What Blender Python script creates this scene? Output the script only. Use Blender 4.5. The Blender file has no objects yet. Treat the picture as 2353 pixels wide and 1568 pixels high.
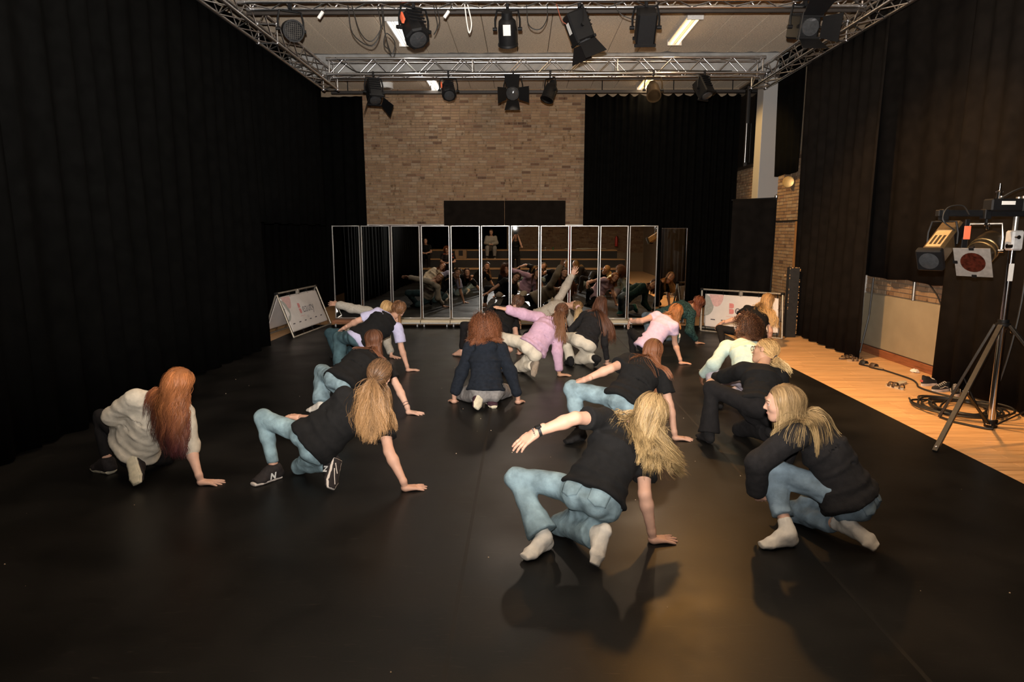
import bpy, math, random
import numpy as np
from mathutils import Vector, Matrix

# ---------------------------------------------------------------- camera, world, lights, exposure
SC = bpy.context.scene
COL = SC.collection
CAM_H = 1.84
cam_data = bpy.data.cameras.new('camera')
cam_data.sensor_width = 36.0
cam_data.lens = 1500.0 / 2353.0 * 36.0
cam_data.clip_start = 0.02
cam_data.clip_end = 100
cam = bpy.data.objects.new('camera', cam_data)
COL.objects.link(cam)
cam.location = (0, 0, CAM_H)
cam.rotation_euler = (math.radians(90 - 9.425), 0, math.radians(0.885))
SC.camera = cam

world = bpy.data.worlds.new('world')
SC.world = world
world.use_nodes = True
world.node_tree.nodes['Background'].inputs[0].default_value = (0.9, 0.75, 0.6, 1)
world.node_tree.nodes['Background'].inputs[1].default_value = 0.02

SC.view_settings.view_transform = 'Standard'
SC.view_settings.look = 'None'
SC.view_settings.exposure = 0.0
SC.view_settings.gamma = 1.0
SC.view_settings.use_curve_mapping = False
SC.cycles.caustics_reflective = False
SC.cycles.caustics_refractive = False
SC.cycles.sample_clamp_indirect = 4.0


def light(name, kind, loc, target, energy, color, size=0.1, size_y=None, spot=None, blend=0.4):
    d = bpy.data.lights.new(name, kind)
    d.energy = energy
    d.color = color
    if kind == 'AREA':
        d.size = size
        if size_y:
            d.shape = 'RECTANGLE'
            d.size_y = size_y
    else:
        d.shadow_soft_size = size
    if kind == 'SPOT':
        d.spot_size = math.radians(spot)
        d.spot_blend = blend
    o = bpy.data.objects.new(name, d)
    COL.objects.link(o)
    o.location = loc
    v = Vector(target) - Vector(loc)
    o.rotation_euler = v.to_track_quat('-Z', 'Y').to_euler()
    return o


# the photographer's flash, its head tilted up towards the ceiling
light('flash_light', 'SPOT', (-0.02, 0.01, 2.02), (0.0, 6.0, 2.02 + 6.0 * math.tan(math.radians(30))), 6000, (1.0, 0.94, 0.88), 0.03, spot=128, blend=1.0)
# warm stage lamps hanging on the rig, followed by two added face fills
light('warm_stage_light', 'SPOT', (2.55, 9.3, 4.55), (1.7, 5.0, 0), 440, (1.0, 0.46, 0.11), 0.12, spot=85, blend=0.9)
light('warm_stage_light', 'SPOT', (1.7, 9.8, 4.35), (1.0, 16.0, 2.6), 300, (1.0, 0.62, 0.3), 0.12, spot=90, blend=0.9)
light('warm_stage_light', 'SPOT', (2.5, 14.22, 4.4), (5.4, 14.2, 2.8), 420, (1.0, 0.6, 0.2), 0.1, spot=64, blend=0.5)
light('warm_stage_light', 'SPOT', (1.2, 7.0, 4.75), (4.9, 8.6, 0.3), 1450, (1.0, 0.55, 0.2), 0.14, spot=75, blend=0.6)
light('face_fill_light', 'SPOT', (-0.18, 13.0, 4.38), (-0.8, 7.5, 0.4), 130, (1.0, 0.8, 0.62), 0.1, spot=75, blend=0.9)  # added fill on the dancers' faces, in place of flash bounced off the mirrors
light('face_fill_light', 'SPOT', (2.5, 13.05, 4.38), (2.2, 7.5, 0.4), 110, (1.0, 0.7, 0.45), 0.1, spot=70, blend=0.9)  # second added fill for the faces seen in the mirrors
CEIL_LAMPS = [(-2.2, 12.3), (2.85, 12.3), (-2.15, 16.2), (2.95, 16.2), (-2.2, 7.6), (2.85, 7.6), (-2.2, 2.8), (2.85, 2.8)]
CEIL_Z = 5.42
for _x, _y in CEIL_LAMPS:
    _w = _x > 0
    light('ceiling_tube_light', 'AREA', (_x, _y, CEIL_Z - 0.13), (_x, _y, 0), 20 if _w else 9,
          (1.0, 0.72, 0.42) if _w else (1.0, 0.88, 0.74), 0.14, 1.4)

# ---------------------------------------------------------------- helpers
RND = random.Random(7)
LOC = {}


def thing(name, label, cat, loc=(0, 0, 0), group=None):
    o = bpy.data.objects.new(name, None)
    o.empty_display_size = 0.1
    COL.objects.link(o)
    o.location = loc
    o['label'] = label
    o['category'] = cat
    if group:
        o['group'] = group
    LOC[o.name] = np.array(loc, float)
    return o


def tag(o, label=None, cat=None, group=None, kind=None):
    if label:
        o['label'] = label
    if cat:
        o['category'] = cat
    if group:
        o['group'] = group
    if kind:
        o['kind'] = kind
    return o


def link(name, me, mat=None, parent=None, base=None):
    o = bpy.data.objects.new(name, me)
    COL.objects.link(o)
    if mat is not None:
        for m in (mat if isinstance(mat, (list, tuple)) else [mat]):
            me.materials.append(m)
    if parent is not None:
        o.parent = parent
        LOC[o.name] = LOC[parent.name]
    else:
        b = np.array(base if base is not None else (0, 0, 0), float)
        o.location = b
        LOC[o.name] = b
    return o


def mesh_np(name, verts, faces_list, smooth=True, mats=None):
    """faces_list: list of int arrays (n,3) or (n,4)"""
    me = bpy.data.meshes.new(name)
    verts = np.asarray(verts, np.float32)
    me.vertices.add(len(verts))
    me.vertices.foreach_set('co', verts.ravel())
    loops = np.concatenate([np.asarray(f, np.int32).ravel() for f in faces_list])
    tot = np.concatenate([np.full(len(f), np.asarray(f).shape[1], np.int32) for f in faces_list])
    start = np.concatenate([[0], np.cumsum(tot)[:-1]]).astype(np.int32)
    me.loops.add(len(loops))
    me.loops.foreach_set('vertex_index', loops)
    me.polygons.add(len(tot))
    me.polygons.foreach_set('loop_start', start)
    me.polygons.foreach_set('loop_total', tot)
    if smooth:
        me.polygons.foreach_set('use_smooth', np.ones(len(tot), bool))
    if mats is not None:
        me.polygons.foreach_set('material_index', np.asarray(mats, np.int32))
    me.update(calc_edges=True)
    return me


def unit(v):
    v = np.asarray(v, float)
    n = np.linalg.norm(v)
    return v / n if n > 1e-9 else np.array([0, 0, 1.0])


def frame_from(d, up=(0, 0, 1)):
    """rows: x (side), y (= d), z"""
    d = unit(d)
    x = np.cross(d, up)
    if np.linalg.norm(x) < 1e-4:
        x = np.array([1.0, 0, 0])
    x = unit(x)
    return np.array([x, d, np.cross(x, d)])


class MB:
    def __init__(s):
        s.v = []
        s.f = []
        s.M = None

    def add(s, vs, fs):
        n = len(s.v)
        vs = np.asarray(vs, float)
        if s.M is not None:
            R, t = s.M
            vs = vs @ R + t
        s.v.extend(vs.tolist())
        s.f.extend([tuple(i + n for i in f) for f in fs])
        return s

    def at(s, R, t):
        s.M = (np.asarray(R, float), np.asarray(t, float))
        return s

    def box(s, lo, hi):
        x0, y0, z0 = lo
        x1, y1, z1 = hi
        return s.add([(x0, y0, z0), (x1, y0, z0), (x1, y1, z0), (x0, y1, z0), (x0, y0, z1), (x1, y0, z1), (x1, y1, z1), (x0, y1, z1)],
                     [(3, 2, 1, 0), (4, 5, 6, 7), (0, 1, 5, 4), (1, 2, 6, 5), (2, 3, 7, 6), (3, 0, 4, 7)])

    def bbox(s, lo, hi, b):
        """box with chamfered edges"""
        lo, hi = np.array(lo, float), np.array(hi, float)
        c, h = (lo + hi) / 2, (hi - lo) / 2
        b = min(b, h.min() * .9)
        vs = []
        for sx in (-1, 1):
            for sy in (-1, 1):
                for sz in (-1, 1):
                    sg = np.array([sx, sy, sz])
                    for ax in range(3):
                        q = h - b
                        q = q.copy()
                        q[ax] = h[ax]
                        vs.append(c + sg * q)
        fs = []

        def vid(sx, sy, sz, ax):
            return (((sx + 1) // 2) * 4 + ((sy + 1) // 2) * 2 + ((sz + 1) // 2)) * 3 + ax
        for ax in range(3):
            o1, o2 = (ax + 1) % 3, (ax + 2) % 3
            for sg in (-1, 1):
                q = []
                for a, bb in ((-1, -1), (1, -1), (1, 1), (-1, 1)):
                    k = [0, 0, 0]
                    k[ax], k[o1], k[o2] = sg, a, bb
                    q.append(vid(*k, ax))
                fs.append(tuple(q if sg > 0 else q[::-1]))
            for a in (-1, 1):
                for bb in (-1, 1):
                    q = []
                    for e, fx in ((-1, o1), (1, o1), (1, o2), (-1, o2)):
                        k = [0, 0, 0]
                        k[ax], k[o1], k[o2] = e, a, bb
                        q.append(vid(*k, fx))
                    fs.append(tuple(q if a * bb < 0 else q[::-1]))
        for sx in (-1, 1):
            for sy in (-1, 1):
                for sz in (-1, 1):
                    q = [vid(sx, sy, sz, i) for i in range(3)]
                    fs.append(tuple(q if sx * sy * sz > 0 else q[::-1]))
        return s.add(vs, fs)

    def cyl(s, a, b, r0, r1=None, n=10, cap=True):
        r1 = r0 if r1 is None else r1
        a, b = np.asarray(a, float), np.asarray(b, float)
        R = frame_from(b - a, (0, 0, 1) if abs(unit(b - a)[2]) < .95 else (1, 0, 0))
        x, z = R[0], R[2]
        vs = []
        for p, r in ((a, r0), (b, r1)):
            for i in range(n):
                t = 2 * math.pi * i / n
                vs.append(p + r * (math.cos(t) * x + math.sin(t) * z))
        fs = [(i, i + n, (i + 1) % n + n, (i + 1) % n) for i in range(n)]
        if cap:
            fs += [tuple(range(n)), tuple(range(2 * n - 1, n - 1, -1))]
        return s.add(vs, fs)

    def lathe(s, a, d, prof, n=16, up=(0, 0, 1)):
        """prof: list of (distance along d, radius)"""
        a = np.asarray(a, float)
        d = unit(d)
        R = frame_from(d, up if abs(np.dot(d, up)) < .95 else (1, 0, 0))
        x, z = R[0], R[2]
        vs = []
        for t, r in prof:
            for i in range(n):
                q = 2 * math.pi * i / n
                vs.append(a + d * t + r * (math.cos(q) * x + math.sin(q) * z))
        fs = []
        for k in range(len(prof) - 1):
            for i in range(n):
                j = (i + 1) % n
                fs.append((k * n + i, (k + 1) * n + i, (k + 1) * n + j, k * n + j))
        if prof[0][1] > 1e-5:
            fs.append(tuple(range(n)))
        if prof[-1][1] > 1e-5:
            m = (len(prof) - 1) * n
            fs.append(tuple(range(m + n - 1, m - 1, -1)))
        return s.add(vs, fs)

    def tube(s, pts, r, n=6, closed=False):
        pts = np.asarray(pts, float)
        m = len(pts)
        rr = np.broadcast_to(np.asarray(r, float), (m,))
        vs = []
        prev = None
        for i in range(m):
            if closed:
                t = unit(pts[(i + 1) % m] - pts[i - 1])
            else:
                t = unit(pts[min(i + 1, m - 1)] - pts[max(i - 1, 0)])
            if prev is None:
                x = np.cross(t, (0, 0, 1))
                if np.linalg.norm(x) < .1:
                    x = np.cross(t, (1, 0, 0))
            else:
                x = prev - t * np.dot(prev, t)
            x = unit(x)
            prev = x
            y = np.cross(t, x)
            for k in range(n):
                q = 2 * math.pi * k / n
                vs.append(pts[i] + rr[i] * (math.cos(q) * x + math.sin(q) * y))
        fs = []
        for i in range(m if closed else m - 1):
            a, b = i * n, ((i + 1) % m) * n
            for k in range(n):
                j = (k + 1) % n
                fs.append((a + k, a + j, b + j, b + k))
        if not closed:
            fs += [tuple(range(n))[::-1], tuple(range((m - 1) * n, m * n))]
        return s.add(vs, fs)

    def poly(s, pts, th):
        """planar polygon pts (3-D) given thickness vector th"""
        pts = np.asarray(pts, float)
        th = np.asarray(th, float)
        n = len(pts)
        fs = [tuple(range(n))[::-1], tuple(range(n, 2 * n))]
        fs += [(i, (i + 1) % n, (i + 1) % n + n, i + n) for i in range(n)]
        return s.add(np.concatenate([pts, pts + th]), fs)

    def build(s, name, mat, parent=None, smooth=False, base=None, kind=None):
        me = bpy.data.meshes.new(name)
        b = LOC[parent.name] if parent is not None else np.array(base if base is not None else (0, 0, 0), float)
        vs = np.asarray(s.v) - b
        me.from_pydata(vs.tolist(), [], s.f)
        import bmesh
        bm = bmesh.new()
        bm.from_mesh(me)
        bmesh.ops.recalc_face_normals(bm, faces=bm.faces)
        bm.to_mesh(me)
        bm.free()
        if smooth:
            me.polygons.foreach_set('use_smooth', np.ones(len(me.polygons), bool))
            try:
                me.set_sharp_from_angle(angle=math.radians(40))
            except Exception:
                pass
        o = link(name, me, mat, parent, base)
        if kind:
            o['kind'] = kind
        return o


# ---------------------------------------------------------------- materials
def nodes_of(m):
    m.use_nodes = True
    nt = m.node_tree
    return nt, nt.nodes, nt.links, nt.nodes['Principled BSDF']


def mat(name, col, rough=.6, metal=0., spec=.5, var=.12, scale=30., bump=0., bscale=200., stretch=None, sheen=0., emit=None, coat=0., fold=0., fscale=14.):
    m = bpy.data.materials.new(name)
    nt, N, L, B = nodes_of(m)
    c = list(col) + [1]
    B.inputs['Roughness'].default_value = rough
    B.inputs['Metallic'].default_value = metal
    B.inputs['Specular IOR Level'].default_value = spec
    if sheen:
        B.inputs['Sheen Weight'].default_value = sheen
        B.inputs['Sheen Roughness'].default_value = .5
    if coat:
        B.inputs['Coat Weight'].default_value = coat
    if emit:
        B.inputs['Emission Color'].default_value = list(emit[0]) + [1]
        B.inputs['Emission Strength'].default_value = emit[1]
    tc = N.new('ShaderNodeTexCoord')
    mp = N.new('ShaderNodeMapping')
    L.new(tc.outputs['Object'], mp.inputs['Vector'])
    if stretch:
        mp.inputs['Scale'].default_value = stretch
    if var > 0:
        nz = N.new('ShaderNodeTexNoise')
        nz.inputs['Scale'].default_value = scale
        nz.inputs['Detail'].default_value = 4
        L.new(mp.outputs['Vector'], nz.inputs['Vector'])
        mx = N.new('ShaderNodeMix')
        mx.data_type = 'RGBA'
        mx.inputs[6].default_value = [v * (1 - var) for v in col] + [1]
        mx.inputs[7].default_value = [min(1, v * (1 + var)) for v in col] + [1]
        cr = N.new('ShaderNodeMapRange')
        cr.inputs[1].default_value = .3
        cr.inputs[2].default_value = .7
        L.new(nz.outputs['Fac'], cr.inputs[0])
        L.new(cr.outputs[0], mx.inputs[0])
        L.new(mx.outputs[2], B.inputs['Base Color'])
    else:
        B.inputs['Base Color'].default_value = c
    if bump:
        nb = N.new('ShaderNodeTexNoise')
        nb.inputs['Scale'].default_value = bscale
        nb.inputs['Detail'].default_value = 3
        L.new(mp.outputs['Vector'], nb.inputs['Vector'])
        bp = N.new('ShaderNodeBump')
        bp.inputs['Strength'].default_value = bump
        bp.inputs['Distance'].default_value = .01
        L.new(nb.outputs['Fac'], bp.inputs['Height'])
        L.new(bp.outputs['Normal'], B.inputs['Normal'])
        if fold:
            nf = N.new('ShaderNodeTexNoise')
            nf.inputs['Scale'].default_value = fscale
            nf.inputs['Detail'].default_value = 2
            nf.inputs['Distortion'].default_value = 1.6
            L.new(mp.outputs['Vector'], nf.inputs['Vector'])
            bf = N.new('ShaderNodeBump')
            bf.inputs['Strength'].default_value = fold
            bf.inputs['Distance'].default_value = .03
            L.new(nf.outputs['Fac'], bf.inputs['Height'])
            L.new(bf.outputs['Normal'], bp.inputs['Normal'])
    return m


def ramp(N, stops):
    r = N.new('ShaderNodeValToRGB')
    e = r.color_ramp.elements
    while len(e) > 1:
        e.remove(e[-1])
    e[0].position, e[0].color = stops[0][0], list(stops[0][1]) + [1]
    for p, c in stops[1:]:
        k = e.new(p)
        k.color = list(c) + [1]
    return r


def mat_brick(name, island):
    m = bpy.data.materials.new(name)
    nt, N, L, B = nodes_of(m)
    B.inputs['Roughness'].default_value = .85
    B.inputs['Specular IOR Level'].default_value = .2
    if island:
        g = N.new('ShaderNodeNewGeometry')
        rnd = g.outputs['Random Per Island']
    else:
        g = N.new('ShaderNodeObjectInfo')
        rnd = g.outputs['Random']
    r = ramp(N, [(0, (.10, .06, .04)), (.03, (.14, .08, .05)), (.06, (.20, .125, .075)), (.35, (.235, .155, .092)), (.6, (.265, .18, .11)),
                 (.76, (.20, .118, .075)), (.88, (.29, .21, .135)), (1, (.24, .175, .12))])
    L.new(rnd, r.inputs[0])
    tc = N.new('ShaderNodeTexCoord')
    geo = N.new('ShaderNodeNewGeometry')
    nz = N.new('ShaderNodeTexNoise')
    nz.inputs['Scale'].default_value = 15
    nz.inputs['Detail'].default_value = 3
    mpb = N.new('ShaderNodeMapping')
    mpb.inputs['Scale'].default_value = (1, 1, .55)
    L.new(geo.outputs['Position'], mpb.inputs['Vector'])
    L.new(mpb.outputs['Vector'], nz.inputs['Vector'])
    r2 = ramp(N, [(.30, (.3, .26, .22)), (.37, (.9, .85, .8)), (.5, (1, 1, 1)), (.65, (1.08, 1.06, 1.03))])
    L.new(nz.outputs['Fac'], r2.inputs[0])
    mx = N.new('ShaderNodeMix')
    mx.data_type = 'RGBA'
    mx.blend_type = 'MULTIPLY'
    mx.inputs[0].default_value = .8
    L.new(r.outputs[0], mx.inputs[6])
    L.new(r2.outputs[0], mx.inputs[7])
    L.new(mx.outputs[2], B.inputs['Base Color'])
    bp = N.new('ShaderNodeBump')
    bp.inputs['Strength'].default_value = .4
    bp.inputs['Distance'].default_value = .01
    L.new(nz.outputs['Fac'], bp.inputs['Height'])
    L.new(bp.outputs['Normal'], B.inputs['Normal'])
    return m


def mat_wood(name, c0, c1, rough=.35, along=(1.2, 22, 22), rnd=True):
    m = bpy.data.materials.new(name)
    nt, N, L, B = nodes_of(m)
    B.inputs['Roughness'].default_value = rough
    B.inputs['Specular IOR Level'].default_value = .4
    geo = N.new('ShaderNodeNewGeometry')
    mp = N.new('ShaderNodeMapping')
    mp.inputs['Scale'].default_value = along
    L.new(geo.outputs['Position'], mp.inputs['Vector'])
    nz = N.new('ShaderNodeTexNoise')
    nz.inputs['Scale'].default_value = 2.2
    nz.inputs['Detail'].default_value = 6
    nz.inputs['Distortion'].default_value = .6
    L.new(mp.outputs['Vector'], nz.inputs['Vector'])
    r = ramp(N, [(.3, c0), (.5, c1), (.72, [min(1, v * 1.15) for v in c1])])
    L.new(nz.outputs['Fac'], r.inputs[0])
    oi = N.new('ShaderNodeObjectInfo')
    mr = N.new('ShaderNodeMapRange')
    mr.inputs[3].default_value = .86 if rnd else 1
    mr.inputs[4].default_value = 1.1 if rnd else 1
    L.new(oi.outputs['Random'], mr.inputs[0])
    mx = N.new('ShaderNodeMix')
    mx.data_type = 'RGBA'
    mx.blend_type = 'MULTIPLY'
    mx.inputs[0].default_value = 1
    L.new(r.outputs[0], mx.inputs[6])
    L.new(mr.outputs[0], mx.inputs[7])
    L.new(mx.outputs[2], B.inputs['Base Color'])
    return m


def mat_vinyl():
    m = bpy.data.materials.new('vinyl_black')
    nt, N, L, B = nodes_of(m)
    B.inputs['Specular IOR Level'].default_value = .14
    geo = N.new('ShaderNodeNewGeometry')
    n1 = N.new('ShaderNodeTexNoise')
    n1.inputs['Scale'].default_value = 1.6
    n1.inputs['Detail'].default_value = 6
    L.new(geo.outputs['Position'], n1.inputs['Vector'])
    # scuffs: thin stretched streaks in two directions
    mp = N.new('ShaderNodeMapping')
    mp.inputs['Scale'].default_value = (3.0, 26.0, 1)
    mp.inputs['Rotation'].default_value = (0, 0, .5)
    L.new(geo.outputs['Position'], mp.inputs['Vector'])
    n2 = N.new('ShaderNodeTexNoise')
    n2.inputs['Scale'].default_value = 2.5
    n2.inputs['Detail'].default_value = 5
    n2.inputs['Distortion'].default_value = 1.2
    L.new(mp.outputs['Vector'], n2.inputs['Vector'])
    r2 = ramp(N, [(.62, (0, 0, 0)), (.76, (1, 1, 1))])
    L.new(n2.outputs['Fac'], r2.inputs[0])
    r = ramp(N, [(.3, (.005, .0048, .0045)), (.7, (.011, .010, .009))])
    L.new(n1.outputs['Fac'], r.inputs[0])
    mx = N.new('ShaderNodeMix')
    mx.data_type = 'RGBA'
    mx.inputs[7].default_value = (.03, .026, .022, 1)
    ml = N.new('ShaderNodeMath')
    ml.operation = 'MULTIPLY'
    ml.inputs[1].default_value = .6
    L.new(r2.outputs[0], ml.inputs[0])
    L.new(ml.outputs[0], mx.inputs[0])
    L.new(r.outputs[0], mx.inputs[6])
    L.new(mx.outputs[2], B.inputs['Base Color'])
    mr = N.new('ShaderNodeMapRange')
    mr.inputs[1].default_value = .3
    mr.inputs[2].default_value = .7
    mr.inputs[3].default_value = .30
    mr.inputs[4].default_value = .46
    L.new(n1.outputs['Fac'], mr.inputs[0])
    L.new(mr.outputs[0], B.inputs['Roughness'])
    n3 = N.new('ShaderNodeTexNoise')
    n3.inputs['Scale'].default_value = 300
    L.new(geo.outputs['Position'], n3.inputs['Vector'])
    bp = N.new('ShaderNodeBump')
    bp.inputs['Strength'].default_value = .12
    bp.inputs['Distance'].default_value = .002
    L.new(n3.outputs['Fac'], bp.inputs['Height'])
    L.new(bp.outputs['Normal'], B.inputs['Normal'])
    return m


def mat_mirror():
    m = bpy.data.materials.new('mirror_glass')
    nt, N, L, B = nodes_of(m)
    B.inputs['Metallic'].default_value = 1
    B.inputs['Base Color'].default_value = (.86, .88, .87, 1)
    B.inputs['Roughness'].default_value = .004
    return m


def mat_hair(name, c0, c1, tipstart=.35):
    m = bpy.data.materials.new(name)
    nt, N, L, B = nodes_of(m)
    B.inputs['Roughness'].default_value = .5
    B.inputs['Specular IOR Level'].default_value = .22
    at = N.new('ShaderNodeAttribute')
    at.attribute_name = 'along'
    tn = N.new('ShaderNodeAttribute')
    tn.attribute_name = 'tint'
    r = ramp(N, [(0, c0), (tipstart, [a * .7 + b * .3 for a, b in zip(c0, c1)]), (1, c1)])
    L.new(at.outputs['Fac'], r.inputs[0])
    mr = N.new('ShaderNodeMapRange')
    mr.inputs[3].default_value = .35
    mr.inputs[4].default_value = 1.35
    L.new(tn.outputs['Fac'], mr.inputs[0])
    mx = N.new('ShaderNodeMix')
    mx.data_type = 'RGBA'
    mx.blend_type = 'MULTIPLY'
    mx.inputs[0].default_value = 1
    L.new(r.outputs[0], mx.inputs[6])
    L.new(mr.outputs[0], mx.inputs[7])
    L.new(mx.outputs[2], B.inputs['Base Color'])
    return m


_mc = {}


def M(key, *a, **k):
    if key not in _mc:
        _mc[key] = mat(key, *a, **k)
    return _mc[key]


M_BLACKMETAL = mat('black_metal', (.005, .005, .0055), .55, 0, .2, .2, 40)
M_CHROME = mat('aluminium', (.62, .62, .63), .28, 1, .5, .1, 60)
M_STEEL = mat('steel', (.7, .7, .72), .12, 1, .5, .05, 60)
M_SATIN = mat('satin_aluminium', (.55, .54, .52), .3, .9, .5, .05, 60)
M_GREYSTEEL = mat('grey_metal', (.35, .33, .30), .4, .9, .5, .2, 30)
M_RUBBER = mat('black_rubber', (.012, .012, .012), .6, 0, .4, .1)
M_CURTAIN = mat('black_drape', (.0020, .0020, .0019), .95, 0, .03, .25, 6, .25, 400, sheen=.0)
M_CURTAIN2 = mat('charcoal_drape', (.0068, .0053, .0043), .95, 0, .06, .25, 6, .25, 400)
M_WHITE = mat('white_plastic', (.7, .69, .66), .45, 0, .5, .05)
M_CABLE = mat('black_cable', (.012, .011, .010), .45, 0, .5, .1)
M_ORANGE = mat('orange_tape', (.85, .16, .07), .6, 0, .4, .05)
M_GLASSLENS = mat('lens_glass', (.05, .052, .055), .1, .3, .8, .15, 30)
M_BRICK_O = mat_brick('brick_single', False)
M_BRICK_I = mat_brick('brick_many', True)
M_MORTAR = mat('mortar', (.235, .18, .125), .95, 0, .1, .15, 40, .3, 120)

# ================================================================ the room
M_FLOORWOOD = mat_wood('floor_wood', (.52, .27, .11), (.70, .415, .20), .36)
M_VINYL = mat_vinyl()
BACK_Y = 17.25
RW_X = 5.42

fl = MB().box((-5.6, -6.2, -.12), (5.6, 17.5, -.022)).build('floor', M_FLOORWOOD)
tag(fl, kind='structure')
# floor boards (each a piece of the floor) on the strip beside the dance vinyl; the rest further off is one joined part
def board_mesh(l, w):
    b = MB().bbox((0, 0, -.022), (l, w - .0015, 0), .0015)
    return b
bw = .095
bm_cache = {}
y = 3.7
row = 0
while y < 12.6:
    x = 3.55 - (row * .53) % 1.1
    while x < 5.42:
        l = (.9, 1.25, 1.5)[(row * 3 + int(x * 7)) % 3]
        x0, x1 = max(x, 3.6), min(x + l, 5.40)
        if x1 - x0 > .05:
            key = round(x1 - x0, 2)
            if key not in bm_cache:
                o = board_mesh(key - .0015, bw).build('floor_board', M_FLOORWOOD, fl)
                bm_cache[key] = o.data
            else:
                o = link('floor_board', bm_cache[key], None, fl)
            o.location = (x0, y, 0)
        x += l
    y += bw
    row += 1
mbo = MB()
for xa, xb, ya, yb in ((-5.5, -4.0, .0, 17.3), (3.6, 5.42, 12.63, 17.3), (-4.0, 3.6, 12.8, 17.3), (3.6, 5.42, -6, 3.69), (-5.5, 3.6, -6, -.75)):
    yy = ya
    while yy < yb:
        mbo.box((xa, yy, -.022), (xb, min(yy + bw, yb) - .0015, 0))
        yy += bw
o = mbo.build('floor_board', M_FLOORWOOD, fl)
o['kind'] = 'stuff'

# black dance vinyl, four rolls laid side by side
VX = [(-4.31, -2.311), (-2.311, -.321), (-.321, 1.693), (1.693, 3.72)]
VL = ['black dance vinyl strip under the redhead, running along the drapes', 'black dance vinyl strip between the drape-side strip and the middle seam',
      'scuffed black dance vinyl strip under the girl in pink sweatshirt', 'black dance vinyl strip whose edge meets the wooden boards']
for (a, b), lab in zip(VX, VL):
    o = MB().box((a, -.75, .0), (b, 13.0, .004)).build('dance_vinyl_strip', M_VINYL, base=((a + b) / 2, 6, 0))
    tag(o, lab, 'vinyl floor', 'dance vinyl strips')
# tape over the seams
M_TAPE = mat('seam_tape', (.009, .008, .007), .5, 0, .16, .1)
for x in (-.321, 1.693):
    o = MB().box((x - .011, -.7, .004), (x + .011, 12.9, .0044)).build('floor_tape', M_TAPE, base=(x, 6, .004))
    tag(o, 'thin dark tape along the seam ' + ('running beneath the curly haired girl' if x < 0 else 'running past the blonde girl with loose hair'), 'tape', 'seam tapes')

# ---- walls
def brick_wall(parent, origin, eu, ev, en, u0, u1, v0, v1, nind, rng, bl=.227, bh=.067, skip=None, dark=False):
    """bricks on plane: origin + u*eu + v*ev, proud along en. nind individual objects, the rest joined"""
    origin, eu, ev, en = [np.array(q, float) for q in (origin, eu, ev, en)]
    R = np.array([eu, en, ev])
    cells = []
    r = 0
    v = v0
    while v < v1 - .01:
        u = u0 - (bl * .5 if r % 2 else 0) - rng.random() * .03
        while u < u1:
            l = bl if rng.random() > .15 else bl * .5
            a, b = max(u, u0), min(u + l, u1)
            if b - a > .03 and not (skip and skip((a + b) / 2, v)):
                cells.append((a, b - .010, v, v + bh - .010, rng.uniform(-.002, .003)))
            u += l
        v += bh
        r += 1
    order = list(range(len(cells)))
    rng.shuffle(order)
    ind = set(order[:nind])
    joined = MB()
    shared = {}
    for i, (a, b, c, d, pr) in enumerate(cells):
        if i in ind:
            k = (round(b - a, 2), round(d - c, 3))
            if k not in shared:
                q = MB().at(R, (0, 0, 0)).bbox((-k[0] / 2, -.02, -k[1] / 2), (k[0] / 2, .012, k[1] / 2), .003)
                me = bpy.data.meshes.new('brick')
                me.from_pydata(q.v, [], q.f)
                me.materials.append(M_BRICK_O)
                shared[k] = me
            o = link('brick', shared[k], None, parent)
            o.location = (origin + eu * (a + b) / 2 + ev * (c + d) / 2 + en * pr).tolist()
        else:
            joined.at(R, origin).bbox((a, -.02, c), (b, .012 + pr, d), .003)
    if joined.f:
        o = joined.build('brick', M_BRICK_I, parent)
        o['kind'] = 'stuff'

wb = MB().box((-5.6, BACK_Y, 0), (5.6, BACK_Y + .2, 5.7)).build('wall_back', M_MORTAR)
tag(wb, kind='structure')
brick_wall(wb, (0, BACK_Y - .002, 0), (1, 0, 0), (0, 0, 1), (0, -1, 0), -4.3, 1.85, 2.0, 5.42, 300, random.Random(3))

wr = MB().box((RW_X, -6, 0), (RW_X + .2, BACK_Y, 5.7)).build('wall_right', M_MORTAR)
tag(wr, kind='structure')
brick_wall(wr, (RW_X - .002, 0, 0), (0, 1, 0), (0, 0, 1), (-1, 0, 0), 7.75, 10.45, .93, 1.55, 200, random.Random(4))
brick_wall(wr, (RW_X - .002, 0, 0), (0, 1, 0), (0, 0, 1), (-1, 0, 0), 11.9, 17.2, .0, 3.4, 100, random.Random(5))
wl = MB().box((-5.6, -6, 0), (-5.4, BACK_Y, 5.7)).build('wall_left', mat('wall_paint_dark', (.03, .028, .026), .9, 0, .2))
tag(wl, kind='structure')
wf = MB().box((-5.6, -6.2, 0), (5.6, -6.0, 5.7)).build('wall_front', M_MORTAR)
tag(wf, kind='structure')
brick_wall(wf, (0, -5.998, 0), (1, 0, 0), (0, 0, 1), (0, 1, 0), .2, 5.4, .9, 2.9, 0, random.Random(6))

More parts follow.
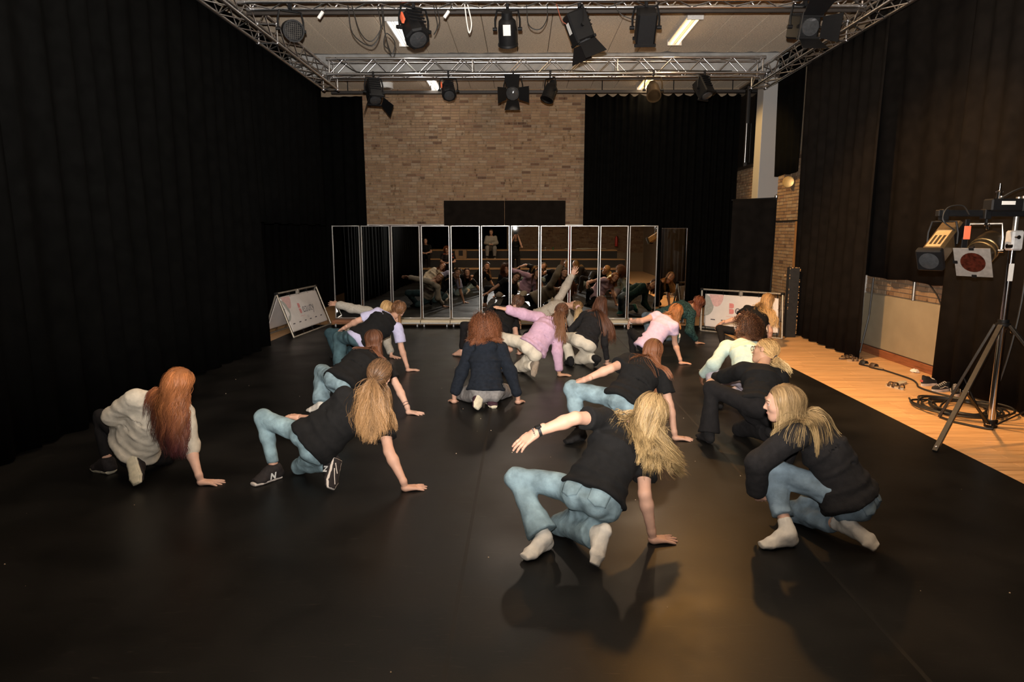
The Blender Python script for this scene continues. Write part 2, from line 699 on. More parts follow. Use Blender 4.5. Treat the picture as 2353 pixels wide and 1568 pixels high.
# ---- ceiling: long wood-wool slabs, concrete beam, lamps
M_CEIL = mat('wood_wool', (.70, .585, .455), .95, 0, .1, .32, 55, .8, 90, stretch=(.6, 2.0, 1))
M_CONC = mat('concrete', (.27, .265, .255), .9, 0, .2, .2, 5, .3, 60)
ce = MB().box((-5.6, -6.2, CEIL_Z + .05), (5.6, 17.5, CEIL_Z + .2)).build('ceiling', mat('ceiling_gap', (.10, .07, .05), .95))
tag(ce, kind='structure')
x = -5.5
while x < 5.5:
    for ya, yb in ((-6.1, 3.9), (3.9, 14.0), (14.45, 17.25)):
        b = MB().bbox((x + .006, ya, CEIL_Z), (x + .594, yb - .006, CEIL_Z + .05), .006)
        b.build('ceiling_slab', M_CEIL, ce)
    x += .6
bmo = MB()
rng = random.Random(9)
prof = []
bmo.bbox((-5.5, 14.0, 5.0), (5.5, 14.45, CEIL_Z + .05), .02)
bmo.build('ceiling_beam', M_CONC, ce)
# ragged plaster strip where the slabs meet the beam
rg = MB()
xs = np.arange(-5.4, 5.41, .12)
top = [(x_, 13.985 - abs(rng.gauss(.05, .035)), CEIL_Z - .004) for x_ in xs]
bot = [(x_, 14.0, CEIL_Z - .004) for x_ in xs]
n = len(xs)
rg.add(top + bot, [(i, i + 1, n + i + 1, n + i) for i in range(n - 1)])
rg.build('plaster_strip', M_CONC, ce)

M_TUBE_W = mat('tube_warm', (.9, .8, .6), .4, var=0, emit=((1.0, .66, .3), 5.0))
M_TUBE_C = mat('tube_white', (.9, .9, .88), .4, var=0, emit=((1.0, .92, .82), 5.0))
M_FIX = mat('lamp_housing', (.62, .6, .57), .4, .2)
lampname = {0: 'beside the stage lamp with octagonal body', 1: 'above the square stage lamp', 2: 'over the brick wall end', 3: 'above the drape by the brick wall', 4: 'above the girl with pale skinny jeans', 5: 'above the girl in mint sweatshirt', 6: 'above the drape end by the tiers', 7: 'above the boards near the tiers'}
for i, (x, y) in enumerate(CEIL_LAMPS):
    warm = x > 0
    t = thing('ceiling_lamp', ('warm' if warm else 'white') + ' two-tube ceiling lamp ' + lampname[i],
              'lamp', (x, y, CEIL_Z), 'two-tube ceiling lamps')
    MB().bbox((x - .13, y - .75, CEIL_Z - .05), (x + .13, y + .75, CEIL_Z), .008).build('housing', M_FIX, t)
    MB().bbox((x - .135, y - .77, CEIL_Z - .11), (x + .135, y - .74, CEIL_Z), .005).build('end_plate', M_FIX, t)
    MB().bbox((x - .135, y + .74, CEIL_Z - .11), (x + .135, y + .77, CEIL_Z), .005).build('end_plate', M_FIX, t)
    for sx in (-.06, .06):
        MB().cyl((x + sx, y - .73, CEIL_Z - .08), (x + sx, y + .73, CEIL_Z - .08), .017, n=8).build('tube', M_TUBE_W if warm else M_TUBE_C, t, True)
    MB().poly([(x - .012, y - .73, CEIL_Z - .06), (x + .012, y - .73, CEIL_Z - .06), (x + .004, y - .73, CEIL_Z - .1), (x - .004, y - .73, CEIL_Z - .1)], (0, 1.46, 0)).build('reflector', M_FIX, t)
t = thing('ceiling_speaker', 'round white ceiling fitting above the back truss near the brick wall', 'speaker', (-3.35, 16.6, CEIL_Z))
MB().lathe((-3.35, 16.6, CEIL_Z), (0, 0, -1), [(0, .21), (.12, .21), (.13, .2), (.125, .15)], 24).build('housing', M_WHITE, t, True)
MB().lathe((-3.35, 16.6, CEIL_Z - .123), (0, 0, -1), [(0, .15), (.01, .15), (.02, .1)], 24).build('grille', M_GREYSTEEL, t, True)

# ---- wainscot and ledge on the back wall
M_RED = mat('dark_red_panel', (.16, .02, .018), .7, 0, .3, .2, 4, .2, 60, stretch=(20, 1, 1))
ob = MB()
for k in range(12):
    ob.bbox((-4.4 + k * .55, BACK_Y - .06, .02), (-4.4 + k * .55 + .545, BACK_Y - .02, 2.0), .004)
t = MB().bbox((-4.4, BACK_Y - .07, 2.005), (2.2, BACK_Y - .014, 2.05), .006).build('trim_1', M_WHITE)
tag(t, kind='structure')
o = ob.build('wall_panel', M_RED, wb)
o['kind'] = 'stuff'
t = thing('black_screen', 'tall black two-leaf board standing behind the row of mirrors', 'board', (-.4, 15.6, 0))
for k in (0, 1):
    MB().bbox((-1.84 + k * 1.43, 15.58, .0), (-1.84 + k * 1.43 + 1.42, 15.62, 2.58), .006).build('leaf', M_CURTAIN2, t)
for k in range(2):
    MB().bbox((-1.5 + k * 1.9, 15.4, .0), (-1.44 + k * 1.9, 15.95, .05), .004).build('foot', M_BLACKMETAL, t)
t = thing('upright_case', 'low black padded case with red top edge against the back wall', 'case', (-3.0, 16.5, 0))
MB().bbox((-3.8, 16.45, 0), (-2.1, 16.85, 2.0), .03).build('body', mat('oxblood_black', (.03, .012, .012), .6), t)
MB().bbox((-3.82, 16.43, 2.0), (-2.08, 16.87, 2.03), .01).build('lid', mat('oxblood', (.05, .012, .012), .5), t)

# ---- pilaster, window, drape over it on the right wall
M_GREYPAINT = mat('grey_paint', (.28, .272, .262), .85, 0, .2, .06, 200, .1, 300)
o = MB().bbox((4.99, 14.25, 0), (RW_X, 14.62, CEIL_Z), .006).build('trim_2', M_GREYPAINT)
tag(o, kind='structure')
M_DARKFRAME = mat('dark_frame', (.02, .015, .012), .5)
wnd = MB().box((RW_X - .03, 15.5, 3.4), (RW_X - .005, 17.15, 5.3)).build('window_1', M_DARKFRAME)
tag(wnd, kind='structure')
for ya in (15.5, 16.3, 17.1):
    MB().bbox((RW_X - .09, ya, 3.4), (RW_X - .02, ya + .06, 5.3), .005).build('window_frame', M_DARKFRAME, wnd)
for za in (3.36, 5.26):
    MB().bbox((RW_X - .09, 15.5, za), (RW_X - .02, 17.16, za + .06), .005).build('window_frame', M_DARKFRAME, wnd)
for ya in (15.56, 16.36):
    MB().box((RW_X - .05, ya, 3.45), (RW_X - .04, ya + .74, 5.25)).build('pane', mat('night_glass', (.01, .01, .01), .05), wnd)
MB().cyl((RW_X - .1, 16.2, 3.5), (RW_X - .1, 16.2, 4.4), .012).build('window_handle', M_CHROME, wnd)
# brown timber strip and ledge on the wall
MB().bbox((RW_X - .06, 12.9, .1), (RW_X - .012, 13.12, 2.06), .006).build('timber_batten', mat_wood('batten_wood', (.16, .075, .03), (.30, .15, .06), .5, (20, 20, 1.2), False), wr)
o = MB().bbox((RW_X - .05, 12.2, 2.06), (RW_X - .012, 14.2, 2.09), .004).build('trim_3', M_BLACKMETAL)
tag(o, kind='structure')
t = thing('wall_lamp', 'small round brass-coloured lamp on the brick wall below the hanging drape', 'lamp', (RW_X - .1, 13.5, 2.85))
MB().lathe((RW_X - .01, 13.5, 2.85), (-1, -.25, 0), [(0, .06), (.02, .06), (.03, .03), (.1, .03)], 12).build('wall_mount', M_GREYSTEEL, t, True)
MB().lathe((RW_X - .10, 13.47, 2.84), (-.6, -1, 0), [(-.1, .06), (-.09, .1), (.06, .11), (.065, .09)], 16).build('shade', mat('brass', (.45, .27, .09), .4, .6), t, True)

# right wall: radiator panel, baseboard, conduit, white pilaster edge
M_OLIVE = mat('olive_panel', (.30, .25, .17), .75, 0, .3, .1, 3)
o = MB().bbox((RW_X - .045, 7.6, .12), (RW_X - .012, 10.32, .915), .006).build('wall_panel', M_OLIVE, wr)
o = MB().bbox((RW_X - .06, 7.0, .0), (RW_X - .012, 10.4, .11), .008).build('baseboard_right', mat_wood('red_brown_wood', (.16, .055, .025), (.28, .10, .045), .4, (20, 1.5, 20), False))
tag(o, kind='structure')
M_OFFWHITE = mat('worn_white_paint', (.45, .43, .40), .8, 0, .2, .35, 14)
o = MB().bbox((RW_X - .16, 10.34, 0), (RW_X - .0, 10.62, CEIL_Z), .006).build('trim_4', M_OFFWHITE)
tag(o, kind='structure')
o = MB().cyl((RW_X - .035, 9.05, .92), (RW_X - .035, 9.05, 2.2), .022, n=10).build('conduit', M_GREYSTEEL, base=(RW_X - .03, 9.05, .92), smooth=True)
tag(o, 'grey metal conduit running up the bricks above the olive panel', 'pipe')
o = MB().tube([(RW_X - .12, 9.95, 1.17), (RW_X - .12, 9.98, .6), (RW_X - .2, 10.0, .01)], .012, 6).build('hanging_strap', M_CABLE, base=(RW_X - .15, 10, 0))
tag(o, 'black strap hanging down over the olive wall panel', 'strap')
o = MB().tube([(RW_X - .10, 8.62, 1.18), (RW_X - .12, 8.4, 1.05), (RW_X - .17, 8.02, .72), (RW_X - .18, 7.7, .42)], .010, 6).build('hanging_cable', M_CABLE, base=(RW_X - .15, 8, .5))
tag(o, 'black cable hanging slantwise across bricks and olive panel', 'cable')

# ---- curtains
def curtain(name, p0, p1, z0, z1, label, amp=.05, wl=.28, m=M_CURTAIN, seed=1, scallop=0., rows=7, group='black stage drapes'):
    p0, p1 = np.array(p0, float), np.array(p1, float)
    L = np.linalg.norm(p1 - p0)
    e = (p1 - p0) / L
    nrm = np.array([-e[1], e[0]])
    n = max(12, int(L / wl * 8))
    rs = np.random.RandomState(seed)
    s = np.linspace(0, L, n)
    ph = np.cumsum(rs.uniform(.6, 1.4, n)) * (L / n) / wl * 2 * math.pi
    am = amp * (.6 + .8 * np.interp(s, np.linspace(0, L, max(4, int(L / .7))), rs.rand(max(4, int(L / .7)))))
    V = []
    for r in range(rows):
        q = r / (rows - 1)
        off = am * np.sin(ph + .25 * math.sin(q * 3)) * (1.0 - .45 * q) + .03 * np.sin(s * 1.7 + q * 2 + seed)
        zz = z0 + (z1 - z0) * q
        zrow = np.full(n, zz)
        if scallop and r == rows - 1:
            zrow = zrow - scallop * np.abs(np.sin(s / .26 * math.pi))
        if r == 0:
            zrow = zrow + .012 * np.sin(ph * .5)
        V.append(np.stack([p0[0] + e[0] * s + nrm[0] * off, p0[1] + e[1] * s + nrm[1] * off, zrow], 1))
    V = np.concatenate(V)
    i = np.arange(n - 1)
    F = np.concatenate([np.stack([r * n + i, r * n + i + 1, (r + 1) * n + i + 1, (r + 1) * n + i], 1) for r in range(rows - 1)])
    base = np.array([(p0[0] + p1[0]) / 2, (p0[1] + p1[1]) / 2, z0])
    o = link(name, mesh_np(name, V - base, [F]), m, None, base)
    md = o.modifiers.new('thickness', 'SOLIDIFY')
    md.thickness = .006
    tag(o, label, 'curtain', group)
    return o

curtain('stage_curtain', (-4.17, .2), (-4.17, 5.3), .02, 4.80, 'floor-length black drape hanging beside the redhead', .05, .34, seed=2)
curtain('stage_curtain', (-4.17, 5.3), (-4.17, 10.4), .02, 4.80, 'floor-length black drape ending beside the crumpled white banner', .05, .34, seed=3)
curtain('stage_curtain', (-4.78, 10.2), (-4.8, 16.25), .02, 5.40, 'black drape set back behind the crumpled banner', .035, .36, seed=4)
curtain('stage_curtain', (-4.17, 10.42), (-4.17, 13.9), 2.0, 4.80, 'short upper black drape hanging from a truss above the crumpled banner', .04, .34, seed=12)
curtain('stage_curtain', (-5.3, 16.5), (-3.86, 16.38), .02, 5.08, 'narrow plain black drape covering one end of the brick wall', .04, .26, seed=5)
curtain('stage_curtain', (1.50, 16.35), (5.2, 16.35), .02, 5.12, 'wide pleated black drape with scalloped top beside the brick wall', .055, .17, seed=6, scallop=.075, rows=9)
curtain('stage_curtain', (4.96, 9.42), (4.96, 12.0), .02, 4.80, 'black floor-length drape beside the bare bricks and olive panel', .05, .32, m=M_CURTAIN2, seed=7)
curtain('stage_curtain', (5.26, 7.8), (5.24, 10.5), 1.19, 5.35, 'short black drape whose hem hangs above the olive panel', .03, .5, m=M_CURTAIN2, seed=8)
curtain('stage_curtain', (4.95, 1.0), (5.12, 7.98), .02, 5.35, 'black floor-length drape behind the lamp stand', .04, .38, m=M_CURTAIN2, seed=9)
curtain('stage_curtain', (5.2, 12.75), (5.2, 13.95), 2.98, 5.3, 'short black cloth hanging over the wall above the small brass lamp', .02, .3, seed=10)
curtain('stage_curtain', (-5.0, -5.9), (-.6, -5.9), .4, 5.2, 'black drape on the wall behind the seating tiers', .05, .34, seed=11)
# free standing black drape panel with pole
t = thing('drape_panel', 'black cloth hung on a low pole frame behind the smooth folding banner', 'panel', (4.5, 12.9, 0))
MB().cyl((4.88, 12.9, 0), (4.88, 12.9, 2.5), .018).build('pole', M_BLACKMETAL, t, True)
MB().cyl((4.04, 12.95, 2.46), (4.9, 12.9, 2.5), .014).build('crossbar', M_BLACKMETAL, t, True)
MB().lathe((4.88, 12.9, 2.5), (0, 0, 1), [(0, .03), (.02, .035), (.05, .03), (.07, .0)], 10).build('finial', M_CHROME, t, True)
rs = np.random.RandomState(4)
nn, rr = 40, 14
V = []
for r in range(rr):
    q = r / (rr - 1)
    for i in range(nn):
        s = i / (nn - 1)
        sag = .05 * math.sin(s * 6.28 * 2.2 + q * 3.5) * q + .06 * math.sin(q * 9 + s * 4) * s * (1 - s)
        V.append((4.06 + .82 * s - .02 * q * math.sin(q * 5), 12.93 - .04 * s - sag, 2.48 - 2.4 * q))
i = np.arange(nn - 1)
F = np.concatenate([np.stack([r * nn + i, r * nn + i + 1, (r + 1) * nn + i + 1, (r + 1) * nn + i], 1) for r in range(rr - 1)])
o = link('cloth', mesh_np('cloth', np.array(V) - LOC[t.name], [F]), M_CURTAIN2, t)
o.modifiers.new('thickness', 'SOLIDIFY').thickness = .006
# flight case standing on end
t = thing('flight_case', 'worn black flat case standing upright against the drape', 'case', (4.75, 11.62, 0))
M_CASE = mat('worn_black_board', (.014, .013, .012), .6, 0, .4, .3, 20)
M_CHIP = mat('bare_chipped_wood', (.42, .24, .10), .8, var=.3)
MB().bbox((4.69, 11.55, 0), (4.87, 11.69, 1.24), .01).at(np.eye(3), (0, 0, 0)).build('board', M_CASE, t)
rng = random.Random(12)
ch = MB()
for k in range(42):
    z = rng.uniform(.05, 1.2)
    ch.bbox((4.862, 11.542, z), (4.8735, 11.555, z + rng.uniform(.006, .03)), .001)
for k in range(14):
    z = rng.uniform(.5, 1.22)
    ch.bbox((4.687, 11.543, z), (4.698, 11.555, z + rng.uniform(.006, .02)), .001)
for k in range(8):
    x_ = rng.uniform(4.70, 4.86)
    ch.bbox((x_, 11.543, 1.226), (x_ + rng.uniform(.004, .02), 11.56, 1.243), .001)
o = ch.build('chipped_edge', M_CHIP, t, kind='stuff')
ch = MB()
ch.poly([(4.735, 11.897, 1.06), (4.765, 11.897, 1.065), (4.77, 11.897, 1.09), (4.75, 11.897, 1.1), (4.73, 11.897, 1.09)], (0, .004, 0))
ch.build('chip_mark', M_CHIP, t)

# curtain rail under the ceiling and its droppers
t = thing('curtain_rail', 'long dark rail across the room above the brick wall', 'rail', (0, 16.4, 5.17))
MB().bbox((-4.6, 16.36, 5.13), (5.3, 16.44, 5.20), .006).build('rail', M_DARKFRAME, t)
for x in (-4.2, -2.2, -.4, .6, 1.9, 3.6, 5.0):
    MB().cyl((x, 16.4, 5.2), (x, 16.4, CEIL_Z), .012, n=8).build('hanger_rod', M_BLACKMETAL, t)

# ---- truss rig
TL, TH = 4.86, 5.14     # lower / upper chord heights
R_T = .024
brace_cache = {}


def truss(label, a, b, side, TL=TL, TH=TH):
    """box truss; a,b centre line end points (x,y), side = unit vector across"""
    a, b, side = np.array(a, float), np.array(b, float), np.array(side, float)
    t = thing('lighting_truss', label, 'truss', ((a[0] + b[0]) / 2, (a[1] + b[1]) / 2, TL), 'aluminium lighting trusses')
    L = np.linalg.norm(b - a)
    e = (b - a) / L
    w = .145
    corner = {}
    for si in (-1, 1):
        for zi, z in ((0, TL), (1, TH)):
            p = np.append(a + side * w * si, z)
            q = np.append(b + side * w * si, z)
            corner[(si, zi)] = (p, q)
            MB().cyl(p, q, R_T, n=10).build('chord', M_CHROME, t, True)
    nb = int(round(L / .29))
    faces = [((-1, 0), (-1, 1)), ((1, 0), (1, 1)), ((-1, 0), (1, 0)), ((-1, 1), (1, 1))]
    for fi, (c0, c1) in enumerate(faces):
        for k in range(nb):
            if fi == 3 and k % 2:
                continue
            s0, s1 = L * k / nb, L * (k + 1) / nb
            A = corner[c0][0] + np.append(e, 0) * (s0 if k % 2 == 0 else s1)
            B_ = corner[c1][0] + np.append(e, 0) * (s1 if k % 2 == 0 else s0)
            key = tuple(np.round(B_ - A, 3))
            if key not in brace_cache:
                q = MB().cyl((0, 0, 0), B_ - A, .0095, n=6, cap=False)
                me = bpy.data.meshes.new('brace')
                me.from_pydata(q.v, [], q.f)
                me.polygons.foreach_set('use_smooth', np.ones(len(me.polygons), bool))
                me.materials.append(M_CHROME)
                brace_cache[key] = me
            o = link('brace', brace_cache[key], None, t)
            o.location = (A - LOC[t.name]).tolist()
    s = 0.
    while s <= L + .01:
        q = MB()
        c = [corner[k][0] + np.append(e, 0) * s for k in ((-1, 0), (1, 0), (1, 1), (-1, 1))]
        for i in range(4):
            q.cyl(c[i], c[(i + 1) % 4], .014, n=6)
        for i in range(4):
            q.cyl(c[i] - np.append(e, 0) * .05, c[i] + np.append(e, 0) * .05, .031, n=10)
        q.build('joint_frame', M_CHROME, t, True)
        s += L / max(1, round(L / 2.9))
    return t


TR_L, TR_R, TR_F, TR_B = -3.93, 4.78, 9.36, 13.36
truss('silver truss crossing overhead with the octagonal lamp and hanging cable loops', (TR_L + .2, TR_F), (TR_R - .2, TR_F), (0, 1))
truss('silver truss across the room just in front of the grey beam', (TR_L + .2, TR_B), (TR_R - .2, TR_B), (0, 1))
truss('silver truss running lengthwise above the drapes behind the redhead', (TR_L, 4.0), (TR_L, TR_B + .6), (1, 0), 4.73, 5.01)
truss('silver truss running lengthwise on the lamp stand side of the room', (TR_R, 4.0), (TR_R, TR_B + .6), (1, 0), 4.73, 5.01)
for x in np.arange(-3.4, 4.4, .9):
    pass
o = MB().bbox((TR_L, 9.86, 4.9), (TR_R, 9.9, 4.96), .004).build('dark_batten', M_DARKFRAME, base=(0, 9.88, 4.93))
tag(o, 'dark wooden batten hanging behind the front truss', 'batten')
# hooks holding the left drape
# ---- stage lamps
M_GOLDISH = mat('bronze_black', (.06, .04, .02), .45, .5)


def stage_lamp(kind, pos, aim, label, size=1., doors=0, hang=TL, extra=None, doorspread=.6, body_mat=None):
    pos = np.array(pos, float)
    t = thing('stage_lamp', label, 'stage lamp', tuple(pos), 'stage lamps on the rig')
    R = frame_from(aim)
    bm_ = body_mat or M_BLACKMETAL
    s = size

    def P(x, y, z):
        return pos + np.array([x, y, z]) * s @ R
    if kind == 'par':
        MB().lathe(P(0, -.24, 0), R[1], [(0, .03 * s), (.02 * s, .07 * s), (.1 * s, .075 * s), (.14 * s, .115 * s), (.26 * s, .128 * s), (.43 * s, .128 * s), (.43 * s, .118 * s), (.37 * s, .11 * s)], 20).build('can', bm_, t, True)
        MB().lathe(P(0, .12, 0), R[1], [(0, .112 * s), (.025 * s, .07 * s), (.032 * s, 0)], 20).build('lens', M_GLASSLENS, t, True)
        rg = MB()
        rg.lathe(P(0, .18, 0), R[1], [(0, .132 * s), (.02 * s, .14 * s), (.03 * s, .14 * s), (.03 * s, .118 * s), (0, .118 * s)], 20)
        rg.build('rim', bm_, t, True)
        half, fr = .145, .19
    elif kind == 'oct':
        prof = [(-.2, .10), (-.19, .125), (.16, .15), (.18, .13)]
        MB().lathe(P(0, 0, 0), R[1], [(a * s, b * s) for a, b in prof], 8).build('housing', bm_, t)
        MB().lathe(P(0, .17, 0), R[1], [(0, .105 * s), (.02 * s, .1 * s), (.035 * s, .05 * s), (.04 * s, 0)], 20).build('lens', M_GLASSLENS, t, True)
        fin = MB()
        for k in range(4):
            fin.at(R, pos).bbox((-.1 * s, (-.16 + k * .06) * s, .128 * s), (.1 * s, (-.145 + k * .06) * s, .15 * s), .003)
        fin.build('cooling_fin', bm_, t)
        half, fr = .16, .18
    else:
        MB().at(R, pos).bbox((-.115 * s, -.2 * s, -.13 * s), (.115 * s, .17 * s, .13 * s), .02 * s).build('housing', bm_, t)
        MB().lathe(P(0, .165, 0), R[1], [(0, .1 * s), (.02 * s, .095 * s), (.03 * s, .05 * s), (.034 * s, 0)], 20).build('lens', M_GLASSLENS, t, True)
        fin = MB()
        for k in range(5):
            fin.at(R, pos).bbox((-.1 * s, (-.18 + k * .05) * s, .125 * s), (.1 * s, (-.165 + k * .05) * s, .145 * s), .003)
        fin.build('cooling_fin', bm_, t)
        for zz in (-.135, .1):
            MB().at(R, pos).bbox((-.13 * s, .15 * s, zz * s), (.13 * s, .185 * s, (zz + .035) * s), .004).build('front_frame', bm_, t)
        half, fr = .14, .18
    # yoke
    top = pos + np.array([0, 0, .24 * s])
    hx = R[0] * (half + .02) * s
    y = MB()
    y.tube([pos + hx, pos + hx * 1.02 + (0, 0, .12 * s), top + hx * .85, top + hx * .6], .011 * s + .002, 6)
    y.tube([pos - hx, pos - hx * 1.02 + (0, 0, .12 * s), top - hx * .85, top - hx * .6], .011 * s + .002, 6)
    y.tube([top + hx * .62, top - hx * .62], .011 * s + .002, 6)
    y.build('yoke', bm_, t, True)
    for sg in (1, -1):
        MB().cyl(pos + hx * .85 * sg, pos + hx * 1.2 * sg, .022 * s, n=10).build('tilt_knob', M_BLACKMETAL, t, True)
    c = MB()
    c.cyl(top, (top[0], top[1], hang), .013, n=8)
    c.bbox((top[0] - .02, top[1] - .035, hang - .05), (top[0] + .02, top[1] + .035, hang + .045), .006)
    c.build('clamp', M_BLACKMETAL, t)
    # barn doors
    for k in range(doors):
        ang = [0, math.pi, math.pi / 2, -math.pi / 2][k]
        u = np.array([math.cos(ang), 0, math.sin(ang)])
        v = np.array([-math.sin(ang), 0, math.cos(ang)])
        o1 = np.array([0, fr + .012, 0])
        sp = doorspread * (.7 + .3 * ((k * 7) % 3))
        out = u * math.sin(sp) + np.array([0, math.cos(sp), 0])
        pts = [o1 + u * .12 + v * .11, o1 + u * .12 - v * .11, o1 + u * .12 + out * .24 - v * .15, o1 + u * .12 + out * .24 + v * .15]
        pts = [pos + p * s @ R for p in pts]
        MB().poly(pts, np.cross(out, v) @ R * .004).build('barn_door', M_BLACKMETAL, t)
    if extra:
        extra(t, P, R, s)
    return t


def ex_label(col_m, y0=-.1, z=.13):
    def f(t, P, R, s):
        MB().at(R, LOC[t.name]).bbox((-.05 * s, (y0 - .08) * s, (z) * s), (.05 * s, (y0 + .06) * s, (z + .006) * s), .001).build('sticker', col_m, t)
    return f


def ex_mesh(t, P, R, s):
    g = MB()
    for k in range(-4, 5):
        h = math.sqrt(max(.01, 1 - (k / 4.6) ** 2)) * .108
        g.tube([P(k * .025, .185, -h), P(k * .025, .185, h)], .0022, 4)
        g.tube([P(-h, .185, k * .025), P(h, .185, k * .025)], .0022, 4)
    g.build('lens_mesh', M_GREYSTEEL, t)


def ex_tape(t, P, R, s):
    MB().at(R, LOC[t.name]).bbox((.13 * s, -.15 * s, .04 * s), (.158 * s, -.02 * s, .10 * s), .002).build('tape', M_ORANGE, t)


stage_lamp('par', (-3.14, 9.37, 4.55), (.55, -1, -.35), 'black round stage lamp with wire mesh over its lens near a truss corner', 1.0, extra=ex_mesh)
stage_lamp('oct', (-1.47, 9.37, 4.55), (.35, -.55, -.8), 'black octagonal stage lamp with an orange tape mark', 1.15, extra=ex_tape)
stage_lamp('par', (-0.206, 9.37, 4.55), (.03, .62, -.85), 'black can stage lamp with pale sticker, tail turned to the room', 1.0, extra=ex_label(M_WHITE, -.02, -.13))
stage_lamp('box', (0.756, 9.37, 4.56), (.42, .1, -1), 'black box stage lamp tilted down with two long barn doors', 1.05, doors=2, doorspread=.75, extra=ex_label(M_WHITE, -.02, -.131))
stage_lamp('box', (1.65, 9.37, 4.56), (.02, .6, -.85), 'black square stage lamp beside the lit warm ceiling lamp', 1.1)
stage_lamp('box', (3.76, 9.37, 4.56), (.05, -1, -.3), 'black stage lamp with clear lens and wide barn doors, last before the truss corner', 1.15, doors=4, doorspread=.55)
stage_lamp('box', (-2.88, 13.22, 4.52), (.25, -.5, -.9), 'black barn-door stage lamp hanging in front of the brick wall edge by the plain drape', 1.1, doors=3, doorspread=.6)
stage_lamp('oct', (-1.43, 13.22, 4.55), (.15, -.75, -.7), 'small black octagonal stage lamp in front of the brick wall top', .95, extra=ex_tape)
stage_lamp('oct', (-.18, 13.22, 4.52), (-.05, -1, -.35), 'black stage lamp with four spread barn doors over the brick wall', 1.0, doors=4, doorspread=.95)
stage_lamp('par', (.53, 13.22, 4.54), (-.35, -.3, -.95), 'slender black can lamp pointing steeply down by the brick wall edge', .95)
stage_lamp('par', (2.51, 13.22, 4.55), (-.05, -.8, -.75), 'bronze tinted can lamp in front of the scalloped drape', 1.0, body_mat=M_GOLDISH)
stage_lamp('box', (3.48, 13.22, 4.57), (.3, -.5, -.9), 'black box lamp in front of the scalloped drape, next to the bronze lamp', 1.0)

# loose cables and plugs on the rig
def cable(name, pts, r, label, m=M_CABLE, sub=5):
    pts = np.asarray(pts, float)
    # Catmull-Rom
    P_ = np.concatenate([[2 * pts[0] - pts[1]], pts, [2 * pts[-1] - pts[-2]]])
    out = []
    for i in range(1, len(P_) - 2):
        for k in range(sub):
            t_ = k / sub
            a, b, c, d = P_[i - 1], P_[i], P_[i + 1], P_[i + 2]
            out.append(.5 * ((2 * b) + (c - a) * t_ + (2 * a - 5 * b + 4 * c - d) * t_ ** 2 + (3 * b - a - 3 * c + d) * t_ ** 3))
    out.append(pts[-1])
    o = MB().tube(out, r, 6).build(name, m, base=tuple(pts[0]), smooth=True)
    tag(o, label, 'cable', 'cables')
    return o


cable('hanging_cable', [(-2.35, 9.36, 4.86), (-2.3, 9.36, 4.5), (-2.05, 9.36, 4.34), (-1.92, 9.36, 4.55), (-1.95, 9.36, 4.86)], .008, 'black cable loop hanging from the truss between mesh lamp and octagonal lamp')
cable('hanging_cable', [(-2.3, 9.365, 4.86), (-2.2, 9.365, 4.52), (-2.05, 9.365, 4.40), (-1.9, 9.365, 4.6), (-1.9, 9.365, 4.86)], .007, 'thin inner cable loop beside the wider hanging loop on the front truss')
cable('hanging_cable', [(-1.88, 9.36, 4.86), (-1.86, 9.36, 4.5), (-1.78, 9.36, 4.24), (-1.73, 9.36, 4.38), (-1.84, 9.36, 4.5), (-1.88, 9.36, 4.36), (-1.8, 9.36, 4.28)], .008, 'knotted cable end dangling lowest from the front truss')
cable('hanging_cable', [(-.78, 9.36, 4.86), (-.75, 9.36, 4.62), (-.72, 9.36, 4.5), (-.69, 9.36, 4.62), (-.74, 9.36, 4.86)], .009, 'white cable loop hanging between the octagonal and can lamps', M_WHITE)
cable('hanging_cable', [(-1.2, 9.36, 4.86), (-1.15, 9.36, 4.6), (-1.2, 9.36, 4.48), (-1.12, 9.36, 4.65), (-1.17, 9.36, 4.86)], .007, 'tangle of black cable touching the octagonal lamp')
cable('hanging_cable', [(.05, 9.36, 4.86), (.08, 9.36, 4.6), (.22, 9.36, 4.54), (.32, 9.36, 4.66), (.33, 9.36, 4.86)], .007, 'black cable loop hanging between can lamp and tilted barn-door lamp')
cable('hanging_cable', [(.45, 9.36, 4.86), (.52, 9.36, 4.66), (.6, 9.365, 4.6), (.66, 9.38, 4.58)], .006, 'reddish cable running into the tilted barn-door lamp', mat('red_cable', (.25, .06, .03), .5))
cable('hanging_cable', [(1.2, 9.36, 4.9), (1.3, 9.36, 4.74), (1.42, 9.365, 4.68), (1.55, 9.38, 4.66)], .006, 'thin cable running into the square stage lamp')
cable('truss_cable', [(-3.6, 13.2, 5.16)] + [(x_, 13.2 + .02 * math.sin(x_ * 5), 4.9 + .015 * math.sin(x_ * 3)) for x_ in np.arange(-3.2, 4.2, .4)], .009, 'long black cable tied along the back truss')
cable('truss_cable', [(x_, 9.36, 4.9 + .02 * math.sin(x_ * 4)) for x_ in np.arange(-3.5, 4.4, .35)], .009, 'long black cable tied along the front truss')
for p, lab in (((-2.72, 9.36, 4.74), 'small white plug hanging near the mesh lamp'), ((-1.02, 9.36, 4.74), 'small white plug hanging beside the white cable loop')):
    t = thing('plug', lab, 'plug', p)
    MB().at(frame_from((.6, 0, .8)), p).bbox((-.02, -.06, -.02), (.02, .05, .02), .006).build('body', M_WHITE, t)
    MB().tube([np.array(p) + (.03, 0, .04), np.array(p) + (.08, 0, .12)], .005, 6).build('lead', M_CABLE, t)

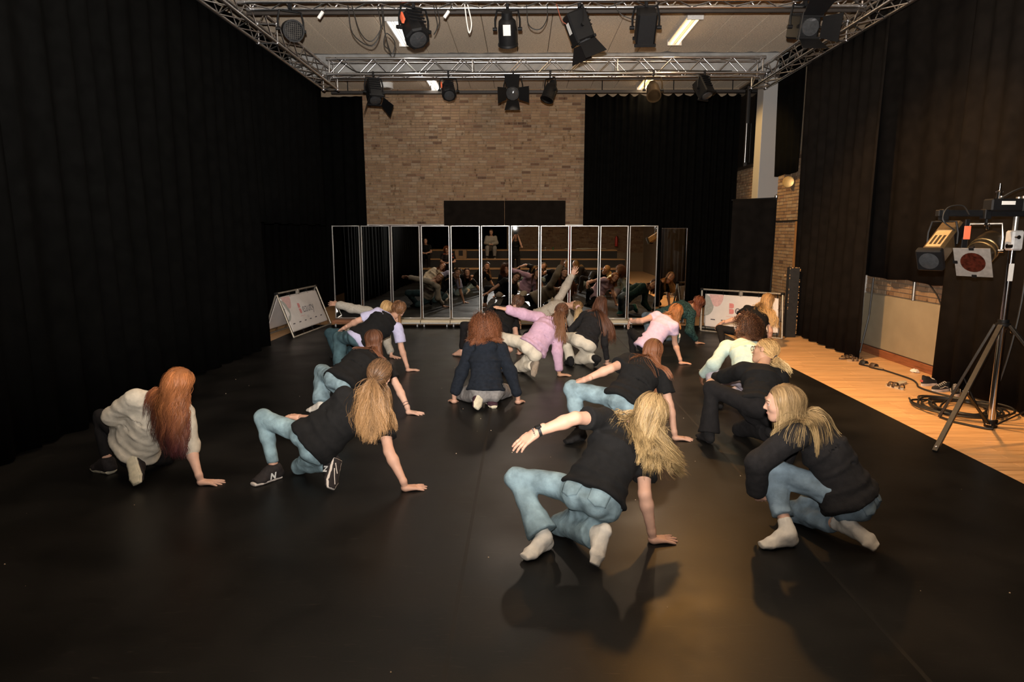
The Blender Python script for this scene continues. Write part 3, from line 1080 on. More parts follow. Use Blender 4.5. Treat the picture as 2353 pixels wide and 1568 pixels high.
# ---- mirrors on castors
M_MIRROR = mat_mirror()
M_BASEWOOD = mat_wood('pale_board', (.40, .31, .19), (.58, .47, .31), .5, (1.5, 20, 20), False)
M_BASEBROWN = mat_wood('brown_board', (.13, .05, .02), (.24, .10, .045), .5, (1.5, 20, 20), False)
M_BASEGREY = mat('painted_edge', (.42, .41, .38), .6)
MX = [-3.733, -3.165, -2.575, -1.988, -1.408, -.814, -.234, .346, .926, 1.506, 2.074, 2.645]
YAW = [.5, .2, -.3, .3, .1, .2, .58, .3, -.6, -1.2, -.6]
MY = 12.88
where = ['at the end next to the white banner', 'second from the brown-based end', 'third from the brown-based end', 'fourth from the brown-based end', 'between the curly girl and the vest girl',
         'behind the girl with raised knee in black', 'facing the camera flash', 'beside the flash-lit mirror, behind the scrunchie girl', 'behind the long-haired girl in cream trousers', 'behind the girl in lavender T-shirt', 'next to the thin-framed mirror']
for k in range(11):
    cx, w = (MX[k] + MX[k + 1]) / 2, MX[k + 1] - MX[k] - .022
    t = thing('dance_mirror', 'tall chrome-framed rolling dance mirror ' + where[k], 'mirror', (cx, MY, 0), 'rolling dance mirrors in a row')
    a = math.radians(YAW[k])
    ca, sa = math.cos(a), math.sin(a)
    R = np.array([[ca, sa, 0], [-sa, ca, 0], [0, 0, 1.0]])
    T = (cx, MY, .004)
    z0, z1 = .145, 1.975
    fw = .021
    brown = k < 2
    MB().at(R, T).box((-w / 2 + fw * .8, -.006, z0 + fw * .8), (w / 2 - fw * .8, .006, z1 - fw * .8)).build('mirror_glass', M_MIRROR, t)
    MB().at(R, T).box((-w / 2 + fw * .5, .008, z0 + .01), (w / 2 - fw * .5, .018, z1 - .01)).build('back_board', M_BASEBROWN, t)
    for lo, hi in (((-w / 2, -.016, z0), (-w / 2 + fw, .02, z1)), ((w / 2 - fw, -.016, z0), (w / 2, .02, z1)),
                   ((-w / 2 + fw, -.016, z0), (w / 2 - fw, .02, z0 + fw)), ((-w / 2 + fw, -.016, z1 - fw), (w / 2 - fw, .02, z1))):
        MB().at(R, T).bbox(lo, hi, .007).build('frame_rail', M_SATIN, t, True)
    MB().at(R, T).bbox((-w / 2 - .005, -.24, .10), (w / 2 + .005, .26, .142), .004).build('base_board', M_BASEBROWN if brown else M_BASEWOOD, t)
    MB().at(R, T).bbox((-w / 2 - .006, -.246, .072), (w / 2 + .006, -.216, .10), .003).build('base_edge', M_BASEBROWN if brown else M_BASEGREY, t)
    for sx in (-1, 1):
        MB().at(R, T).bbox((sx * (w / 2 - .035) - .015, .02, .14), (sx * (w / 2 - .035) + .015, .2, .5), .004).build('rear_strut', M_BASEBROWN, t)
    for sx in (-1, 1):
        for yy in (-.19, .2):
            c = np.array([sx * (w / 2 - .055), yy, 0]) @ R + T
            cs = MB()
            cs.cyl(c + (0, 0, .06), c + (0, 0, .10), .014, n=8)
            cs.bbox(c + (-.018, -.012, .045), c + (.018, .012, .068), .004)
            oo = cs.build('caster', M_STEEL, t)
            MB().lathe(c + (-.013, -.008, .032), (1, 0, 0), [(0, .024), (.003, .031), (.023, .031), (.026, .024)], 14).build('wheel', mat('grey_wheel', (.35, .35, .35), .3) if 'wh' not in _mc else _mc['wh'], oo, True)
t = thing('dance_mirror', 'shorter thin-framed mirror standing past the end of the mirror row', 'mirror', (3.05, 13.3, 0), 'rolling dance mirrors in a row')
a = math.radians(2.5)
R = np.array([[math.cos(a), math.sin(a), 0], [-math.sin(a), math.cos(a), 0], [0, 0, 1.0]])
T = (3.05, 13.3, 0)
MB().at(R, T).box((-.25, -.004, .04), (.25, .004, 1.92)).build('mirror_glass', M_MIRROR, t)
for lo, hi in (((-.262, -.012, .03), (-.25, .016, 1.932)), ((.25, -.012, .03), (.262, .016, 1.932)), ((-.25, -.012, .03), (.25, .016, .042)), ((-.25, -.012, 1.92), (.25, .016, 1.932))):
    MB().at(R, T).bbox(lo, hi, .003).build('frame_rail', M_STEEL, t)
for xa in (-.26, .22):
    MB().at(R, T).bbox((xa, -.14, 0), (xa + .04, .16, .03), .004).build('foot', M_STEEL, t)
MB().at(R, T).box((-.25, .006, .04), (.25, .014, 1.92)).build('back_board', M_BASEBROWN, t)

# ---- folding banners
M_VINYLW = mat('banner_white', (.62, .57, .54), .42, 0, .5, .05, 6, .15, 9)
M_PINK = mat('print_pink', (.55, .20, .19), .5)
M_PPINK = mat('print_pale_pink', (.58, .36, .34), .5)
M_PGREY = mat('print_grey', (.30, .30, .27), .5)
M_INK = mat('print_ink', (.04, .035, .045), .5)
M_TUBEF = mat('silver_tube', (.42, .38, .32), .4, .7)


def text_mesh(body, size, mtx3, origin, name, m, parent, thick=0.0, shear=0.):
    cu = bpy.data.curves.new(name, 'FONT')
    cu.body = body
    cu.size = size
    cu.offset = thick
    cu.shear = shear
    cu.resolution_u = 4
    ob = bpy.data.objects.new(name, cu)
    COL.objects.link(ob)
    dg = bpy.context.evaluated_depsgraph_get()
    me = bpy.data.meshes.new_from_object(ob.evaluated_get(dg))
    bpy.data.objects.remove(ob)
    co = np.empty(len(me.vertices) * 3, np.float32)
    me.vertices.foreach_get('co', co)
    co = co.reshape(-1, 3) @ np.asarray(mtx3) + np.asarray(origin) - LOC[parent.name]
    me.vertices.foreach_set('co', co.astype(np.float32).ravel())
    me.update()
    return link(name, me, m, parent)


def banner(label, fl_, fr_, back, h, wrinkle):
    """A-frame; fl_, fr_ front bottom corners (as read from the front), back = offset vector of the rear feet"""
    fl_, fr_, back = [np.array(list(q) + [0.0]) if len(q) == 2 else np.array(q, float) for q in (fl_, fr_, back)]
    mid = (fl_ + fr_ + back) / 2
    t = thing('folding_banner', label, 'banner', tuple(mid), 'folding banner stands')
    up = np.array([0, 0, h])
    e = unit(fr_ - fl_)
    W = np.linalg.norm(fr_ - fl_)
    r = .017
    tl, tr = fl_ + back / 2 + up, fr_ + back / 2 + up
    for A, B_ in ((fl_, fr_), (tl, tr), (fl_ + back, fr_ + back)):
        MB().cyl(A + (0, 0, r), B_ + (0, 0, r), r, n=10).build('rail', M_TUBEF, t, True)
    for A, B_ in ((fl_, tl), (fr_, tr), (fl_ + back, tl), (fr_ + back, tr)):
        MB().cyl(A + (0, 0, r), B_ + (0, 0, r), r, n=10).build('side_pole', M_TUBEF, t, True)
    for A in (tl, tr):
        MB().cyl(A - e * .03 + (0, 0, r), A + e * .03 + (0, 0, r), .026, n=10).build('hinge', M_BLACKMETAL, t, True)
    m_ = (fl_ + fr_) / 2
    cc = (tl + tr) / 2
    MB().bbox(cc + (-.03, -.03, -.06), cc + (.03, .03, .03), .006).build('latch', M_TUBEF, t)
    # cloth panels
    for side in (0, 1):
        b0, b1 = (fl_, fr_) if side == 0 else (fr_ + back, fl_ + back)
        t0, t1 = (tl, tr) if side == 0 else (tr, tl)
        ee = unit(b1 - b0)
        su = t0 - b0
        sl = np.linalg.norm(su)
        su = su / sl
        nr = np.cross(ee, su)
        u0, u1, v0, v1 = .07, W - .07, .09, sl - .085

        def S(u, v, out=.0):
            wv = 0
            if wrinkle and side == 0:
                d1 = (u / W) * .9 + (v / sl) * .7
                wv = .016 * abs(((d1 * 2.1) % 1) - .5) * 2 * math.exp(-((v / sl - .5) / .4) ** 2) - .01
            else:
                wv = .004 * math.sin(u * 9) * math.sin(v * 6)
            return b0 + ee * u + su * v + nr * (wv + out) + np.array([0, 0, r])
        nu, nv = 40, 26
        V = [S(u0 + (u1 - u0) * i / (nu - 1), v0 + (v1 - v0) * j / (nv - 1)) for j in range(nv) for i in range(nu)]
        i = np.arange(nu - 1)
        F = np.concatenate([np.stack([q * nu + i, q * nu + i + 1, (q + 1) * nu + i + 1, (q + 1) * nu + i], 1) for q in range(nv - 1)])
        cl = link('banner_sheet', mesh_np('banner_sheet', np.array(V) - LOC[t.name], [F], smooth=not wrinkle), M_VINYLW, t)
        cl.modifiers.new('thickness', 'SOLIDIFY').thickness = -.002
        tie = MB()
        for q in range(5):
            u = u0 + (u1 - u0) * (q + .05) / 4.1
            for (va, vb) in ((v1, sl), (v0, 0)):
                tie.tube([S(u, va - .015 if va > .3 else va + .015, .004), S(u, vb, .018), S(u, vb, -.012), S(u, va, -.004)], .003, 4)
        for q in range(1, 3):
            v = v0 + (v1 - v0) * q / 3
            tie.tube([S(u0 + .012, v, .004), S(0, v, .018), S(0, v, -.012)], .003, 4)
            tie.tube([S(u1 - .012, v, .004), S(W, v, .018), S(W, v, -.012)], .003, 4)
        tie.build('cable_tie', M_BLACKMETAL, t, kind='stuff')
        if side == 1:
            continue

        def blob(us, vs_, name, m, out=.004):
            """fan polygon mapped on the sheet"""
            pts = [S(np.clip(a, u0, u1), np.clip(b, v0, v1), out) for a, b in zip(us, vs_)]
            c_ = S(float(np.clip(np.mean(us), u0, u1)), float(np.clip(np.mean(vs_), v0, v1)), out)
            n_ = len(pts)
            me = mesh_np(name, np.array([c_] + pts) - LOC[t.name], [np.array([(0, 1 + i_, 1 + (i_ + 1) % n_) for i_ in range(n_)])], False)
            link(name, me, m, cl)
        q = np.linspace(math.pi, 2 * math.pi, 14)
        blob(.29 + .14 * np.cos(q) * W / 1.5, v1 + .0 + .23 * np.sin(q), 'printed_shape', M_PPINK)
        q = np.linspace(-math.pi / 2, math.pi / 2, 14)
        blob(u0 + .17 * np.cos(q), v0 + .40 + .20 * np.sin(q), 'printed_shape', M_PGREY)
        # the word Beauty: block B, thin letters
        bx, by, bs = W * .36, v0 + (v1 - v0) * .44, .11
        for k in (0, 1):
            yb = by + k * bs * .95
            us = [bx, bx + bs * .55, bx + bs * .78, bx + bs * .82, bx + bs * .78, bx + bs * .55, bx]
            vs_ = [yb, yb, yb + bs * .12, yb + bs * .42, yb + bs * .72, yb + bs * .84, yb + bs * .84]
            blob(us, vs_, 'letter_block', M_PINK)
        Mx = np.array([ee, su, nr])
        text_mesh('eauty', .25, Mx, S(bx + bs * .95, by, .02), 'lettering', M_INK, cl, thick=-.0035)
        text_mesh('ca', .09, Mx, S(bx + bs * 1.8, by - .11, .02), 'lettering', M_INK, cl, thick=-.002)
        blob([bx - .06, bx + .16, bx + .16, bx - .06], [by - .055, by - .055, by - .050, by - .050], 'printed_line', M_PINK)
        for k in range(6):
            uu = u0 + .12 + k * (u1 - u0 - .25) / 5.6
            blob([uu, uu + .085, uu + .085, uu], [v0 + .13, v0 + .13, v0 + .148, v0 + .148], 'printed_line', M_INK)
    return t


banner('crumpled white folding banner with thin lettering and tube frame beside the drapes', (-4.02, 11.3), (-3.88, 13.08), (-.62, .22), .76, True)
banner('smooth white folding banner with pink and grey print behind the blonde girl in black', (3.38, 12.26), (4.53, 11.30), (.1, .44), .76, False)

# crumbs lying on the vinyl
rng = random.Random(77)
cr = MB()
for k in range(70):
    x, y = rng.uniform(-4, 3.6), 2.0 + rng.random() ** 1.6 * 7
    r = rng.uniform(.002, .005)
    cr.lathe((x, y, .004), (0, 0, 1), [(0, r), (r * .7, r * .8), (r * 1.1, 0)], 5)
o = cr.build('crumbs', mat('pale_crumb', (.5, .38, .27), .7), base=(0, 4, .004))
tag(o, 'tiny pale crumbs scattered over the black vinyl', 'crumbs', kind='stuff')

# ================================================================ lamp stand on the right
SX, SY = 4.50, 6.12
t = thing('lamp_stand', 'chrome-poled tripod stand with black legs carrying two stage lamps', 'stand', (SX, SY, 0))
MB().cyl((SX, SY, .02), (SX, SY, 1.0), .034, n=20).build('lower_pole', M_STEEL, t, True)
MB().cyl((SX, SY, .98), (SX, SY, 1.72), .030, n=20).build('middle_pole', M_STEEL, t, True)
MB().cyl((SX, SY, 1.70), (SX, SY, 2.16), .022, n=16).build('upper_pole', M_GREYSTEEL, t, True)
MB().lathe((SX, SY, 0), (0, 0, 1), [(0, .04), (.0, .055), (.07, .055), (.075, .04)], 16).build('lower_collar', M_BLACKMETAL, t, True)
MB().lathe((SX, SY, .98), (0, 0, 1), [(0, .04), (.0, .06), (.025, .06), (.03, .045), (.06, .045)], 16).build('upper_collar', M_BLACKMETAL, t, True)
MB().bbox((SX - .05, SY - .06, 1.68), (SX + .055, SY + .05, 1.86), .015).build('clamp_block', mat('clear_grey_plastic', (.55, .55, .55), .2, .3), t)
MB().cyl((SX - .09, SY - .05, 1.72), (SX - .05, SY - .05, 1.72), .02).build('clamp_knob', M_STEEL, t, True)
MB().cyl((SX - .02, SY - .09, 1.8), (SX - .02, SY - .05, 1.8), .018).build('clamp_knob', M_STEEL, t, True)
MB().bbox((SX - .035, SY - .036, 1.40), (SX + .01, SY - .03, 1.56), .001).build('sticker', M_WHITE, t)
feet = [(3.50, 5.36), (4.93, 5.28), (4.20, 6.42)]
tops = []
for k, (fx, fy) in enumerate(feet):
    d = unit(np.array([fx - SX, fy - SY, 0]))
    top = np.array([SX, SY, .99]) + d * .06
    ft = np.array([fx, fy, .012])
    sd = np.cross(unit(ft - top), (0, 0, 1))
    R = frame_from(ft - top)
    Lg = np.linalg.norm(ft - top)
    lg = MB().at(R, top).bbox((-.021, 0, -.012), (.021, Lg, .012), .003)
    lgo = lg.build('leg', mat('dark_flat_bar', (.05, .045, .04), .4, .6) if k == 0 else bpy.data.materials['dark_flat_bar'], t)
    MB().cyl(top + (ft - top) * .975 - R[2] * .018, top + (ft - top) * .975 + R[2] * .018, .008, n=8).build('rivet', M_STEEL, lgo, True)
    mid = top + (ft - top) * .55
    lo = np.array([SX, SY, .035]) + d * .05
    Rb = frame_from(mid - lo)
    MB().at(Rb, lo).bbox((-.014, 0, -.006), (.014, np.linalg.norm(mid - lo), .006), .002).build('brace', M_BLACKMETAL, t)
    MB().cyl(mid - sd * .03, mid + sd * .03, .011, n=8).cyl(lo - sd * .03, lo + sd * .03, .010, n=8).build('pivot_bolt', M_STEEL, t, True)
MB().tube([(SX + .05 + .02 * math.cos(q), SY - .06, .94 + .02 * math.sin(q)) for q in np.linspace(0, 6.0, 10)], .004, 5, True).build('pull_ring', M_STEEL, t, True)
MB().bbox((SX - .72, SY - .03, 1.985), (SX + .45, SY + .03, 2.045), .006).build('crossbar', M_BLACKMETAL, t)
MB().cyl((SX - .18, SY, 2.10), (SX - .18, SY, 2.22), .03, .02, n=10).cyl((SX - .18, SY, 2.22), (SX - .18, SY, 2.28), .012, n=10).lathe((SX - .18, SY, 2.2), (0, 0, 1), [(0, .03), (.01, .034), (.02, .02)], 10).build('top_spigot', M_STEEL, t, True)
MB().bbox((SX - .26, SY - .06, 2.09), (SX - .1, SY + .05, 2.13), .006).build('spigot_plate', M_GREYSTEEL, t)

t = thing('dimmer_box', 'long black dimmer box with small white labels on top of the lamp stand', 'dimmer', (SX + .05, SY - .06, 2.05))
MB().bbox((SX - .32, SY - .13, 2.03), (SX + .44, SY + .0, 2.14), .012).build('housing', M_BLACKMETAL, t)
for (a, b) in ((-.24, -.12), (.04, .1), (.13, .41)):
    MB().bbox((SX + a, SY - .134, 2.085), (SX + b, SY - .129, 2.118), .001).build('label_plate', M_WHITE, t)
for k in range(5):
    MB().bbox((SX + .15 + k * .052, SY - .136, 2.094), (SX + .18 + k * .052, SY - .133, 2.108), .0005).build('label_print', M_INK, t)
for k in range(4):
    MB().cyl((SX - .2 + k * .2, SY - .06, 2.14), (SX - .2 + k * .2, SY - .06, 2.165), .016, n=10).build('socket', M_GREYSTEEL, t, True)
MB().bbox((SX - .05, SY - .135, 2.03), (SX - .01, SY + .002, 2.142), .002).build('strap', M_RUBBER, t)

# profile spot
pos = np.array([SX - .66, SY - .02, 1.74])
aim = unit((-.66, -.55, -.48))
R = frame_from(aim)
t = thing('profile_spot', 'long bronze-topped box spotlight with orange tape hanging from the stand', 'stage lamp', tuple(pos))
MB().at(R, pos).bbox((-.085, -.30, -.085), (.085, .26, .085), .02).build('body', mat('bronze_paint', (.16, .105, .05), .38, .6, .5, .2, 30), t)
MB().at(R, pos).bbox((-.105, .24, -.105), (.105, .31, .105), .012).build('front_frame', M_BLACKMETAL, t)
MB().lathe(pos + R[1] * .30, R[1], [(0, .085), (.012, .08), (.02, .04), (.022, 0)], 20).build('lens', M_GLASSLENS, t, True)
lb = MB()
lb.at(R, pos).bbox((-.06, -.1, .086), (.06, .2, .089), .001)
lb.build('label_plate', mat('tan_label', (.42, .28, .13), .5), t)
for k in range(3):
    MB().at(R, pos).bbox((-.045 + k * .035, .0, .089), (-.025 + k * .035, .16, .0905), .0005).build('label_print', M_GOLDISH, t)
MB().at(R, pos).bbox((-.088, -.29, -.06), (-.084, -.05, .06), .001).bbox((.084, -.29, -.06), (.088, -.05, .06), .001).build('shutter_slot', M_BLACKMETAL, t)
hx = R[0] * .12
tp = pos + (0, 0, .2)
MB().tube([pos + hx, pos + hx + (0, 0, .1), tp + hx * .8, tp + hx * .5], .009, 6).tube([pos - hx, pos - hx + (0, 0, .1), tp - hx * .8, tp - hx * .5], .009, 6).tube([tp + hx * .6, tp - hx * .6], .009, 6).build('yoke', M_BLACKMETAL, t, True)
MB().cyl(tp, (tp[0], tp[1], 1.99), .012, n=8).bbox((tp[0] - .03, tp[1] - .02, 1.95), (tp[0] + .03, tp[1] + .05, 2.05), .006).build('clamp', M_BLACKMETAL, t)
MB().bbox((tp[0] + .16, SY - .075, 1.78), (tp[0] + .20, SY - .055, 1.96), .004).bbox((tp[0] + .155, SY - .06, 1.7), (tp[0] + .205, SY - .05, 1.80), .003).build('hanging_strap', M_BLACKMETAL, t)
MB().bbox((tp[0] + .15, SY - .082, 1.78), (tp[0] + .21, SY - .074, 1.90), .003).build('tape', M_ORANGE, t)

# PAR can with gel frame
pos = np.array([SX - .30, SY - .05, 1.68])
aim = unit((-.72, -.52, -.48))
R = frame_from(aim)
t = thing('par_can', 'black round spotlight with square grey frame holding a red gel', 'stage lamp', tuple(pos))
MB().lathe(pos - R[1] * .24, R[1], [(0, .05), (.03, .09), (.12, .11), (.2, .115), (.205, .122), (.225, .122), (.23, .115), (.36, .11), (.44, .118), (.44, .1)], 24).build('can', mat('bronze_black2', (.05, .035, .02), .35, .5), t, True)
MB().lathe(pos - R[1] * .02, R[1], [(0, .1165), (.004, .121), (.012, .121), (.016, .1165)], 24).lathe(pos + R[1] * .04, R[1], [(0, .1155), (.004, .119), (.012, .119), (.016, .1155)], 24).build('rim', mat('brass_ring', (.5, .33, .14), .3, .9), t, True)
gp = pos + R[1] * .215
fr = MB()
n = 24
ring = [(.1 * math.cos(q), 0, .1 * math.sin(q)) for q in np.linspace(0, 2 * math.pi, n, endpoint=False)]
sq = []
for q in np.linspace(0, 2 * math.pi, n, endpoint=False):
    c, s_ = math.cos(q), math.sin(q)
    k = .145 / max(abs(c), abs(s_))
    sq.append((k * c, 0, k * s_))
vv = np.array(ring + sq + [(a, .006, b) for a, _, b in ring] + [(a, .006, b) for a, _, b in sq])
ff = []
for i in range(n):
    j = (i + 1) % n
    ff += [(i, j, n + j, n + i), (2 * n + j, 2 * n + i, 3 * n + i, 3 * n + j), (n + i, n + j, 3 * n + j, 3 * n + i), (j, i, 2 * n + i, 2 * n + j)]
fr.at(R, gp).add(vv, ff)
fr.build('gel_frame', mat('grey_card', (.20, .18, .16), .8, var=.15), t)
MB().at(R, gp).add([(a * 1.02, .003, b * 1.02) for a, _, b in ring], [tuple(range(n))]).build('gel', mat('red_gel', (.045, .009, .005), .3, 0, .4, .6, 40), t)
for a, b in ((0, .14), (.14, 0), (0, -.14)):
    MB().at(R, gp).bbox((a - .02, -.02, b - .015), (a + .02, .012, b + .015), .003).build('clip', M_BLACKMETAL, t)
hx = R[0] * .14
tp = pos + (0, 0, .24)
MB().tube([pos + hx, pos + hx + (0, 0, .12), tp + hx * .9, tp - hx * .9, pos - hx + (0, 0, .12), pos - hx], .01, 6).build('yoke', M_GREYSTEEL, t, True)
for sg in (1, -1):
    MB().cyl(pos + hx * .85 * sg, pos + hx * 1.15 * sg, .018, n=10).build('tilt_knob', M_STEEL, t, True)
MB().cyl(tp, (tp[0], tp[1], 2.0), .012, n=8).bbox((tp[0] - .03, tp[1] - .02, 1.96), (tp[0] + .03, tp[1] + .06, 2.05), .006).build('clamp', M_BLACKMETAL, t)
wn = MB()
for k in range(3):
    q = k * 2.1 + .5
    wn.lathe(tp + (.022 * math.cos(q), -.02, -.02 + .022 * math.sin(q)), (0, -1, 0), [(0, .016), (.008, .018), (.012, .01)], 10)
wn.build('wing_nut', M_STEEL, t, True)

# cables about the stand
cable('stand_cable', [(SX - .62, SY - .12, 1.86), (SX - .72, SY - .1, 1.95), (SX - .68, SY - .08, 2.06), (SX - .55, SY - .08, 2.08), (SX - .48, SY - .08, 2.0)], .006, 'thin cable looped round the end of the crossbar')
cable('stand_cable', [(SX - .3, SY - .1, 2.1), (SX - .12, SY - .14, 2.22), (SX + .1, SY - .12, 2.25), (SX + .22, SY - .06, 2.16)], .007, 'black cable arching over the dimmer box')
cable('stand_cable', [(SX + .0, SY - .1, 2.05), (SX + .12, SY - .12, 1.9), (SX + .15, SY - .12, 1.7), (SX + .28, SY - .12, 1.5), (SX + .5, SY - .1, 1.45)], .011, 'thick cable hanging from the dimmer box past the clamp')
cable('stand_cable', [(SX + .2, SY + .08, 2.0), (SX + .22, SY + .1, 1.2), (SX + .16, SY + .14, .5), (SX + .1, SY + .25, .02), (SX + .3, SY + .5, .015)], .009, 'cable dropping from the crossbar to the floor behind the pole')

# floor cable from slides to coil and the coil itself
cable('floor_cable', [(4.86, 8.86, .012), (4.9, 8.5, .012), (4.92, 8.15, .012), (4.86, 7.92, .012), (4.76, 7.7, .012), (4.78, 7.45, .012), (4.88, 7.2, .012), (4.95, 7.05, .014)], .011, 'black cable snaking over the boards from slides to coil')
rng = random.Random(21)
pts = []
for k in range(7 * 10):
    q = k / 10 * 2 * math.pi
    lp = k // 10
    rx = .33 + .05 * math.sin(lp * 2.3)
    ry = .34 + .05 * math.cos(lp * 1.7)
    cx_, cy_ = 4.58 + .07 * math.sin(lp * 1.3), 6.86 - .05 * lp + .05 * math.cos(lp * 2.1)
    pts.append((cx_ + rx * math.cos(q + 2.4), cy_ + ry * math.sin(q + 2.4), .012 + .008 * lp + .006 * math.sin(q * 2 + lp)))
pts += [(4.2, 6.4, .015), (4.4, 6.02, .012), (SX - .02, SY - .06, .02)]
cable('cable_coil', pts, .011, 'loosely coiled black cable lying on boards by the tripod', sub=3)
cable('floor_cable', [(4.62, 6.3, .012), (4.95, 6.5, .014), (5.05, 6.75, .014), (4.9, 7.0, .02), (4.6, 7.1, .03), (4.35, 6.95, .03)], .008, 'thinner cable loop crossing the coil near the drape')

# ---------------------------------------------------------------- shoes on the boards
M_SHOE = mat('black_canvas', (.015, .014, .014), .8)
M_SOLEW = mat('white_rubber', (.55, .48, .42), .6)
M_TAN = mat('tan_cork', (.34, .22, .11), .7)
M_BRLEATHER = mat('brown_leather', (.07, .04, .022), .55)


def outline(l=.25, w=.088, n=24, side=1):
    pts = []
    for k in range(n):
        q = 2 * math.pi * k / n
        y_ = math.cos(q) * l / 2
        wd = w / 2 * (1 + .14 * math.cos(q)) * (1 - .13 * math.sin(q) ** 2 * 0) * (1 - .18 * math.exp(-((y_ / l + .05) / .16) ** 2))
        pts.append((math.sin(q) * wd + side * .008 * (y_ / l) ** 2 * 4 * .3, y_))
    return pts


def slab(pts, z0, z1, sc=1.):
    b = MB()
    return b


def sandal(name, label, pos, yaw, straps, m_sole, m_strap, flip=False, group=None):
    t = thing(name, label, 'shoe', (pos[0], pos[1], 0), group)
    c, s_ = math.cos(yaw), math.sin(yaw)
    R = np.array([[c, s_, 0], [-s_, c, 0], [0, 0, 1.0]])
    if flip:
        R = np.array([[c, s_, 0], [s_, -c, 0], [0, 0, -1.0]])
    T = (pos[0], pos[1], 0 if not flip else .03)
    ol = outline()
    MB().at(R, T).poly([(a, b, .0) for a, b in ol], (0, 0, .022)).build('sole', m_sole, t)
    MB().at(R, T).poly([(a * .93, b * .96, .022) for a, b in ol], (0, 0, .006)).build('footbed', m_sole if flip else M_TAN, t)
    if not flip:
        for yy, hh, ww in straps:
            b = MB()
            n = 9
            for k in range(n):
                q = math.pi * k / (n - 1)
                for dy in (-ww / 2, ww / 2):
                    b.v.append(((np.array([.044 * math.cos(q), yy + dy, .012 + hh * math.sin(q)])) @ R + T).tolist())
            for k in range(n - 1):
                b.f.append((2 * k, 2 * k + 1, 2 * k + 3, 2 * k + 2))
            b.M = None
            o = b.build('strap', m_strap, t, True)
            o.modifiers.new('thickness', 'SOLIDIFY').thickness = .005
    return t


G = 'shoes left on the boards'
sandal('sandal', 'brown strappy sandal half under the drape edge', (4.79, 9.55), 1.9, [(.05, .045, .03), (-.01, .05, .03), (-.09, .05, .02)], M_BRLEATHER, M_BRLEATHER, group=G)
sandal('sandal', 'brown strappy sandal lying in front of its mate at the drape edge', (4.83, 9.36), 1.55, [(.05, .045, .03), (-.01, .05, .03), (-.09, .05, .02)], M_TAN, M_BRLEATHER, group=G)
sandal('slide_shoe', 'black wide-strap slide with plain strap', (4.82, 9.03), .35, [(.045, .06, .085)], M_RUBBER, M_RUBBER, group=G)
sandal('slide_shoe', 'black wide-strap slide touching the floor cable', (4.85, 8.83), .25, [(.045, .06, .085)], M_RUBBER, M_BRLEATHER, group=G)
sandal('sandal', 'pale sandal with buckled brown straps standing upright on the boards', (4.48, 7.72), .3, [(.05, .055, .035), (-.01, .06, .035), (-.1, .06, .015)], mat('cream_rubber', (.5, .43, .32), .6), M_BRLEATHER, group=G)
sandal('sandal', 'pale sandal lying sole up against the floor cable', (4.66, 7.9), -.9, [], bpy.data.materials['cream_rubber'], M_BRLEATHER, flip=True, group=G)


def sneaker_things(name, label, pos, yaw, high, stripe):
    t = thing(name, label, 'shoe', (pos[0], pos[1], 0), G)
    c, s_ = math.cos(yaw), math.sin(yaw)
    R = np.array([[c, s_, 0], [-s_, c, 0], [0, 0, 1.0]])
    T = (pos[0], pos[1], 0)
    ol = outline(.27, .095)
    so = MB().at(R, T).poly([(a, b, .0) for a, b in ol], (0, 0, .032)).build('sole', M_SOLEW, t)
    b = MB()
    n = len(ol)
    lay = [(.03, .97, 0, 1), (.055, .95, 0, .98), (.075, .86, -.012, .85), (.095 if high else .085, .72, -.055, .55), (.125 if high else .1, .68, -.075, .38)]
    for z, sw, sy, sl in lay:
        for a, bb in ol:
            zz = z
            if z > .06:
                zz = z - max(0, bb) * .12
            b.v.append((np.array([a * sw, bb * sl + sy, zz]) @ R + T).tolist())
    for k in range(len(lay) - 1):
        for i in range(n):
            j = (i + 1) % n
            b.f.append((k * n + i, k * n + j, (k + 1) * n + j, (k + 1) * n + i))
    b.build('upper', M_SHOE, t, True)
    MB().at(R, T).poly([(a * .6, bb * .33 - .078, .094 if high else .082) for a, bb in ol], (0, 0, .02)).build('lining', M_RUBBER, t)
    lc = MB()
    for k in range(5):
        y_ = .055 - k * .026
        z_ = .066 + k * .009
        lc.tube(np.array([(-.022, y_, z_), (0, y_ + .006, z_ + .012), (.022, y_, z_)]) @ R + T, .0035, 5)
    lc.build('laces', M_SOLEW, t, True)
    if stripe:
        for sx in (-1, 1):
            MB().tube(np.array([(sx * .047, -.05, .052), (sx * .047, .0, .066), (sx * .045, .035, .05), (sx * .043, .07, .048)]) @ R + T, .004, 5).build('side_stripe', M_SOLEW, t, True)
    else:
        MB().at(R, T).bbox((-.02, -.136, .05), (.02, -.130, .075), .002).build('heel_tab', mat('red_patch', (.5, .09, .08), .6) if 'red_patch' not in bpy.data.materials else bpy.data.materials['red_patch'], t)
    return t


sneaker_things('sneaker', 'black high-collared sneaker with red heel patch', (4.98, 7.86), -1.25, True, False)
sneaker_things('sneaker', 'black laced canvas sneaker with white side stripe in front of the high-collared one', (4.93, 7.56), 1.9, False, True)
sneaker_things('sneaker', 'black canvas sneaker half hidden by the drape hem', (4.99, 7.40), 2.6, False, True)
t = thing('crumpled_paper', 'small crumpled white paper by the baseboard', 'paper', (5.24, 8.6, 0))
rs = np.random.RandomState(5)
b = MB()
b.lathe((5.24, 8.6, .0), (0, 0, 1), [(0, .03), (.012, .06), (.03, .05), (.045, .025), (.05, 0)], 9)
b.v = (np.array(b.v) + rs.normal(0, .007, (len(b.v), 3)) * [1, 1, .5]).tolist()
b.build('paper_ball', mat('paper', (.7, .66, .58), .8), t)

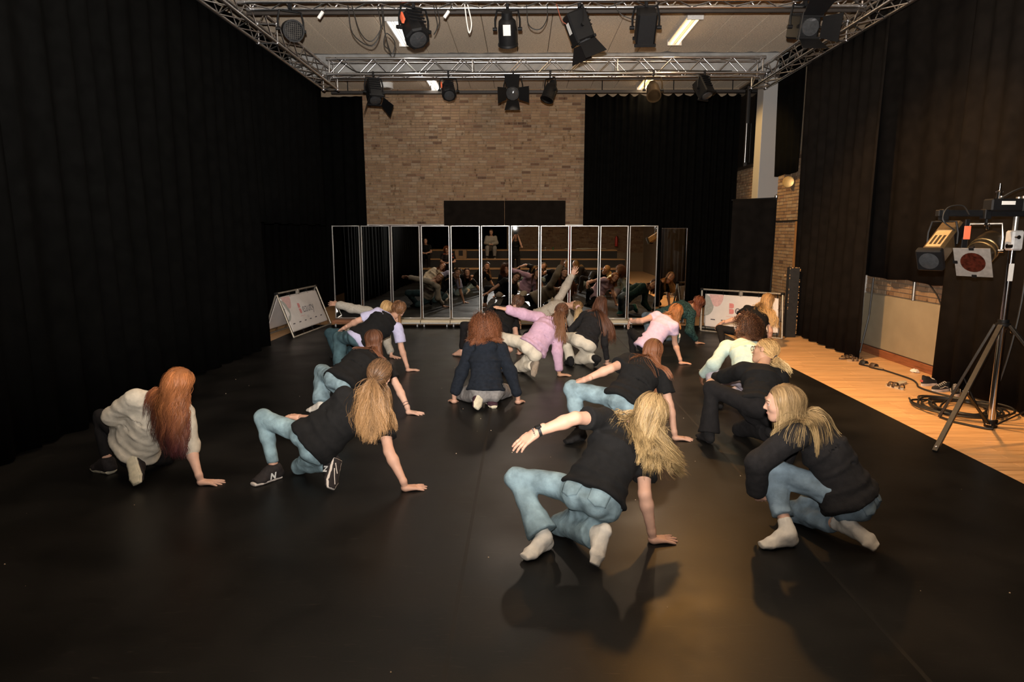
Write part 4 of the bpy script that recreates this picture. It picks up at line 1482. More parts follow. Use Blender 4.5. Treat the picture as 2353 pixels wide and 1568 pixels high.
# ---------------------------------------------------------------- seating tiers behind the camera (seen in the mirrors)
M_TIER = mat('tier_black', (.02, .019, .019), .8)
M_NOSE = mat_wood('tier_edge_wood', (.35, .19, .08), (.52, .31, .14), .45, (1.2, 20, 20), False)
tn = ['lowest', 'middle', 'top']
for k in range(3):
    z = .36 * (k + 1)
    y1 = -1.5 - .95 * k
    t = thing('seating_tier', tn[k] + ' black seating tier with pale wooden edge behind the dancers', 'seating', (0, y1, 0), 'seating tiers')
    MB().bbox((-4.3, y1 - .95 - (.9 if k == 2 else 0), 0), (4.0 - .25 * k, y1, z - .03), .006).build('riser', M_TIER, t)
    MB().bbox((-4.3, y1 - .95 - (.9 if k == 2 else 0), z - .03), (4.0 - .25 * k, y1 + .02, z), .004).build('tread', M_NOSE, t)
t = thing('paper_cup', 'pale paper cup with dark band on the wooden tier edge', 'cup', (1.2, -3.6, 1.08))
MB().lathe((1.2, -3.6, 1.08), (0, 0, 1), [(0, .028), (.11, .04), (.112, .042), (.118, .042)], 14).build('cup', M_WHITE, t, True)
MB().lathe((1.2, -3.6, 1.118), (0, 0, 1), [(0, .0335), (.03, .0365)], 14).build('sleeve', M_RUBBER, t, True)
t = thing('bottle', 'small green bottle on the wooden tier edge', 'bottle', (1.55, -3.6, 1.08))
MB().lathe((1.55, -3.6, 1.08), (0, 0, 1), [(0, .025), (.1, .025), (.13, .01), (.16, .01)], 12).build('glass', mat('green_glass', (.05, .2, .08), .15), t, True)
MB().lathe((1.55, -3.6, 1.24), (0, 0, 1), [(0, .011), (.015, .011)], 10).build('cap', M_ORANGE, t, True)
rng = random.Random(31)
pts = [(2.3 + .35 * math.sin(k * 1.3) + k * .012, -3.6 + .1 * math.cos(k * 1.7), 1.1 + .05 * abs(math.sin(k * .9))) for k in range(40)]
cable('cable_heap', pts, .012, 'heap of tangled pale cable on the wooden tier', mat('pale_cable', (.4, .36, .28), .6), 3)
t = thing('paper_bag', 'brown paper bag on the lower wooden tier', 'bag', (-2.6, -2.7, .72))
MB().bbox((-2.85, -2.85, .72), (-2.35, -2.55, 1.12), .01).build('bag', mat('kraft_paper', (.25, .16, .09), .8), t)
MB().bbox((-2.68, -2.548, .86), (-2.5, -2.542, 1.08), .002).build('print', M_RUBBER, t)
t = thing('fire_extinguisher', 'red fire extinguisher on the brick wall behind the tiers', 'extinguisher', (3.7, -5.85, 1.3))
MB().lathe((3.7, -5.85, 1.2), (0, 0, 1), [(0, .06), (.01, .07), (.4, .07), (.45, .03), (.48, .03)], 14).build('cylinder', mat('red_paint', (.5, .03, .02), .35), t, True)
MB().tube([(3.7, -5.85, 1.68), (3.78, -5.83, 1.66), (3.8, -5.82, 1.4)], .012, 6).build('hose', M_RUBBER, t, True)
MB().bbox((3.66, -5.99, 1.3), (3.74, -5.91, 1.5), .004).build('bracket', M_GREYSTEEL, t)

# ================================================================ people: signed-distance bodies
def surface_nets(V, org, h):
    S = V < 0
    c = np.zeros(tuple(n - 1 for n in V.shape), np.uint8)
    for a in (0, 1):
        for b in (0, 1):
            for d in (0, 1):
                c += S[a:S.shape[0] - 1 + a, b:S.shape[1] - 1 + b, d:S.shape[2] - 1 + d]
    mask = (c > 0) & (c < 8)
    ids = np.argwhere(mask)
    if len(ids) == 0:
        return np.zeros((0, 3)), np.zeros((0, 4), int)
    idx = np.full(mask.shape, -1, np.int32)
    idx[mask] = np.arange(len(ids))
    i, j, k = ids.T
    acc = np.zeros((len(ids), 3))
    num = np.zeros(len(ids))
    cor = [(a, b, d) for a in (0, 1) for b in (0, 1) for d in (0, 1)]
    for A in cor:
        for ax in range(3):
            if A[ax]:
                continue
            Bc = list(A)
            Bc[ax] = 1
            va = V[i + A[0], j + A[1], k + A[2]]
            vb = V[i + Bc[0], j + Bc[1], k + Bc[2]]
            m = (va < 0) != (vb < 0)
            t = va[m] / (va[m] - vb[m])
            p = np.tile(np.array(A, float), (m.sum(), 1))
            p[:, ax] += t
            acc[m] += p
            num[m] += 1
    verts = org + h * (ids + acc / num[:, None])
    faces = []
    nx, ny, nz = V.shape
    for ax in range(3):
        sl0 = [slice(None)] * 3
        sl1 = [slice(None)] * 3
        sl0[ax], sl1[ax] = slice(0, -1), slice(1, None)
        s0, s1 = S[tuple(sl0)], S[tuple(sl1)]
        e = np.argwhere(s0 != s1)
        o1, o2 = (ax + 1) % 3, (ax + 2) % 3
        ok = (e[:, o1] >= 1) & (e[:, o2] >= 1) & (e[:, o1] < V.shape[o1] - 1) & (e[:, o2] < V.shape[o2] - 1)
        e = e[ok]
        fl_ = s0[tuple(e.T)]
        q = []
        for d1, d2 in ((-1, -1), (0, -1), (0, 0), (-1, 0)):
            g = e.copy()
            g[:, o1] += d1
            g[:, o2] += d2
            q.append(idx[tuple(g.T)])
        q = np.stack(q, 1)
        q[~fl_] = q[~fl_][:, ::-1]
        faces.append(q)
    return verts, np.concatenate(faces)


class Field:
    def __init__(s, lo, hi, h):
        s.h = h
        s.lo = np.asarray(lo, float)
        n = np.ceil((np.asarray(hi, float) - s.lo) / h).astype(int) + 1
        s.D = np.full(n, 1.0, np.float32)
        s.ax = [(s.lo[i] + h * np.arange(n[i])).astype(np.float32) for i in range(3)]

    def sub(s, lo, hi):
        sl = []
        for i in range(3):
            a = max(0, int((lo[i] - s.lo[i]) / s.h))
            b = min(len(s.ax[i]), int((hi[i] - s.lo[i]) / s.h) + 2)
            if b <= a:
                return None
            sl.append(slice(a, b))
        x = s.ax[0][sl[0]][:, None, None]
        y = s.ax[1][sl[1]][None, :, None]
        z = s.ax[2][sl[2]][None, None, :]
        return tuple(sl), x, y, z

    def merge(s, sl, d, k):
        a = s.D[sl]
        if k > 0:
            hh = np.maximum(k - np.abs(a - d), 0) / k
            s.D[sl] = np.minimum(a, d) - hh * hh * k * .25
        else:
            s.D[sl] = np.minimum(a, d)

    @staticmethod
    def dot(x, y, z, o, v):
        return (x - o[0]) * v[0] + (y - o[1]) * v[1] + (z - o[2]) * v[2]

    def cutd(s, d, x, y, z, cut):
        if cut is not None:
            for p, n in (cut if isinstance(cut, list) else [cut]):
                d = np.maximum(d, s.dot(x, y, z, p, n))
        return d

    def cap(s, a, b, ra, rb, k=.02, cut=None):
        a, b = np.asarray(a, float), np.asarray(b, float)
        m = max(ra, rb) + k + .03
        g = s.sub(np.minimum(a, b) - m, np.maximum(a, b) + m)
        if g is None:
            return s
        sl, x, y, z = g
        ba = b - a
        L2 = max(ba @ ba, 1e-9)
        t = np.clip(s.dot(x, y, z, a, ba) / L2, 0, 1)
        dx, dy, dz = x - a[0] - t * ba[0], y - a[1] - t * ba[1], z - a[2] - t * ba[2]
        d = np.sqrt(dx * dx + dy * dy + dz * dz) - (ra + (rb - ra) * t)
        s.merge(sl, s.cutd(d, x, y, z, cut), k)
        return s

    def ell(s, c, R, r, k=.02, cut=None, sub=False):
        c = np.asarray(c, float)
        m = max(r) + k + .03
        g = s.sub(c - m, c + m)
        if g is None:
            return s
        sl, x, y, z = g
        q = [s.dot(x, y, z, c, R[i]) for i in range(3)]
        l0 = np.sqrt(sum((q[i] / r[i]) ** 2 for i in range(3)))
        l1 = np.sqrt(sum((q[i] / r[i] ** 2) ** 2 for i in range(3)))
        d = l0 * (l0 - 1) / np.maximum(l1, 1e-6)
        if sub:
            a = s.D[sl]
            d = -d
            hh = np.maximum(k - np.abs(a - d), 0) / max(k, 1e-6)
            s.D[sl] = np.maximum(a, d) + hh * hh * k * .25
        else:
            s.merge(sl, s.cutd(d, x, y, z, cut), k)
        return s

    def ecap(s, a, b, side, ra, rb, k=.03, cut=None):
        a, b = np.asarray(a, float), np.asarray(b, float)
        L = np.linalg.norm(b - a)
        w = (b - a) / L
        u = unit(np.asarray(side) - w * np.dot(side, w))
        v = np.cross(w, u)
        m = max(*ra, *rb) + k + .03
        g = s.sub(np.minimum(a, b) - m, np.maximum(a, b) + m)
        if g is None:
            return s
        sl, x, y, z = g
        zz = s.dot(x, y, z, a, w)
        xx = s.dot(x, y, z, a, u)
        yy = s.dot(x, y, z, a, v)
        t = np.clip(zz / L, 0, 1)
        rx = ra[0] + (rb[0] - ra[0]) * t
        ry = ra[1] + (rb[1] - ra[1]) * t
        rr = np.sqrt((xx / rx) ** 2 + (yy / ry) ** 2) + 1e-6
        dr = (rr - 1) * np.sqrt(xx * xx + yy * yy) / rr
        dr = np.where(rr < .2, -np.minimum(rx, ry), dr)
        dz = np.maximum(np.maximum(-zz, zz - L), 0)
        d = np.where(dz > 0, np.sqrt(np.maximum(dr, 0) ** 2 + dz * dz), dr)
        s.merge(sl, s.cutd(d, x, y, z, cut), k)
        return s

    def wrinkle(s, amp, fr, seed, axis=None):
        rs = np.random.RandomState(seed)
        x, y, z = s.ax[0][:, None, None], s.ax[1][None, :, None], s.ax[2][None, None, :]
        w = np.zeros_like(s.D)
        prev = 0
        for i in range(4):
            v = rs.normal(size=3)
            if axis is not None:
                v = v * .35 + np.asarray(axis) * rs.choice([-1, 1])
            v = unit(v) * fr * (.7 + .5 * i)
            ph = rs.rand() * 6.28
            prev = np.sin(x * v[0] + y * v[1] + z * v[2] + ph + 1.4 * prev)
            w = w + prev / (1 + .5 * i)
        s.D += np.where(np.abs(s.D) < .08, w * amp * .5, 0).astype(np.float32)
        return s

    def mesh(s):
        return surface_nets(s.D, s.lo, s.h)

    def sample(s, p):
        """trilinear value + gradient"""
        q = (p - s.lo) / s.h
        n = np.array(s.D.shape)
        q = np.clip(q, 0.001, n - 1.002)
        i = q.astype(int)
        f = q - i
        c = {}
        for a in (0, 1):
            for b in (0, 1):
                for d in (0, 1):
                    c[a, b, d] = np.minimum(s.D[i[:, 0] + a, i[:, 1] + b, i[:, 2] + d], .3)
        fx, fy, fz = f.T
        def lerp3(g):
            return g
        x00 = c[0, 0, 0] * (1 - fx) + c[1, 0, 0] * fx
        x10 = c[0, 1, 0] * (1 - fx) + c[1, 1, 0] * fx
        x01 = c[0, 0, 1] * (1 - fx) + c[1, 0, 1] * fx
        x11 = c[0, 1, 1] * (1 - fx) + c[1, 1, 1] * fx
        v = (x00 * (1 - fy) + x10 * fy) * (1 - fz) + (x01 * (1 - fy) + x11 * fy) * fz
        gx = ((c[1, 0, 0] - c[0, 0, 0]) * (1 - fy) + (c[1, 1, 0] - c[0, 1, 0]) * fy) * (1 - fz) + ((c[1, 0, 1] - c[0, 0, 1]) * (1 - fy) + (c[1, 1, 1] - c[0, 1, 1]) * fy) * fz
        gy = (x10 - x00) * (1 - fz) + (x11 - x01) * fz
        gz = (x01 * (1 - fy) + x11 * fy) - (x00 * (1 - fy) + x10 * fy)
        g = np.stack([gx, gy, gz], 1)
        g /= np.linalg.norm(g, axis=1, keepdims=True) + 1e-9
        return v, g


def to_obj(name, parts, mats, parent, decimate=None):
    """parts: list of (verts, quads, material index)"""
    vs, fs, mi = [], [], []
    n = 0
    for v, f, m in parts:
        if len(v) == 0:
            continue
        vs.append(v)
        fs.append(np.asarray(f) + n)
        mi.append(np.full(len(f), m))
        n += len(v)
    me = mesh_np(name, np.concatenate(vs) - LOC[parent.name], fs, True, np.concatenate(mi))
    return link(name, me, mats, parent)


def uvsphere(c, r, n=10, m=7):
    c = np.asarray(c, float)
    v = [c + (0, 0, r)]
    for i in range(1, m):
        a = math.pi * i / m
        for j in range(n):
            b = 2 * math.pi * j / n
            v.append(c + r * np.array([math.sin(a) * math.cos(b), math.sin(a) * math.sin(b), math.cos(a)]))
    v.append(c - (0, 0, r))
    f = [(1 + (i - 1) * n + j, 1 + i * n + j, 1 + i * n + (j + 1) % n, 1 + (i - 1) * n + (j + 1) % n) for i in range(1, m - 1) for j in range(n)]
    for j in range(n):
        f.append((0, 0, 1 + j, 1 + (j + 1) % n))
        f.append((len(v) - 1, len(v) - 1, 1 + (m - 2) * n + (j + 1) % n, 1 + (m - 2) * n + j))
    f = [q for q in f if len(set(q)) == 4]
    return np.array(v), np.array(f)


SKIN = {'fair': (.50, .285, .20), 'pale': (.54, .33, .245), 'tan': (.44, .245, .155), 'brown': (.22, .105, .06)}
M_EYEW = mat('eye_white', (.75, .72, .70), .25, var=0)
M_IRIS = mat('iris', (.05, .04, .035), .2, var=0)
M_LIP = mat('lips', (.48, .18, .15), .4, var=.05)
M_BROW = mat('brows', (.16, .085, .045), .8, var=.1)


def skin_mat(k):
    key = 'skin_' + k
    if key not in _mc:
        m = mat(key, SKIN[k], .55, 0, .25, .07, 18, .06, 300)
        B = m.node_tree.nodes['Principled BSDF']
        _mc[key] = m
    return _mc[key]


def cloth(key, col, rough=.9, bump=.25, bscale=350, var=.12, scale=40, sheen=0.0):
    k = 'cloth_' + key
    if k not in _mc:
        _mc[k] = mat(k, col, rough, 0, .2, var, scale, bump, bscale, sheen=sheen, fold=.16, fscale=9)
    return _mc[k]


def denim(key, col):
    k = 'denim_' + key
    if k in _mc:
        return _mc[k]
    m = mat(k, col, .85, 0, .2, .38, 11, .35, 420, fold=.2, fscale=11)
    _mc[k] = m
    return m


def make_hand(W, F, back, right, curl, h, spread=1.0, size=1.0, heel=-.05):
    """W wrist, F tip target, back = direction of the back of the hand"""
    W, F = np.asarray(W, float), np.asarray(F, float)
    d = unit(F - W)
    n = unit(np.asarray(back) - d * np.dot(back, d))
    th = np.cross(n, d) * (1 if right else -1)       # thumb side
    L = size
    f = Field(np.minimum(W, W + d * .2 * L) - .11, np.maximum(W, W + d * .2 * L) + .11, h)

    def P(a, b, c):
        return W + (d * a + th * b + n * c) * L
    f.cap(P(heel, 0, 0), P(.015, 0, 0), .0255 * L if heel < -.02 else .022 * L, .025 * L, .01)
    offs = [.031, .011, -.010, -.029]
    base = [.084, .088, .083, .075]
    seg = [(.036, .023, .02), (.04, .026, .021), (.037, .024, .02), (.029, .018, .018)]
    for i in range(4):
        kb = P(base[i], offs[i], .002)
        f.cap(P(.012, offs[i] * .55, -.002), kb, .0165 * L, .0115 * L, .016)
        ang = math.atan2(offs[i], .30) * 1.6 * spread
        q = kb
        cu = 0.
        for s_, (sl, r0, r1) in enumerate(zip(seg[i], (.0098, .0088, .0078), (.0088, .0078, .0066))):
            cu += curl * (.55 if s_ == 0 else .8) * (1 + .12 * i)
            dirv = d * math.cos(cu) * math.cos(ang) + th * math.sin(ang) * math.cos(cu) - n * math.sin(cu)
            e = q + dirv * sl * L
            f.cap(q, e, r0 * L, r1 * L, .004)
            q = e
    # thumb
    tb = P(.018, .022, -.006)
    f.cap(P(.005, .008, -.002), tb, .018 * L, .0155 * L, .014)
    a1 = P(.05, .05, -.014)
    f.cap(tb, a1, .0145 * L, .011 * L, .01)
    a2 = a1 + (d * .8 + th * (.45 * spread) - n * (.15 + curl * .3)) * .03 * L
    f.cap(a1, a2, .0105 * L, .0092 * L, .004)
    f.cap(a2, a2 + (d * .95 + th * .15 - n * (.1 + curl * .4)) * .022 * L, .0092 * L, .0072 * L, .003)
    return f.mesh()


def make_head(HD, R, h, N_pt, s=1.0):
    """R rows: right, front, up"""
    f = Field(HD - .19, HD + .19, h)

    def P(x, y, z):
        return HD + (np.array([x, y, z]) * s) @ R
    f.ell(P(0, -.014, .032), R, (.074 * s, .094 * s, .082 * s), .02)
    f.ell(P(0, .022, -.026), R, (.061 * s, .070 * s, .084 * s), .04)
    f.cap(P(0, .055, -.083), P(0, .064, -.094), .024 * s, .019 * s, .03)
    for sx in (-1, 1):
        f.cap(P(.05 * sx, -.002, -.055), P(.018 * sx, .058, -.088), .018 * s, .018 * s, .03)
        f.ell(P(.038 * sx, .058, -.020), R, (.018 * s, .017 * s, .016 * s), .025)
        f.ell(P(.032 * sx, .103, .006), R, (.019 * s, .018 * s, .013 * s), .012, sub=True)
        f.cap(P(.020 * sx, .0835, .0125), P(.043 * sx, .0745, .0115), .0055 * s, .005 * s, .006)
        f.cap(P(.022 * sx, .081, -.0065), P(.042 * sx, .0735, -.006), .0045 * s, .004 * s, .006)
        f.ell(P(.077 * sx, -.010, -.006), R, (.010 * s, .020 * s, .031 * s), .006)
    f.cap(P(-.03, .084, .024), P(.03, .084, .024), .010 * s, .010 * s, .015)
    f.cap(P(0, .085, .012), P(0, .1055, -.026), .007 * s, .0095 * s, .012)
    f.ell(P(.009, .0935, -.031), R, (.0078 * s,) * 3, .006)
    f.ell(P(-.009, .0935, -.031), R, (.0078 * s,) * 3, .006)
    f.cap(P(-.013, .084, -.057), P(.013, .084, -.057), .0085 * s, .0085 * s, .008)
    f.cap(P(-.011, .081, -.067), P(.011, .081, -.067), .0085 * s, .0085 * s, .008)
    f.cap(P(0, -.02, -.06), P(0, -.03, -.14), .050 * s, .052 * s, .03)
    v, q = f.mesh()
    parts = [(v, q, 0)]
    for sx in (-1, 1):
        ev, ef = uvsphere(P(.031 * sx, .0735, .004), .0120 * s)
        parts.append((ev, ef, 1))
        ev, ef = uvsphere(P(.031 * sx, .0800, .004), .0066 * s, 8, 6)
        parts.append((ev, ef, 2))
        b = MB()
        b.tube([P(.014 * sx, .097, .026), P(.03 * sx, .094, .031), (P(.048 * sx, .078, .026))], np.array([.004, .0042, .002]) * s, 5)
        parts.append((np.array(b.v), np.array([ff for ff in b.f if len(ff) == 4]), 4))
    b = MB()
    b.tube([P(-.022, .0815, -.062), P(-.01, .0905, -.060), P(0, .0915, -.062), P(.01, .0905, -.060), P(.022, .0815, -.062)], np.array([.0015, .0045, .0048, .0045, .0015]) * s, 6)
    parts.append((np.array(b.v), np.array([ff for ff in b.f if len(ff) == 4]), 3))
    return parts


# ---------------------------------------------------------------- hair
def scalp_roots(n, HD, R, s, rs, lower=-.055):
    out = []
    while len(out) < n:
        v = rs.normal(size=(n * 4, 3))
        v /= np.linalg.norm(v, axis=1, keepdims=True)
        p = v * np.array([.077, .097, .085]) + np.array([0, -.014, .032])
        x, y, z = p.T
        hl = (y < -.005 + .9 * (z - .0)) | ((y < .012) & (z > lower))
        ok = hl & (z > lower) & ~((y > .02) & (z < .075)) & (y < .075)
        out.extend(p[ok].tolist())
    p = np.array(out[:n])
    return p * s


def hair_mesh(name, strands, w, HD, mat_, parent, rs, taper=.35, flat=.45, along0=0., tint=None, curl=None, ribbon=True, grp=None):
    """strands (N,m,3)"""
    S = np.asarray(strands, float)
    Nn, m, _ = S.shape
    t = np.linspace(0, 1, m)
    T = np.gradient(S, axis=1)
    T /= np.linalg.norm(T, axis=2, keepdims=True) + 1e-9
    out = S - HD
    out /= np.linalg.norm(out, axis=2, keepdims=True) + 1e-9
    side = np.cross(T, out)
    side /= np.linalg.norm(side, axis=2, keepdims=True) + 1e-9
    up = np.cross(side, T)
    if curl is not None:
        amp, freq = curl
        ph = rs.rand(Nn, 1) * 6.28
        fr = freq * (.7 + .6 * rs.rand(Nn, 1))
        if grp is not None:
            ng = int(grp.max()) + 1
            ph = (rs.rand(ng) * 6.28)[grp][:, None] + .45 * rs.randn(Nn, 1)
            fr = freq * (.75 + .5 * rs.rand(ng))[grp][:, None] * (1 + .05 * rs.randn(Nn, 1))
        L = np.linalg.norm(np.diff(S, axis=1), axis=2).sum(1)[:, None]
        a = amp * np.clip(t * 2.5, 0, 1)[None, :] * (.5 + rs.rand(Nn, 1))
        S = S + side * (a * np.sin(fr * t[None] * L * 6.28 + ph))[..., None] + up * (a * .7 * np.cos(fr * t[None] * L * 6.28 + ph))[..., None]
    wt = w * (.75 + .6 * rs.rand(Nn, 1)) * np.interp(t, [0, .1, .6, 1], [.4, 1, .85, taper])[None]
    wt = wt[..., None]
    if ribbon:
        ro = rs.normal(0, .28, (Nn, 1, 1))
        sv = side * np.cos(ro) + up * np.sin(ro)
        V = np.stack([S + sv * wt, S - sv * wt], 2).reshape(-1, 3)
        b0 = (np.arange(Nn) * m * 2)[:, None] + (np.arange(m - 1) * 2)[None]
        F = np.stack([b0, b0 + 2, b0 + 3, b0 + 1], -1).reshape(-1, 4)
        al = np.broadcast_to((along0 + (1 - along0) * t)[None, :, None], (Nn, m, 2)).ravel()
        ti = np.broadcast_to((rs.rand(Nn) if tint is None else tint)[:, None, None], (Nn, m, 2)).ravel()
        return V, F, al, ti
    ring = np.stack([S + side * wt, S + up * wt * flat, S - side * wt, S - up * wt * flat], 2)   # N,m,4,3
    V = ring.reshape(-1, 3)
    base = (np.arange(Nn) * m * 4)[:, None, None] + (np.arange(m - 1) * 4)[None, :, None]
    k = np.arange(4)[None, None]
    kk = (k + 1) % 4
    F = np.stack([base + k, base + kk, base + 4 + kk, base + 4 + k], -1).reshape(-1, 4)
    tips = (np.arange(Nn) * m * 4)[:, None] + (m - 1) * 4 + np.arange(4)[None]
    rootq = (np.arange(Nn) * m * 4)[:, None] + np.arange(4)[None, ::-1]
    al = np.broadcast_to((along0 + (1 - along0) * t)[None, :, None], (Nn, m, 4)).ravel()
    ti = np.broadcast_to((rs.rand(Nn) if tint is None else tint)[:, None, None], (Nn, m, 4)).ravel()
    return V, np.concatenate([F, tips, rootq]), al, ti


def trace(p0, v0, n, ds, gap, coll, g=(0, 0, -1), stiff=.78, wind=None, rs=None, noise=.0, hug=None):
    pts = [p0]
    v = v0
    p = p0
    g = np.asarray(g, float)
    for i in range(n):
        gg = g if wind is None else g + np.asarray(wind) * (i / n)
        v = v * stiff + gg * (1 - stiff)
        if noise:
            v = v + rs.normal(0, noise, v.shape)
        v = v / (np.linalg.norm(v, axis=1, keepdims=True) + 1e-9)
        q = p + v * (ds[:, None] if np.ndim(ds) else ds)
        ga = min(1., .25 + i / 6.) if hug is not None else 1.
        for _ in range(2):
            d, gr = coll(q)
            pen = np.clip(gap * ga - d, 0, .05)
            q = q + gr * pen[:, None]
        if hug is not None:
            fn, HD_, R_, zt = hug
            lz = (q - HD_) @ R_[2]
            d, gr = fn(q)
            a = np.where((lz > zt) & (d < .09), .85, 0.)
            q = q + gr * ((gap * ga - d) * a)[:, None]
        q[:, 2] = np.maximum(q[:, 2], .012)
        v = (q - p)
        v = v / (np.linalg.norm(v, axis=1, keepdims=True) + 1e-9)
        p = q
        pts.append(p)
    return np.stack(pts, 1)


def make_hair(cfg, HD, R, s, bodyf, parent, far, seed):
    rs = np.random.RandomState(seed)
    mode = cfg.get('mode', 'loose')
    c0, c1 = cfg['col']
    mt = mat_hair('hair_' + parent.name, c0, c1, cfg.get('tip', .35))
    n = int(cfg.get('n', 420) * (2.6 if far else 6.4))
    w = cfg.get('w', .0075) * (.40 if far else .22)
    length = cfg.get('len', .35)
    steps = 11 if far else 16
    er = np.array([.074, .094, .082]) * s
    ec = HD + (np.array([0, -.014, .032]) * s) @ R

    def coll(p):
        d1, g1 = bodyf.sample(p)
        q = (p - ec) @ R.T
        l0 = np.linalg.norm(q / er, axis=1) + 1e-9
        d2 = (l0 - 1) * er.min()
        g2 = ((q / er ** 2) / (np.linalg.norm(q / er ** 2, axis=1, keepdims=True) + 1e-9)) @ R
        m = d2 < d1
        return np.where(m, d2, d1), np.where(m[:, None], g2, g1)

    def headonly(p):
        q = (p - ec) @ R.T
        l0 = np.linalg.norm(q / er, axis=1) + 1e-9
        return (l0 - 1) * er.min(), ((q / er ** 2) / (np.linalg.norm(q / er ** 2, axis=1, keepdims=True) + 1e-9)) @ R
    loc = scalp_roots(n, HD, R, s, rs, cfg.get('lower', -.055))
    P0 = HD + loc * .955 @ R
    VV, FF, AL, TI = [], [], [], []
    nv = 0

    def put(r):
        nonlocal nv
        V, F, a, t = r
        VV.append(V)
        FF.append(F + nv)
        AL.append(a)
        TI.append(t)
        nv += len(V)
    # cap below the strands
    f = Field(HD - .16, HD + .16, .008 if not far else .011)
    f.ell(ec, R, er * 1.05, 0, cut=[(HD + np.array([0, .055, .055]) @ R * s, unit(np.array([0, .75, -.66])) @ R), (HD + np.array([0, 0, -.05]) @ R, -R[2])])
    v, q = f.mesh()
    VV.append(v)
    FF.append(q + nv)
    AL.append(np.zeros(len(v)))
    TI.append(np.full(len(v), .25))
    nv += len(v)

    def flow_to(P, target, m, layer):
        """strands combed over the head to a tie point"""
        pts = [P]
        p = P
        for i in range(m):
            a = (i + 1) / m
            q = P * (1 - a) + target * a
            # keep the arc on the head
            for _ in range(2):
                d, gr = headonly(q)
                pen = np.clip(layer + .010 * math.sin(a * math.pi) - d, 0, .2)
                q = q + gr * pen[:, None]
            pts.append(q)
        return np.stack(pts, 1)

    def init_dir(loc):
        # away from the parting, down and back
        px = cfg.get('part', 0.)
        sgn = np.where(loc[:, :1] - px * .05 >= 0, 1., -1.)
        fw_ = np.clip((loc[:, 1:2] + .055) / .06, 0, 1)
        sx_ = (sgn * .6 + .4 * np.clip(loc[:, :1] / .05, -1, 1)) * fw_ + .25 * np.clip(loc[:, :1] / .06, -1, 1) * (1 - fw_)
        d = np.concatenate([sx_ * .9, -.5 * np.ones((len(loc), 1)), np.where(loc[:, 2:] > .05, .05, -.5)], 1)
        nrm = loc / er ** 2
        nrm /= np.linalg.norm(nrm, axis=1, keepdims=True)
        d = d - nrm * (d * nrm).sum(1, keepdims=True)
        d /= np.linalg.norm(d, axis=1, keepdims=True) + 1e-9
        return (d + nrm * .12) @ R
    curl = cfg.get('curl')
    wind = cfg.get('wind')

    def clump(st, c=.55, per=26):
        N0 = len(st)
        K = max(4, N0 // per)
        gi = rs.choice(N0, K, replace=False)
        mid = st.shape[1] // 2
        d = ((st[:, None, mid] - st[None, gi, mid]) ** 2).sum(-1) + ((st[:, None, 0] - st[None, gi, 0]) ** 2).sum(-1)
        a = d.argmin(1)
        tt = (np.linspace(0, 1, st.shape[1]) ** 1.3)[None, :, None]
        shp = np.random.RandomState(seed + 3).rand(K)
        return st * (1 - c * tt) + st[gi][a] * (c * tt), np.clip(.5 * shp[a] + .5 * rs.rand(N0), 0, 1), a

    def loose_put(P_, loc_, vol):
        N0 = len(P_)
        low = rs.rand(N0)
        ln = length * (.85 + .2 * rs.rand(N0))
        hug = (headonly, HD, R, -.035 + .03 * rs.rand(N0))
        st = trace(P_, init_dir(loc_), steps, ln / steps, .003 + vol * rs.rand(N0) ** 1.5, coll, stiff=cfg.get('stiff', .66), wind=(wind if 'wind2' not in cfg else np.where((loc_[:, :1] + .02 * rs.randn(N0, 1)) > cfg.get('split', 0.), np.asarray([wind]), np.asarray([cfg['wind2']]))), rs=rs, noise=cfg.get('noise', .005), hug=hug)
        st, tn, gp = clump(st)
        put(hair_mesh('h', st, w, HD, mt, parent, rs, curl=curl, tint=tn, grp=gp))
    if mode == 'loose':
        loose_put(P0, loc, cfg.get('vol', .02))
    elif mode == 'curly':
        out = (P0 - ec)
        out /= np.linalg.norm(out, axis=1, keepdims=True)
        ln = length * (.6 + .5 * rs.rand(n))
        st = trace(P0, out * .55 + init_dir(loc) * .6, steps, ln / steps, .004 + cfg.get('vol', .06) * rs.rand(n), coll, stiff=.8, rs=rs, noise=.07)
        put(hair_mesh('h', st, w, HD, mt, parent, rs, curl=curl or (.012, 18), taper=.5))
    else:
        ties = cfg['ties']
        sel = np.full(n, -1)
        for i in range(n):
            if mode == 'half' and loc[i, 2] < cfg.get('halfz', .025) * s:
                continue
            sel[i] = 0 if len(ties) == 1 else (0 if loc[i, 0] < 0 else 1)
        fr_ = sel == -1
        if fr_.any():
            loose_put(P0[fr_], loc[fr_], cfg.get('vol', .015))
        for ti_, tie in enumerate(ties):
            tp = HD + np.array(tie) * s @ R
            mk = sel == ti_
            st = flow_to(P0[mk], tp + rs.normal(0, .006, (mk.sum(), 3)), 8, .004 + .008 * rs.rand(mk.sum()))
            put(hair_mesh('h', st, w, HD, mt, parent, rs, along0=0, taper=.8))
            AL[-1] = AL[-1] * .18
            if mode == 'braid':
                bl = cfg.get('len', .3)
                path = trace(tp[None], unit(tp - HD)[None] * .6, 26, bl / 26, np.array([.018]), coll, stiff=.6, wind=cfg.get('winds', [wind, wind])[ti_])[0]
                bm_ = MB()
                # three interlaced strands
                T = np.gradient(path, axis=0)
                T /= np.linalg.norm(T, axis=1, keepdims=True)
                o_ = path - HD
                o_ /= np.linalg.norm(o_, axis=1, keepdims=True)
                sd = np.cross(T, o_)
                sd /= np.linalg.norm(sd, axis=1, keepdims=True) + 1e-9
                u_ = np.cross(sd, T)
                M_ = 60
                tt = np.linspace(0, 1, M_)
                ip = lambda A_: np.stack([np.interp(tt, np.linspace(0, 1, len(A_)), A_[:, i]) for i in range(3)], 1)
                pp, ss, uu = ip(path), ip(sd), ip(u_)
                nfreq = bl / .05
                arr = []
